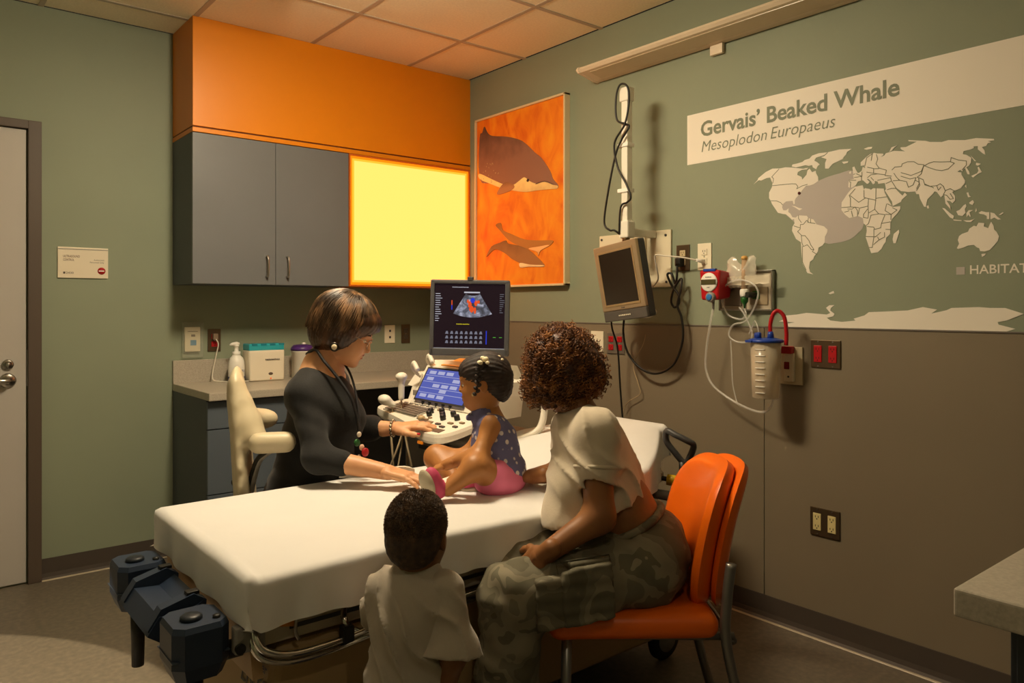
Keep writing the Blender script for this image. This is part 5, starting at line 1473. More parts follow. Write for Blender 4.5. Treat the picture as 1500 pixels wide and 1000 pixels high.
# console deck: outline in plan, sloping up away from the operator
def deck_z(x): return .818 + (x + 1.25) * .24
out = smooth_path([(-1.17, -1.185), (-1.215, -1.30), (-1.245, -1.45), (-1.275, -1.62), (-1.265, -1.76), (-1.20, -1.86), (-1.08, -1.875), (-.97, -1.83), (-.95, -1.55), (-.97, -1.25), (-1.06, -1.165)], 6, closed=True) if False else None
pl = [(-1.125, -1.165, 0), (-1.155, -1.30, 0), (-1.185, -1.46, 0), (-1.22, -1.62, 0), (-1.25, -1.76, 0), (-1.225, -1.855, 0), (-1.11, -1.88, 0), (-.98, -1.84, 0), (-.955, -1.55, 0), (-.98, -1.24, 0), (-1.06, -1.165, 0)]
pl = smooth_path(pl, 6, closed=True)
n_ = len(pl); cen = np.mean(pl, 0)
vs = []
for k_, dz in ((.93, -.042), (1.0, -.028), (1.0, -.012), (.985, 0.0)):
    for p in pl:
        q = cen + (p - cen) * k_
        vs.append((q[0], q[1], deck_z(q[0]) + dz))
fs = [tuple(range(n_)), tuple(range(3 * n_, 4 * n_))] + [(r * n_ + i, r * n_ + (i + 1) % n_, (r + 1) * n_ + (i + 1) % n_, (r + 1) * n_ + i) for r in range(3) for i in range(n_)]
dk = MB().add(vs, fs).build('console_deck', UW, um)
def on_deck(x, y, h=0.0): return np.array([x, y, deck_z(x) + h])
Rd = frame(unit((1, 0, .24)))           # columns: up-slope, left (+y), normal
def deck_box(x, y, sx, sy, h, bev=.001):
    M_ = Matrix.Translation(on_deck(x, y)) @ Matrix([list(Rd[0]) + [0], list(Rd[1]) + [0], list(Rd[2]) + [0], [0, 0, 0, 1]])
    return MB().box((-sx / 2, -sy / 2, -.002), (sx / 2, sy / 2, h), bev, M_)
kb = deck_box(-1.095, -1.385, .09, .285, .006, .002).build('keyboard', mat('keyboard_base', '#b5ab9a', .5), um)
km = mat('key_grey', '#6e675d', .5)
kp = None
for r_ in range(5):
    for c_ in range(13):
        p = on_deck(-1.129 + r_ * .017 - c_ * .0012, -1.262 - c_ * .0208 - r_ * .001, .0055)
        if kp is None:
            M_ = Matrix([list(Rd[0]) + [0], list(Rd[1]) + [0], list(Rd[2]) + [0], [0, 0, 0, 1]])
            k1 = MB().box((-.0068, -.0088, 0), (.0068, .0088, .005), .0012, M_).build('key', km, kb)
            kp = k1.data
        else:
            k1 = bpy.data.objects.new('key', kp); COL.objects.link(k1); k1.parent = kb
        k1.location = p
for i_ in range(6): deck_box(-1.035, -1.27 - i_ * .045, .008, .026, .005).build('function_key', GREY_P, um)
deck_box(-1.178, -1.63, .05, .085, .003, .001).build('trackpad', mat('pad_dark', '#3c3a3a', .35), um)
deck_box(-1.212, -1.765, .030, .105, .002, .001).build('palm_recess', mat('recess_brown', '#54493c', .5), um)
def knob(x, y, r=.011, h=.022, m_=None):
    p = on_deck(x, y)
    MB().lathe(p, [(r, 0), (r, h * .7), (r * .85, h), (r * .2, h)], 14, Rd[:, 2]).build('knob', m_ or DARK_GREY, um)
for i_ in range(5): knob(-1.025, -1.40 - i_ * .052, .0095, .02)
for x, y in ((-1.085, -1.55), (-1.11, -1.575), (-1.07, -1.61), (-1.10, -1.66), (-1.075, -1.70), (-1.12, -1.69), (-1.10, -1.76)): knob(x, y, .012, .022, BLACK)
for i_, (x, y, sx, sy) in enumerate(((-1.15, -1.56, .012, .026), (-1.15, -1.61, .012, .026), (-1.17, -1.66, .016, .04), (-1.165, -1.72, .012, .03), (-1.14, -1.77, .012, .03), (-1.19, -1.70, .014, .034), (-1.18, -1.77, .012, .03), (-1.06, -1.80, .03, .014), (-1.12, -1.82, .012, .026), (-1.16, -1.83, .012, .026), (-1.05, -1.56, .010, .024), (-1.13, -1.61, .010, .02))):
    deck_box(x, y, sx, sy, .006, .002).build('control_key', mat('key_brown', '#8a7458', .5) if i_ % 3 else DARK_GREY, um)
MB().ell(on_deck(-1.15, -1.575, .004), (.016, .016, .012)).build('trackball', mat('ball_tan', '#b59a70', .25), um)
# touch-screen housing rising behind the deck
hz = [(-1.035, .875), (-.945, 1.035), (-.90, 1.06), (-.80, 1.055), (-.76, .98), (-.78, .84), (-.98, .83)]
prof_y(hz, -1.30, -1.77).build('screen_housing', UW, um)
for y0, y1 in ((-1.19, -1.30), (-1.77, -1.88)):
    prof_y([(-.98, .94), (-.93, 1.0), (-.82, 1.0), (-.80, .95)], y0, y1).build('holder_arm', UW, um)
sn = unit((-.16, 0, .09)); su = unit((.09, 0, .16))
def scr(x_along, y): return np.array([-1.030, y, .888]) + su * x_along + sn * .006
MB().prism([scr(.0, -1.335), scr(.0, -1.71), scr(.16, -1.71), scr(.16, -1.335)], tuple(sn * .004)).build('touch_bezel', mat('touch_bezel', '#39342e', .4), um)
tsm = glow('touch_glow', (.10, .12, .42), 1.0)
ts_ = MB().prism([scr(.008, -1.345), scr(.008, -1.70), scr(.152, -1.70), scr(.152, -1.345)], tuple(sn * .0055)).build('touch_screen', tsm, um)
tb2 = glow('touch_button_glow', (.42, .42, .62), 1.0)
for r_, cs_ in ((.018, (0, 1, 2)), (.045, (2,)), (.068, (1, 2, 3)), (.098, (0, 3)), (.128, (0, 1, 2, 4))):
    for c_ in cs_:
        y = -1.37 - c_ * .066
        MB().prism([scr(r_, y), scr(r_, y - .05), scr(r_ + .015, y - .05), scr(r_ + .015, y)], tuple(sn * .0062)).build('touch_button', tb2, ts_)
for r_ in (.038, .06, .09, .12):
    MB().prism([scr(r_, -1.348), scr(r_, -1.697), scr(r_ + .002, -1.697), scr(r_ + .002, -1.348)], tuple(sn * .006)).build('touch_rule', tb2, ts_)
MB().prism([(-.935, -1.40, 1.040), (-.935, -1.69, 1.040), (-.84, -1.68, 1.066), (-.84, -1.41, 1.066)], (0, 0, .004)).build('amber_panel', mat('amber_plastic', '#e89a1c', .3), um)
MB().box((-1.018, -1.33, .905), (-1.002, -1.295, .93), .003).build('speaker_grille', GREY_P, um)
# right-hand grab loop and left probe holders
MB().tube(smooth_path([(-.80, -1.78, .985), (-.78, -1.86, .985), (-.77, -1.90, .95), (-.77, -1.905, .87), (-.80, -1.90, .80), (-.87, -1.86, .765), (-.93, -1.80, .76)], 7), .0145, 12).build('grab_loop', UW, um)
MB().tube(smooth_path([(-.86, -1.20, .985), (-.87, -1.15, .98), (-.89, -1.12, .93), (-.93, -1.13, .85), (-1.0, -1.16, .80)], 7), .0145, 12).build('grab_loop', UW, um)
for p in (W(612, 541, 3.42), W(634, 530, 3.45)):
    MB().tube(smooth_path([p + np.array([.02, 0, -.03]), p + np.array([-.01, .02, .0]), p + np.array([-.02, .0, .03]), p + np.array([-.02, -.03, .0])], 5), .011, 10).build('probe_hook', UW, um)
MB().box((-1.05, -1.19, .80), (-.93, -1.06, .83), .01).build('probe_shelf', DARK_GREY, um)
for i_, (px, py) in enumerate(((588, 566), (566, 587))):
    c0 = W(px, py, 3.30)
    S = SDF()
    if i_ == 0:
        S.cap(c0 + UP * .035, c0 - UP * .05, .015, .014).ell(c0 + UP * .045, (.027, .024, .017), None, .02)
    else:
        S.cap(c0 + RGT * .03 - UP * .015, c0 + RGT * -.005, .014, .017).ell(c0 - RGT * .01 + UP * .008, (.024, .036, .020), None, .02)
    pr = thing('ultrasound_probe', ('upright white ultrasound probe in its holder left of the console', 'wide white ultrasound probe lying left of the keyboard')[i_], 'probe', tuple(c0 - UP * .05))
    skin('probe_body', [S.mesh(.006, 2)], UW, pr)
    a0 = c0 - UP * .05 if i_ == 0 else c0 + RGT * .03 - UP * .015
    MB().tube(smooth_path([a0, a0 - UP * .05, W(590 + 6 * i_, 640, 3.25), W(582 + 14 * i_, 700, 3.2), W(600, 705, 3.2)], 7), .004, 8).build('probe_cable', mat('probe_cable_tan', '#a39274', .5), pr)
cbm = mat('probe_cable_tan', '#a39274', .5)
for i_, (a_, b_) in enumerate((((573, 638), (577, 690)), ((588, 638), (571, 690)), ((594, 640), (604, 690)))):
    MB().tube(smooth_path([W(a_[0], a_[1] - 12, 3.12), W(a_[0], a_[1], 3.12), W((a_[0] + b_[0]) / 2, (a_[1] + b_[1]) / 2, 3.1), W(b_[0], b_[1], 3.1), W(b_[0] + 4, b_[1] + 40, 3.1)], 6), .0045, 8).build('hanging_lead', cbm, um)
# monitor on its arm, turned to the room
MC = W(688, 465, 3.20)
mf_ = unit(-FWD * .995 - RGT * .05 + UP * .04); mr = unit(np.cross(UP, mf_)) ; mr = mr if mr @ RGT > 0 else -mr
mu = np.cross(mf_, mr) if np.cross(mf_, mr)[2] > 0 else -np.cross(mf_, mr)
ar_ = math.radians(1.0); mr, mu = mr * math.cos(ar_) + mu * math.sin(ar_) * -1, mu * math.cos(ar_) + mr * math.sin(ar_)
MM = Matrix(((mr[0], mf_[0], mu[0], MC[0]), (mr[1], mf_[1], mu[1], MC[1]), (mr[2], mf_[2], mu[2], MC[2]), (0, 0, 0, 1)))
def mpt(a, b_, h): return np.array(MM @ Vector((a, h, b_)))
MG = mat('monitor_grey', '#4c4c4e', .4)
mo = MB().box((-.168, -.045, -.162), (.168, .0, .160), .014, MM, 3).build('monitor', MG, um)
MB().box((-.168, -.006, -.160), (-.150, .010, .158), .005, MM).box((.148, -.006, -.160), (.168, .010, .158), .005, MM).box((-.166, -.006, .142), (.166, .010, .159), .005, MM).box((-.166, -.006, -.161), (.166, .010, -.130), .005, MM).build('monitor_bezel', MG, mo)
MB().box((-.012, -.02, .155), (.012, .012, .172), .003, MM).build('monitor_tab', DARK_GREY, mo)
MB().box((-.152, .0, -.132), (.150, .004, .144), 0, MM).build('monitor_screen', mat('screen_black', '#120c10', .25, emit='#2a1a26', estr=.35), mo)
def ink(name, col, s=1.0): 
    if name not in MATS: MATS[name] = glow(name, col, s)
    return MATS[name]
def mquad(a0, b0, a1, b1, h=.0046): return [mpt(a0, b0, h), mpt(a1, b0, h), mpt(a1, b1, h), mpt(a0, b1, h)]
def mrect(name, a0, b0, a1, b1, m_, h=.0046):
    return MB().prism(mquad(a0, b0, a1, b1, h), tuple(mf_ * .0004)).build(name, m_, mo)
WHT = ink('screen_white', (.50, .50, .55)); 
fan_m = ramp_mat('scan_grey', [(.30, '#14161e'), (.48, '#3a4258'), (.62, '#6f7b9c'), (.75, '#b8c2dc')], 26, .6, 7, distort=1.5)
nt = fan_m.node_tree
for n in nt.nodes:
    if n.type == 'BSDF_PRINCIPLED':
        cr_ = [x for x in nt.nodes if x.type == 'VALTORGB'][0]
        nt.links.new(cr_.outputs[0], n.inputs['Emission Color']); n.inputs['Emission Strength'].default_value = .55
fan = []
for k_ in range(13):
    q_ = -1 + 2 * k_ / 12
    fan.append(mpt(.012 + .082 * q_, .006 + .016 * q_ * q_ - .006, .0046))
for k_ in range(7):
    q_ = 1 - 2 * k_ / 6
    fan.append(mpt(.012 + .030 * q_, .092 + .008 * q_ * q_, .0046))
MB().prism(fan, tuple(mf_ * .0004)).build('scan_image', fan_m, mo)
mrect('scan_caption_bar', -.025, .103, .042, .109, WHT)
redm = ink('doppler_red', (.75, .09, .02)); blum = ink('doppler_blue', (.03, .05, .55))
for a_, b_, w_, h_ in ((.0, .055, .016, .03), (.025, .060, .012, .026), (.008, .035, .02, .03), (.022, .030, .010, .03), (.036, .066, .014, .014), (-.008, .068, .010, .016)):
    MB().prism([mpt(a_ + w_ / 2 * math.cos(q * .785) * (1 + .2 * math.sin(q * 3 + a_ * 300)), b_ + h_ / 2 * math.sin(q * .785), .0052) for q in range(8)], tuple(mf_ * .0003)).build('doppler_patch', redm, mo)
MB().prism([mpt(.012 + .010 * math.cos(q * .785), .072 + .012 * math.sin(q * .785), .0054) for q in range(8)], tuple(mf_ * .0003)).build('doppler_patch', blum, mo)
mrect('colour_bar', -.078, .052, -.074, .072, redm); mrect('colour_bar', -.078, .032, -.074, .052, blum)
tx = MB(); marks_on(tx, mpt(-.055, -.030, .0048), mr, mu, .055, .004, 10); tx.build('screen_caption', ink('screen_yellow', (.6, .5, .02)), mo)
tx = MB(); marks_on(tx, mpt(-.075, .126, .0048), mr, mu, .07, .0035, 13); tx.build('screen_header', WHT, mo)
random.seed(11)
for i_ in range(13):
    mrect('menu_line', -.146, .098 - i_ * .0095, -.146 + random.uniform(.012, .03), .1005 - i_ * .0095, WHT)
for i_ in range(10):
    mrect('reading_line', .126, .098 - i_ * .0085, .126 + random.uniform(.008, .02), .1002 - i_ * .0085, ink('screen_grey', (.16, .16, .18)))
for r_ in range(3):
    for c_ in range(8):
        a_, b_ = -.095 + c_ * .0205, -.064 - r_ * .0195
        MB().prism([mpt(a_ - .007, b_ - .006, .0048), mpt(a_ + .007, b_ - .006, .0048), mpt(a_ + .004, b_ + .006, .0048), mpt(a_ - .003, b_ + .006, .0048)], tuple(mf_ * .0003)).build('thumbnail', ink('thumb_grey', (.17, .17, .21)), mo)
mrect('scroll_bar', .070, -.112, .074, -.055, blum)
mrect('status_line', .10, -.083, .112, -.081, ink('screen_green', (.10, .5, .05))); mrect('status_line', .126, -.083, .138, -.081, MATS['screen_green'])
mrect('task_bar', -.15, -.131, .148, -.129, WHT)
MB().tube(smooth_path([mpt(0, -.05, -.045), mpt(0, -.08, -.09), np.array([-.82, -1.56, 1.12]), np.array([-.80, -1.55, 1.03])], 6), .026, 14).build('monitor_arm', UG, um)

# ------------------------------------------------------------------ people
def skin_mat(name, col, dark):
    m = ramp_mat(name, [(.25, dark), (.75, col)], 14, .48, 4)
    b = m.node_tree.nodes['Principled BSDF']
    b.inputs['Subsurface Weight'].default_value = 0.0
    b.inputs['Specular IOR Level'].default_value = .4
    return m
SK_TECH = skin_mat('fair_skin', '#d8a478', '#cb9268')
SK_WOMAN = skin_mat('brown_skin', '#96643a', '#835430')
SK_GIRL = skin_mat('warm_brown_skin', '#b57c46', '#a36c3a')
SK_BOY = skin_mat('deep_brown_skin', '#80542f', '#6e4626')

def head_net(c, Rh, s, neck_to, neck_r, lips=True, ears=True, h=.0045, child=False):
    """skull, face, ears and neck; returns net and a local->world map"""
    def hp(x, y, z): return c + s * (Rh @ np.array([x, y, z]))
    S = SDF()
    def E(p, r, k=.02, sub=False): S.ell(hp(*p), np.array(r) * s, Rh, k * s, sub)
    E((-.012, 0, .030), (.094, .076, .086), .03)
    E((.024, 0, -.028), (.066, .060, .080), .035)
    E((.036, 0, -.074), (.046, .046, .034), .03)
    if child:
        E((.035, 0, .045), (.062, .06, .05), .03)
        E((.068, 0, -.090), (.020, .022, .017), .02)
    else:
        E((.070, 0, -.098), (.021, .022, .018), .02)
    for q in (1, -1):
        E((.054, q * .034, -.038), (.030, .026, .032 if not child else .036), .03)
    E((.080, 0, .016), (.014, .042, .012), .02)
    for q in (1, -1): E((.093, q * .031, -.004), (.013, .016, .010), .012, True)
    nl = .026 if child else .034
    S.cap(hp(.086, 0, .004), hp(.094 + (.008 if not child else .004), 0, -nl), .008 * s, .0115 * s, .012 * s)
    for q in (1, -1): E((.092, q * .011, -nl - .003), (.010, .008, .007), .008)
    E((.087, 0, -.056), (.011, .021, .0065), .008)
    E((.085, 0, -.069), (.011, .019, .0075), .008)
    if ears:
        for q in (1, -1):
            E((-.008, q * .077, -.012), (.017, .009, .030), .008)
            E((-.004, q * .086, -.012), (.009, .006, .018), .006, True)
    S.cap(hp(-.022, 0, -.055), neck_to, neck_r * 1.02, neck_r * 1.08, .03)
    return S.mesh(h, 1), hp

def eyes(hp, s, Rh, parent, iris='#2a1a10'):
    for q in (1, -1):
        e = MB().ell(hp(.0775, q * .031, -.005), np.array([.0115, .0125, .0075]) * s, 14, 10, Rh).build('eye', mat('eye_white', '#e4d8c8', .25), parent)
        MB().ell(hp(.0855, q * .031, -.006), np.array([.0045, .0055, .0055]) * s, 10, 8, Rh).build('iris', mat('iris_' + iris, iris, .2), e)
        MB().tube([hp(.092, q * .014, .017), hp(.093, q * .028, .021), hp(.083, q * .047, .018)], [.0018 * s, .0028 * s, .0015 * s], 8).build('eyebrow', mat('brow_dark', '#2c1c12', .8), parent)

def lips_part(hp, s, Rh, parent, col):
    m = mat('lips_' + col, col, .4)
    S = SDF()
    S.ell(hp(.0885, 0, -.0562), np.array([.0112, .0205, .0052]) * s, Rh, .003)
    S.ell(hp(.0865, 0, -.0688), np.array([.0112, .0185, .0062]) * s, Rh, .003)
    skin('lips', [S.mesh(.0022, 1)], m, parent)

def hand_net(wrist, fw, back, thumb_side, s=1.0, curl=(.35, .35, .35), spread=.10, h=.003, thumb_ang=.75):
    """palm, four jointed fingers and a thumb leaving the side of the palm"""
    fw = unit(fw); back = unit(np.array(back) - fw * (np.array(back) @ fw)); sd = unit(np.cross(back, fw))
    if sd @ np.array(thumb_side) < 0: sd = -sd
    S = SDF()
    R = np.stack([fw, sd, back], 1)
    p = lambda a, b_, c_: wrist + s * (fw * a + sd * b_ + back * c_)
    S.cap(p(-.05, 0, 0), p(.005, 0, 0), .027 * s, .025 * s, .02 * s)
    S.box(p(.045, .0, .0), np.array([.046, .038, .0135]) * s, R, .012 * s, .018 * s)
    S.ell(p(.03, .022, -.006), np.array([.032, .018, .016]) * s, R, .015 * s)
    lens = [(.040, .026, .020), (.045, .029, .021), (.042, .027, .020), (.032, .021, .018)]
    for i, (ln, y) in enumerate(zip(lens, (.029, .0095, -.0095, -.028))):
        ang = (1.5 - i) * spread * .66
        d = fw * math.cos(ang) + sd * math.sin(ang)
        a = p(.082 - (.006 if i in (0, 3) else 0) - (.006 if i == 3 else 0), y, .002)
        r = (.0088, .009, .0086, .0076)[i] * s
        bend = 0.0
        tips = [a]
        for q, L in enumerate(ln):
            bend += curl[q]
            dd = d * math.cos(bend) - back * math.sin(bend)
            tips.append(tips[-1] + dd * L * s)
        S.chain(tips, [r * 1.05, r, r * .93, r * .8], .006 * s)
    a = p(.018, .030, -.006); ta = thumb_ang
    d = fw * math.cos(ta) + sd * math.sin(ta) - back * .15
    b_ = a + unit(d) * .036 * s; d2 = fw * math.cos(ta * .55) + sd * math.sin(ta * .55) - back * .2
    e = b_ + unit(d2) * .030 * s; f_ = e + unit(d2 + fw * .2) * .022 * s
    S.chain([a, b_, e, f_], [.0135 * s, .011 * s, .0098 * s, .0078 * s], .010 * s)
    return S.mesh(h, 1), f_, e

def creases(freq, amp, dirv, seed=0.0):
    """sharp-edged folds running across dirv"""
    d1 = unit(dirv)
    def fn(P):
        q = P @ d1
        n1 = vnoise(P + seed, freq * .35)
        r = 1 - np.abs(np.sin(q * freq * 2.2 + n1 * 3.5))
        m_ = np.clip(.5 + vnoise(P + seed + 9, freq * .3), 0, 1)
        return -amp * r ** 2 * m_ * 2 + amp * .25 * vnoise(P + seed, freq)
    return fn

def folds(freq, amp, dirv, seed=0.0):
    d1 = unit(dirv)
    def fn(P):
        q = P @ d1
        n1 = vnoise(P + seed, freq * .5); n2 = vnoise(P * np.array([1, 1, .6]) + seed + 3.1, freq)
        return amp * (np.sin(q * freq * 6.0 + n1 * 4.0) * .45 + n2 * .9)
    return fn

# ================================================================== technician
tn = tf; tr_ = -tl                                     # forward, her right (towards the camera)
pel = W(452, 722, 2.80); bel = W(462, 662, 2.79); che = W(474, 598, 2.78); nkb = W(470, 540, 2.78)
shn = W(446, 580, 2.65); shf = W(486, 560, 2.95)
eln = W(466, 671, 2.55); wrn = W(566, 691, 2.515)
elf = W(507, 628, 3.00); wrf = W(580, 627, 2.965)
hc = W(506, 484, 2.77)
hd_f = unit(math.cos(math.radians(24)) * unit(RGT + .10 * FWD) - math.sin(math.radians(24)) * UP)
Rh = frame(hd_f)
base = (pel[0], pel[1], 0)
Rtor = np.stack([tn, -tr_, UP], 1)
B = SDF()
B.ell(pel, (.14, .175, .13), Rtor, .05).ell(bel, (.125, .155, .15), Rtor, .06).ell(che, (.105, .15, .15), Rtor, .06)
B.cap(nkb + UP * .01, shn * .75 + nkb * .25, .048, .045, .05).cap(nkb + UP * .01, shf * .75 + nkb * .25, .048, .045, .05)
B.cap(shn, shf, .05, .05, .06).cap(nkb - UP * .03, hc + Rh @ np.array([-.02, 0, -.06]), .062, .055, .05)
B.cap(shn, eln, .050, .043, .04).cap(eln, wrn, .043, .027, .03)
B.cap(shf, elf, .050, .043, .04).cap(elf, wrf, .042, .027, .03)
kn_n = pel + tn * .40 + tr_ * .10 + UP * -.03; kn_f = pel + tn * .42 - tr_ * .08 + UP * -.03
B.cap(pel + tr_ * .09, kn_n, .085, .06, .04).cap(pel - tr_ * .09, kn_f, .085, .06, .04)
for k_ in (kn_n, kn_f):
    an = np.array([k_[0] + .03, k_[1], .09]); B.cap(k_, an, .055, .036, .03).cap(an - UP * .03, an - UP * .045 + tn * .13, .035, .028, .02)
hn, hp = head_net(hc, Rh, 1.0, nkb - UP * .02, .050)
h1, thumb_tip, _ = hand_net(wrn, unit(W(622, 704, 2.47) - wrn), UP + RGT * .1, -tr_, 1.0, (.12, .22, .2), .14)
h2, tt2, te2 = hand_net(wrf, unit(W(628, 622, 2.955) - wrf + UP * .004), UP - .15 * FWD, tr_, 1.0, (.18, .3, .25), .10, thumb_ang=.55)
tech = skin('person', [B.mesh(.009, 2), hn, h1, h2], SK_TECH, None, base)
tag(tech, 'technician in a black top leaning over the bed, one hand on the keyboard', 'person')
eyes(hp, 1.0, Rh, tech, '#3a2a1c'); lips_part(hp, 1.0, Rh, tech, '#a8503c')
# black top
S = SDF()
S.ell(pel + UP * .02, (.155, .19, .12), Rtor, .05).ell(bel, (.140, .172, .16), Rtor, .06).ell(che, (.120, .165, .155), Rtor, .06)
for q in (1, -1): S.ell(che + tn * .075 + tr_ * q * .075 - UP * .035, (.072, .075, .075), Rtor, .05)
S.cap(nkb + UP * .018, shn + UP * .004, .046, .052, .05).cap(shn, shf, .050, .050, .05).ell((shn + shf) / 2 - tn * .03, (.08, .14, .055), Rtor, .05)
S.cap(shn, eln, .055, .048, .04).cap(eln, eln * .66 + wrn * .34, .047, .044, .03)
S.cap(shf, elf, .064, .056, .04).cap(elf, elf * .5 + wrf * .5, .056, .052, .03)
S.cap(nkb + tn * .035 + UP * .09, nkb + tn * .105 - UP * .045, .062, .022, .02, True)      # V neck
S.cap(nkb + UP * .035, nkb + UP * .16, .070, .10, .02, True)
S.cap(W(464, 516, 2.70), W(514, 556, 2.70), .052, .026, .012, True)
S.cut(eln * .36 + wrn * .64, unit(wrn - eln)) if False else None
S.disp = folds(16, .0035, (tn * .3 + UP).tolist(), 1.0)
bt_m = mat('black_knit', '#141312', .85, bump=.15, bscale=160, sheen=.08)
# sleeves end in flat hems
tn_net = S.mesh(.008, 2)
skin('black_top', [tn_net], bt_m, tech)
S = SDF()
S.ell(pel - UP * .01, (.165, .20, .135), Rtor, .05)
S.cap(pel + tr_ * .085, kn_n, .105, .078, .06).cap(pel - tr_ * .085, kn_f, .105, .078, .06)
for k_ in (kn_n, kn_f): S.cap(k_, np.array([k_[0] + .03, k_[1], .16]), .075, .06, .04)
S.disp = folds(12, .003, (1, 0, 0), 2.0)
skin('black_trousers', [S.mesh(.012, 2)], mat('black_twill', '#171616', .75, bump=.1, bscale=120), tech)
for k_ in (kn_n, kn_f):
    S = SDF(); a_ = np.array([k_[0] + .03, k_[1], .05]); S.cap(a_ - tn * .03, a_ + tn * .15 - UP * .012, .042, .034, .02); S.cut((0, 0, .004), (0, 0, -1))
    skin('shoe', [S.mesh(.01, 1)], BLACK, tech)

# bob haircut: a solid volume under laid strands
def hr(x, y, z): return hc + Rh @ np.array([x, y, z])
S = SDF()
S.ell(hr(-.018, 0, .040), (.117, .098, .098), Rh, .02)
S.ell(hr(-.062, 0, -.014), (.070, .084, .072), Rh, .04).ell(hr(-.050, 0, -.060), (.050, .064, .045), Rh, .04)
for q in (1, -1): S.ell(hr(-.012, q * .070, -.014), (.056, .026, .058), Rh, .03)
S.ell(hr(.058, 0, .058), (.055, .078, .045), Rh, .03)
S.ell(hr(.125, 0, -.055), (.085, .105, .092), Rh, .012, True)
S.ell(hr(.02, 0, -.16), (.10, .08, .075), Rh, .02, True)
S.disp = lambda P: .0022 * np.sin(np.arctan2((P - hc) @ Rh[:, 1], (P - hc) @ Rh[:, 0] + .02) * 46 + 2 * vnoise(P, 20)) 
HAIRB = ramp_mat('brown_bob', [(.3, '#20120a'), (.55, '#3f2614'), (.8, '#6e4524')], 30, .38, 5, stretch=(1, 1, .25))
skin('hair', [S.mesh(.0055, 1)], HAIRB, tech)
rs = np.random.default_rng(3)
st = MB()
for i in range(1100):
    az = rs.uniform(-math.pi, math.pi)
    front = abs(az) < 1.0
    end = (1.18 + .12 * rs.random()) if front else (1.95 + .28 * rs.random() if abs(az) > 1.4 else 1.55 + .9 * (abs(az) - 1.0) + .12 * rs.random())
    th0 = rs.uniform(.05, .9)
    lift = rs.uniform(.0, .007)
    pts = []
    for k_ in range(9):
        th = th0 + (end - th0) * k_ / 8
        az2 = az + .10 * math.sin(th * 2 + i) * .5
        rx, ry, rz = .119 + lift, .100 + lift, .100 + lift
        if th < 1.45: q = (-.018 + rx * math.sin(th) * math.cos(az2), ry * math.sin(th) * math.sin(az2), .040 + rz * math.cos(th))
        else:
            dn = (th - 1.45) * .125
            pinch = 1 - .18 * (th - 1.45) ** 2
            q = (-.018 - .012 * (th - 1.45) + rx * .993 * math.cos(az2) * pinch, ry * .993 * math.sin(az2) * pinch, .040 + rz * math.cos(1.45) - dn)
        pts.append(hr(*q))
    st.tube(pts, [.0021] * 8 + [.0008], 3, caps=False)
st.build('hair_strands', ramp_mat('brown_bob_strand', [(.3, '#22150c'), (.48, '#43301c'), (.68, '#9a7450')], 26, .45, 4, stretch=(1, 1, .3)), tech)['kind'] = 'stuff'
# glasses, earring, lanyard, bracelet, nails
gm = mat('glasses_metal', '#c8a890', .25, .8)
for q in (1, -1):
    pts = [hr(.101 - .004 * abs(math.cos(a)), q * (.033 + .024 * math.cos(a)), -.010 + .017 * math.sin(a)) for a in np.linspace(0, 2 * math.pi, 20)[:-1]]
    MB().tube(pts, .0018, 6, closed=True).build('glasses_rim', gm, tech)
    MB().tube([hr(.097, q * .057, -.004), hr(.05, q * .074, .0), hr(-.005, q * .081, .002)], .0016, 6).build('glasses_temple', gm, tech)
MB().tube([hr(.103, .010, -.004), hr(.105, 0, -.001), hr(.103, -.010, -.004)], .0018, 6).build('glasses_bridge', gm, tech)
ep = W(490, 508, 2.655)
er = MB().lathe(ep, [(.010, 0), (.0165, .001), (.0165, .004), (.010, .005)], 22, unit(-FWD + .2 * RGT)).build('earring', mat('earring_dark', '#2a221a', .3, .6), tech)
MB().lathe(ep + unit(-FWD) * .004, [(.0105, 0), (.009, .003), (.002, .004)], 18, unit(-FWD + .2 * RGT)).build('earring_stone', mat('earring_stone', '#d8c8a8', .25), er)
lan = smooth_path([nkb - tn * .05 + UP * .055, W(462, 512, 2.70), W(474, 528, 2.67), W(490, 547, 2.655), W(504, 566, 2.645), W(514, 582, 2.64), W(520, 600, 2.64), W(524, 618, 2.64), W(526, 632, 2.64)], 7)
MB().tube(lan, .0055, 6).build('lanyard', mat('lanyard_black', '#1d1a1c', .6, var=.5, vscale=90), tech)
lan2 = smooth_path([W(498, 524, 2.80), W(512, 545, 2.74), W(520, 570, 2.70), W(525, 600, 2.665), W(527, 630, 2.645)], 7)
MB().tube(lan2, .0045, 6).build('lanyard', mat('lanyard_black', '#1d1a1c', .6, var=.5, vscale=90), tech)
for i, (px, py, c, r) in enumerate(((526, 636, '#e8dcc8', .009), (523, 648, '#2f6a34', .012), (530, 655, '#e4b8a0', .010), (535, 662, '#a81f24', .014), (533, 674, '#d8ccb8', .007), (526, 668, '#c0b8a8', .006))):
    MB().ell(W(px, py, 2.635), (r, r * .6, r * 1.1), 12, 8).build('badge_charm', mat('charm_%d' % i, c, .35), tech)
bx = unit(wrf - elf); by = unit(np.cross(bx, UP)); bz = np.cross(bx, by)
for k_ in range(14):
    a = k_ * 2 * math.pi / 14
    MB().ell(wrf - bx * .012 + (by * math.cos(a) + bz * math.sin(a)) * .0305, (.0065, .0065, .0065), 10, 8).build('bracelet_bead', mat('bracelet_silver', '#b8ac98', .25, .8), tech)
MB().ell(tt2 + UP * .004, (.008, .008, .005), 12, 8).build('thumb_nail', mat('nail_red', '#c01a28', .2), tech)

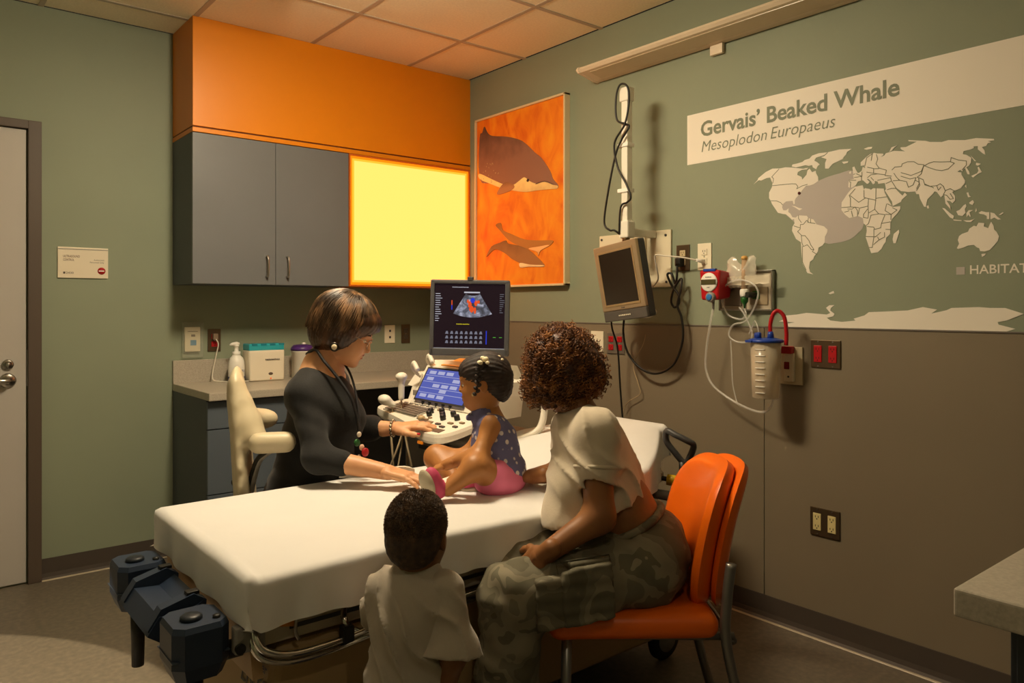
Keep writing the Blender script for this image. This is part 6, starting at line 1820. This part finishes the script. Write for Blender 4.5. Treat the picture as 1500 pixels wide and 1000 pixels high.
# ================================================================== girl on the bed
gf = unit(-RGT + .10 * FWD); gl = unit(np.cross(UP, gf)); gl = gl if gl @ FWD < 0 else -gl     # forward; towards the camera
gp_ = W(733, 697, 2.53); gch = W(722, 640, 2.52); gnk = W(709, 603, 2.52); ghc = W(709, 559, 2.52)
gsn = W(719, 622, 2.455); gsf = W(714, 618, 2.585)
gen = W(704, 662, 2.41); gwn = W(653, 681, 2.43)
Rg = frame(unit(gf - .08 * UP)); Rgt = frame(gf)
sg = .80
gbase = (gp_[0], gp_[1], .70)
B = SDF()
B.ell(gp_, (.075, .085, .06), Rgt, .03).ell((gp_ + gch) / 2, (.062, .075, .09), Rgt, .04).ell(gch, (.058, .075, .075), Rgt, .04).cap(gsn, gsf, .030, .030, .03)
B.cap(gch + UP * .05, ghc - UP * .03, .034, .034, .03)
B.cap(gsn, gen, .030, .025, .02).cap(gen, gwn, .0255, .0185, .02)
gfe = W(690, 662, 2.60); gfw = W(662, 690, 2.53)
B.cap(gsf, gfe, .030, .025, .02).cap(gfe, gfw, .025, .018, .02)
ghn = gp_ + gl * .045; gkn = W(696, 684, 2.37); gan = W(655, 716, 2.345)
B.cap(ghn, gkn, .054, .038, .03).cap(gkn, gan, .036, .024, .025)
ghf = gp_ - gl * .04; gkf = W(640, 670, 2.62); gaf = W(668, 704, 2.50)
B.cap(ghf, gkf, .055, .042, .03).cap(gkf, gaf, .040, .026, .025)
ghd, ghp = head_net(ghc, Rg, sg, gnk - UP * .02, .034, h=.0036, child=True)
gh1, _, _ = hand_net(gwn, unit(W(634, 688, 2.45) - gwn), unit(UP + .3 * -FWD), -gl, .55, (.3, .4, .3), .10, .0026)
girl = skin('person', [B.mesh(.0065, 2), ghd, gh1], SK_GIRL, None, gbase)
tag(girl, 'small girl in a navy dotted shirt and pink shorts sitting on the bed', 'person')
eyes(ghp, sg, Rg, girl); lips_part(ghp, sg, Rg, girl, '#8a4a34')
S = SDF()
S.ell(gp_ + UP * .02, (.086, .096, .055), Rgt, .03).ell((gp_ + gch) / 2, (.075, .088, .10), Rgt, .04).ell(gch, (.070, .086, .075), Rgt, .04).cap(gsn, gsf, .036, .036, .03)
S.cap(gnk - UP * .015, gnk - UP * .0, .046, .044, .015)
S.cap(gnk, gnk + UP * .06, .034, .05, .008, True)
S.ell(gsn + gl * .030 - UP * .012, (.034, .030, .042), Rgt, .012, True).ell(gsf - gl * .030 - UP * .012, (.034, .030, .042), Rgt, .012, True)
S.disp = folds(22, .0028, (0, 0, 1), 4.0)
def dots_mat():
    m = bpy.data.materials.new('navy_dots'); m.use_nodes = True; nt = m.node_tree; b = nt.nodes['Principled BSDF']; b.inputs['Roughness'].default_value = .85
    tc_ = nt.nodes.new('ShaderNodeTexCoord'); v = nt.nodes.new('ShaderNodeTexVoronoi'); v.inputs['Scale'].default_value = 36; v.inputs['Randomness'].default_value = .75
    nt.links.new(tc_.outputs['Object'], v.inputs['Vector'])
    r = nt.nodes.new('ShaderNodeValToRGB'); r.color_ramp.elements[0].position = .26; r.color_ramp.elements[0].color = lin('#d8d0d0'); r.color_ramp.elements[1].position = .33; r.color_ramp.elements[1].color = lin('#64648e')
    nt.links.new(v.outputs['Distance'], r.inputs[0]); nt.links.new(r.outputs[0], b.inputs['Base Color']); return m
skin('dotted_shirt', [S.mesh(.0055, 1)], dots_mat(), girl)
S = SDF(); S.box(gnk - UP * .016 + gf * .028 + gl * .022, (.028, .014, .010), Rgt, .006, .01).box(gnk - UP * .016 + gf * .028 - gl * .022, (.028, .014, .010), Rgt, .006, .01)
skin('shirt_collar', [S.mesh(.004, 1)], bpy.data.materials['navy_dots'], girl)
S = SDF(); S.ell(gp_ - UP * .008, (.088, .098, .052), Rgt, .03).cap(ghn, ghn * .72 + gkn * .28, .066, .064, .03).cap(ghf, ghf * .6 + gkf * .4, .064, .058, .03)
S.disp = folds(26, .002, (gf * .5 + UP * .5).tolist(), 6.0)
skin('pink_shorts', [S.mesh(.006, 1)], mat('pink_cotton', '#e67aa0', .8, bump=.1, bscale=150), girl)
for i, (hl, toe) in enumerate(((W(635, 722, 2.325), W(625, 690, 2.315)), (W(684, 708, 2.50), W(700, 712, 2.50)))):
    ax_ = unit(toe - hl); so_ = unit(-RGT * .75 - FWD * .65 - ax_ * ((-RGT * .75 - FWD * .65) @ ax_)) if i == 0 else -UP
    Rs = np.stack([ax_, np.cross(so_, ax_), so_], 1)
    mid_ = (hl + toe) / 2
    S = SDF(); S.ell(mid_ - so_ * .012, (.044, .028, .026), Rs, .01).cap(hl - so_ * .01, hl - so_ * .035, .027, .026, .015)
    sh = skin('shoe', [S.mesh(.005, 1)], mat('pink_shoe', '#c04468', .6), girl)
    S = SDF(); S.ell(mid_ + so_ * .012, (.048, .033, .015), Rs, .01)
    skin('shoe_sole', [S.mesh(.0045, 1)], mat('sole_grey', '#b0a48c', .7, bump=.3, bscale=200), sh)
    S = SDF(); S.cap(hl - so_ * .036, hl - so_ * .055 + (gan - hl if i == 0 else gaf - hl) * .3, .026, .026, .01)
    S.disp = lambda P: .002 * np.sin(P[:, 2] * 900)
    skin('sock', [S.mesh(.005, 1)], mat('white_sock', '#e4dccb', .9), girl)
# hair: smooth cap, side braid, cream barrettes
def gr(x, y, z): return ghc + sg * (Rg @ np.array([x, y, z]))
S = SDF()
S.ell(gr(-.016, 0, .036), np.array([.102, .085, .090]) * sg, Rg, .02)
S.ell(gr(-.066, 0, -.020), np.array([.052, .070, .070]) * sg, Rg, .03)
S.ell(gr(.036, 0, .050), np.array([.067, .066, .054]) * sg, Rg, .02)
S.ell(gr(.112, 0, -.062), np.array([.062, .11, .092]) * sg, Rg, .012, True)
S.ell(gr(.01, 0, -.115), np.array([.075, .12, .075]) * sg, Rg, .015, True)
S.disp = lambda P: .0022 * np.sin(np.arctan2((P - ghc) @ Rg[:, 1], (P - ghc) @ Rg[:, 2]) * 34) + .0012 * vnoise(P, 120)
GH = ramp_mat('black_brown_hair', [(.3, '#120c08'), (.7, '#33231a')], 30, .7, 4)
skin('hair', [S.mesh(.0045, 1)], GH, girl)
side = gl
pA = W(702, 534, 2.445)
for k_ in range(11):
    t_ = k_ / 10
    c_ = W(702 - 5 * t_ + 1.5 * math.sin(t_ * 3), 534 + 43 * t_, 2.44 - .004 * t_)
    MB().ell(c_ + RGT * (.0045 if k_ % 2 else -.0045), np.array([.0105, .0085, .0078]) * (1 - .25 * t_), 12, 8, np.array(frame(unit(RGT + UP * (.6 if k_ % 2 else -.6))))).build('braid_knot', GH, girl)
for px, py, d_, r in ((703, 531, 2.44, .010), (711, 526, 2.45, .011), (707, 524, 2.46, .008), (714, 531, 2.44, .007), (730, 523, 2.50, .009), (735, 527, 2.49, .007)):
    MB().ell(W(px, py, d_), (r, r, r * .8), 12, 8).build('hair_barrette', mat('barrette_cream', '#e6d8b4', .3), girl)
MB().ell(W(693, 578, 2.455), (.005, .005, .006), 10, 8).build('earring', mat('girl_earring', '#e0c890', .25, .5), girl)

# ================================================================== boy standing at the near side
bf_ = unit(FWD + .22 * RGT); br_ = unit(np.cross(bf_, UP))
bhc = W(612, 781, 1.70); bnk = W(612, 838, 1.70); bch = W(607, 905, 1.68); bpe = W(598, 1035, 1.69)
bsl = W(570, 862, 1.70); bsr = W(652, 866, 1.665)
ber = W(664, 962, 1.63); bwr = W(647, 1030, 1.66); bel_ = W(556, 905, 1.79); bwl = W(566, 880, 1.90)
Rb_ = frame(bf_); sb = .81
bbase = (bpe[0], bpe[1], 0)
B = SDF()
B.ell(bch, (.058, .078, .09), Rb_, .04).ell(bpe, (.07, .082, .075), Rb_, .04).cap(bch, bpe, .065, .07, .04).cap(bsl, bsr, .033, .033, .03).cap(bnk + UP * .03, bch + UP * .05, .036, .04, .03)
B.cap(bsr, ber, .032, .026, .02).cap(ber, bwr, .026, .02, .02).cap(bsl, bel_, .032, .026, .02).cap(bel_, bwl, .025, .02, .02)
for q in (1, -1):
    h_ = bpe + br_ * q * .045; k_ = h_ * np.array([1, 1, 0]) + UP * .24 + bf_ * .01; a_ = h_ * np.array([1, 1, 0]) + UP * .06
    B.cap(h_, k_, .05, .038, .02).cap(k_, a_, .036, .028, .02)
bhd, bhp = head_net(bhc, Rb_, sb, bnk - UP * .01, .038, h=.0042, child=True)
bh1, _, _ = hand_net(bwr, unit(-UP + .2 * bf_), br_, bf_, .55, (.2, .3, .3), .08, .0028)
bh2, _, _ = hand_net(bwl, unit(bf_ + .2 * br_ - .1 * UP), UP, br_, .55, (.2, .2, .2), .08, .0028)
boy = skin('person', [B.mesh(.0075, 2), bhd, bh1, bh2], SK_BOY, None, bbase)
tag(boy, 'toddler boy in a grey T-shirt seen from behind beside the bed', 'person')
eyes(bhp, sb, Rb_, boy); lips_part(bhp, sb, Rb_, boy, '#7a4434')
S = SDF()
S.ell(bch + UP * .005, (.070, .080, .095), Rb_, .04).cap(bch, W(600, 1000, 1.69), .076, .084, .05).ell(W(598, 1000, 1.69), (.09, .095, .08), Rb_, .04)
S.cap(bsl - UP * .010, bsr - UP * .010, .040, .040, .04).cap(bnk - UP * .02, bnk - UP * .03, .046, .056, .03)
S.cap(bsl, bsl * .3 + bel_ * .7, .042, .048, .03).cap(bnk - UP * .004, bch + UP * .05, .046, .058, .03)
S.cap(bnk + UP * .018, bnk + UP * .09, .033, .038, .012, True)
SL = SDF()
hem = W(655, 957, 1.64); sd_ = unit(hem - bsr)
SL.cap(bsr - sd_ * .005, hem + sd_ * .03, .043, .062, .03).ell(hem + RGT * .02, (.05, .05, .05), None, .03)
SL.cut(hem, unit(sd_ * .95 - RGT * .12))
SL.cap(bsr * .4 + hem * .6, hem + sd_ * .05, .030, .056, .008, True)
boy_folds = creases(26, .0095, (br_ * .9 + UP * .4).tolist(), 5.0)
S.disp = boy_folds
SL.disp = boy_folds
skin('grey_tshirt', [S.mesh(.0055, 1), SL.mesh(.0045, 1)], mat('grey_jersey', '#a79c8c', .9, bump=.12, bscale=180, sheen=.2), boy)
S = SDF()
S.ell(bpe - UP * .01, (.088, .098, .08), Rb_, .04)
for q in (1, -1):
    h_ = bpe + br_ * q * .048; S.cap(h_, h_ * np.array([1, 1, 0]) + UP * .20, .062, .060, .02)
S.disp = folds(14, .003, (0, 0, 1), 8.0)
skin('dark_shorts', [S.mesh(.009, 1)], mat('dark_denim', '#2f3038', .85), boy)
for q in (1, -1):
    h_ = (bpe + br_ * q * .045) * np.array([1, 1, 0]); S = SDF(); S.cap(h_ + UP * .035 - bf_ * .01, h_ + UP * .026 + bf_ * .08, .034, .028, .02).cap(h_ + UP * .04, h_ + UP * .08, .034, .032, .02); S.cut((0, 0, .003), (0, 0, -1))
    skin('sneaker', [S.mesh(.007, 1)], mat('sneaker_grey', '#6a665e', .7), boy)
def brr(x, y, z): return bhc + sb * (Rb_ @ np.array([x, y, z]))
S = SDF()
S.ell(brr(-.014, 0, .032), np.array([.0985, .0805, .0905]) * sb, Rb_, .02).ell(brr(-.050, 0, -.022), np.array([.055, .068, .06]) * sb, Rb_, .03)
S.ell(brr(.10, 0, -.045), np.array([.072, .10, .095]) * sb, Rb_, .010, True)
for q in (1, -1): S.ell(brr(.012, q * .082, -.035), np.array([.034, .022, .045]) * sb, Rb_, .008, True)
S.disp = lambda P: .0011 * vnoise(P, 160) + .0008 * vnoise(P + 3, 310)
skin('hair', [S.mesh(.0042, 0)], ramp_mat('cropped_brown_hair', [(.3, '#2a1c11'), (.55, '#43301f'), (.8, '#634a30')], 60, .75, 6, bump=.5), boy)
rs = np.random.default_rng(9)
fz = MB()
for i in range(6500):
    th = math.acos(rs.uniform(-.35, 1)); az = rs.uniform(0.6, 2 * math.pi - .6)
    d_ = np.array([math.sin(th) * math.cos(az), math.sin(th) * math.sin(az), math.cos(th)])
    p0 = np.array([-.014, 0, .032]) + d_ * np.array([.0985, .0805, .0905])
    if p0[2] < -.01 and abs(p0[1]) > .06: continue
    t_ = unit(d_ + rs.normal(0, .6, 3))
    p1 = p0 + t_ * .0065
    fz.tube([brr(*(p0 - d_ * .002)), brr(*((p0 + p1) / 2 + rs.normal(0, .001, 3))), brr(*p1)], [.0008, .0007, .0003], 3, caps=False)
fz.build('hair_stubble', ramp_mat('stubble_brown', [(.3, '#3a2818'), (.7, '#6e5236')], 60, .6, 3), boy)['kind'] = 'stuff'

# ================================================================== woman on the orange chair
wf = unit(-RGT + .14 * FWD); wr_ = unit(np.cross(wf, UP)); wn_ = wr_ if wr_ @ FWD < 0 else -wr_   # towards the camera
wpe = W(938, 812, 2.28); wbe = W(915, 745, 2.28); wch = W(877, 668, 2.29); wnk = W(845, 610, 2.31); whc = W(826, 545, 2.32)
wsn = W(873, 632, 2.15); wsf = W(838, 626, 2.46)
wen = W(878, 757, 2.105); wwn = W(792, 815, 2.06)
wef = W(828, 690, 2.55); wwf = W(780, 697, 2.50)
spine = unit(wnk - wpe)
Rw = np.stack([unit(wf - spine * (wf @ spine)), np.cross(spine, unit(wf - spine * (wf @ spine))), spine], 1)
wbase = (wpe[0], wpe[1], 0)
wkn = W(752, 872, 2.06); wkf = W(745, 822, 2.24)
wan = np.array([*(W(735, 1080, 2.10)[:2]), .10]); waf = np.array([*(W(722, 1020, 2.28)[:2]), .10])
whn = wpe + wn_ * .095 - UP * .01; whf = wpe - wn_ * .095 - UP * .01
Rhw = frame(unit(wf + .55 * FWD - .12 * UP))
B = SDF()
B.ell(wpe, (.125, .165, .125), Rw, .05).ell(wbe, (.092, .135, .13), Rw, .06).ell(wch, (.080, .13, .13), Rw, .06).cap(wsn, wsf, .044, .044, .05)
B.cap(wch + spine * .08, whc + Rhw @ np.array([-.02, 0, -.06]), .055, .05, .04)
B.cap(wsn, wen, .050, .041, .03).cap(wen, wwn, .042, .027, .03).cap(wsf, wef, .048, .041, .03).cap(wef, wwf, .041, .026, .03)
B.cap(whn, wkn, .085, .06, .04).cap(whf, wkf, .085, .06, .04).cap(wkn, wan, .055, .036, .03).cap(wkf, waf, .055, .036, .03)
whd, whp = head_net(whc, Rhw, .97, wnk - UP * .02, .048)
wh1, _, _ = hand_net(wwn, unit(W(764, 838, 2.10) - wwn), unit(UP * .6 + wn_ * .7 + wf * .2), wf, .95, (.25, .35, .3), .08)
wh2, _, _ = hand_net(wwf, unit(W(745, 702, 2.56) - wwf), UP, -wn_, .95, (.15, .2, .2), .10)
wom = skin('person', [B.mesh(.009, 2), whd, wh1, wh2], SK_WOMAN, None, wbase)
tag(wom, 'curly-haired woman in a cropped T-shirt and camouflage trousers on the orange chair', 'person')
eyes(whp, .97, Rhw, wom); lips_part(whp, .97, Rhw, wom, '#8a4a38')
# cropped T-shirt
S = SDF()
S.ell(W(866, 655, 2.29), (.108, .155, .125), Rw, .05).ell(W(874, 722, 2.28), (.138, .160, .135), Rw, .06).ell(W(842, 705, 2.27), (.070, .13, .085), Rw, .05).ell(W(870, 775, 2.28), (.150, .168, .13), Rw, .06).ell(W(836, 765, 2.27), (.075, .14, .10), Rw, .05)
S.cap(wsn, wsf, .060, .060, .05)
S.cap(wnk - UP * .012, wnk - UP * .03, .058, .075, .03).cap(wnk + UP * .0, wnk + UP * .09, .052, .07, .012, True)
S.cap(wsn, wsn * .58 + wen * .42, .062, .064, .035).cap(wsf, wsf * .6 + wef * .4, .060, .062, .035)
S.cap(wsn * .60 + wen * .40, wsn * .30 + wen * .70, .044, .050, .008, True)
S.disp = creases(17, .007, (RGT * .8 + UP * .45).tolist(), 11.0)
hemn = unit(RGT * .30 - UP * .95)
S.ell(W(884, 785, 2.28), (.112, .135, .100), Rw, .01, True)
S.cut(W(874, 738, 2.28), hemn)
shm = mat('oatmeal_jersey', '#cdbfa8', .9, bump=.15, bscale=150, sheen=.2)
skin('cropped_tshirt', [S.mesh(.0065, 1)], shm, wom)
ax_ = unit(wen - wsn)
pts = [wsn * .585 + wen * .415 + (wf * math.cos(a) + unit(np.cross(ax_, wf)) * math.sin(a)) * .0635 for a in np.linspace(0, 2 * math.pi, 25)[:-1]]
MB().tube(pts, .006, 8, closed=True).build('sleeve_cuff', shm, wom)
# camouflage cargo trousers
CAMO = ramp_mat('camo_twill', [(.0, '#5a5542'), (.40, '#6b6552'), (.50, '#7f7762'), (.60, '#625d4a'), (.70, '#8d846c')], 10, .85, 2.0, const=True, distort=.4)
S = SDF()
S.ell(wpe, (.150, .185, .120), Rw, .05).ell(wpe + spine * .05 + wf * -.01, (.124, .168, .072), Rw, .05)
S.cap(whn, wkn, .108, .086, .06).cap(whf, wkf, .104, .082, .06)
S.cap(wkn, wan + UP * .02, .084, .088, .05).cap(wkf, waf + UP * .02, .080, .086, .05)
S.cut((0, 0, .02), (0, 0, -1))
def pant_folds(P):
    return .005 * vnoise(P, 17) + .0035 * vnoise(P + 3, 34) + .003 * np.sin((P @ unit(RGT * .6 + UP)) * 85 + 4 * vnoise(P, 10))
S.disp = pant_folds
pn = skin('cargo_trousers', [S.mesh(.0075, 1)], CAMO, wom)
def thigh(t, up, out):
    """a point on the near thigh: t from hip to knee, up along its girth, out from its axis towards the camera"""
    a_ = unit(wkn - whn); u_ = unit(UP - a_ * (UP @ a_)); n_ = np.cross(a_, u_); n_ = n_ if n_ @ FWD < 0 else -n_
    return whn + (wkn - whn) * t + u_ * up + n_ * out, np.stack([a_, u_, n_], 1)
for t_, up_, hw, hh, nm in ((.55, .005, .075, .075, 'cargo_pocket'), (.50, .070, .060, .020, 'pocket_flap'), (.80, .0, .045, .07, 'cargo_pocket')):
    c_, R_ = thigh(t_, up_, .104 - abs(up_) * .35 - (t_ - .5) * .04)
    S = SDF(); S.box(c_, (hw, hh, .014), R_, .008, .01)
    S.disp = lambda P: .003 * vnoise(P, 40) + .002 * np.sin(P[:, 2] * 160)
    skin(nm, [S.mesh(.005, 1)], CAMO, pn)
SEAM = mat('seam_dark', '#3c3828', .9)
for t0, t1, u0, u1 in ((.36, .74, -.070, .055), (.36, .74, .055, .095)):
    loop = []
    for tt, uu in ((t0, u0), (t0, u1), (t1, u1), (t1, u0)):
        loop.append(thigh(tt, uu, .119 - abs(uu) * .36 - (tt - .5) * .04)[0])
    MB().tube(loop, .0022, 6, closed=True).build('pocket_seam', SEAM, pn)
wb_c = wpe + spine * .106
pts = [wb_c + Rw[:, 0] * (.110 * math.cos(a)) - Rw[:, 0] * .006 + Rw[:, 1] * (.154 * math.sin(a)) for a in np.linspace(0, 2 * math.pi, 41)[:-1]]
MB().tube(pts, .012, 8, closed=True).build('waistband', CAMO, pn)
for an_ in (wan, waf):
    S = SDF(); a_ = np.array([an_[0], an_[1], .045]); S.cap(a_ - wf * .04, a_ + wf * .14 - UP * .008, .042, .034, .02); S.cut((0, 0, .004), (0, 0, -1))
    skin('shoe', [S.mesh(.009, 1)], mat('dark_shoe', '#26211c', .6), wom)
# mass of tight curls
S = SDF()
hcv = W(824, 530, 2.32)
S.ell(hcv, (.108, .108, .108), None, .03).ell(W(810, 560, 2.31), (.080, .090, .074), None, .04).ell(W(846, 545, 2.30), (.060, .09, .075), None, .04)
S.disp = lambda P: .008 * vnoise(P, 42) + .005 * vnoise(P + 4, 90)
CURL0 = ramp_mat('auburn_under', [(.3, '#2a160a'), (.7, '#5a3016')], 40, .6, 4)
skin('hair', [S.mesh(.006, 0)], CURL0, wom)
rs = np.random.default_rng(21)
cu = MB()
lobes = [(hcv, np.array([.112, .112, .112]), 1900), (W(810, 560, 2.31), np.array([.083, .093, .078]), 1000), (W(846, 545, 2.30), np.array([.063, .093, .078]), 800)]
for cen_, rad_, num in lobes:
    for i in range(num):
        d_ = unit(rs.normal(0, 1, 3))
        if d_[2] < -.75: continue
        p0 = cen_ + d_ * rad_ * rs.uniform(.90, 1.03)
        ax2 = unit(d_ * .55 + np.array([0, 0, -.8]) + rs.normal(0, .35, 3))
        L_ = rs.uniform(.022, .045); tr2 = rs.uniform(.0035, .0065); turns = L_ / .011
        u_ = unit(np.cross(ax2, rs.normal(0, 1, 3))); v_ = np.cross(ax2, u_)
        n_ = int(turns * 7) + 3
        pts = [p0 + ax2 * (L_ * k_ / n_ - L_ * .3) + tr2 * (u_ * math.cos(2 * math.pi * turns * k_ / n_) + v_ * math.sin(2 * math.pi * turns * k_ / n_)) for k_ in range(n_ + 1)]
        cu.tube(pts, .00125, 3, caps=False)
cu.build('hair_curls', ramp_mat('auburn_curls', [(.28, '#3a2010'), (.5, '#7a4a20'), (.75, '#b87a3a')], 34, .6, 4), wom)['kind'] = 'stuff'
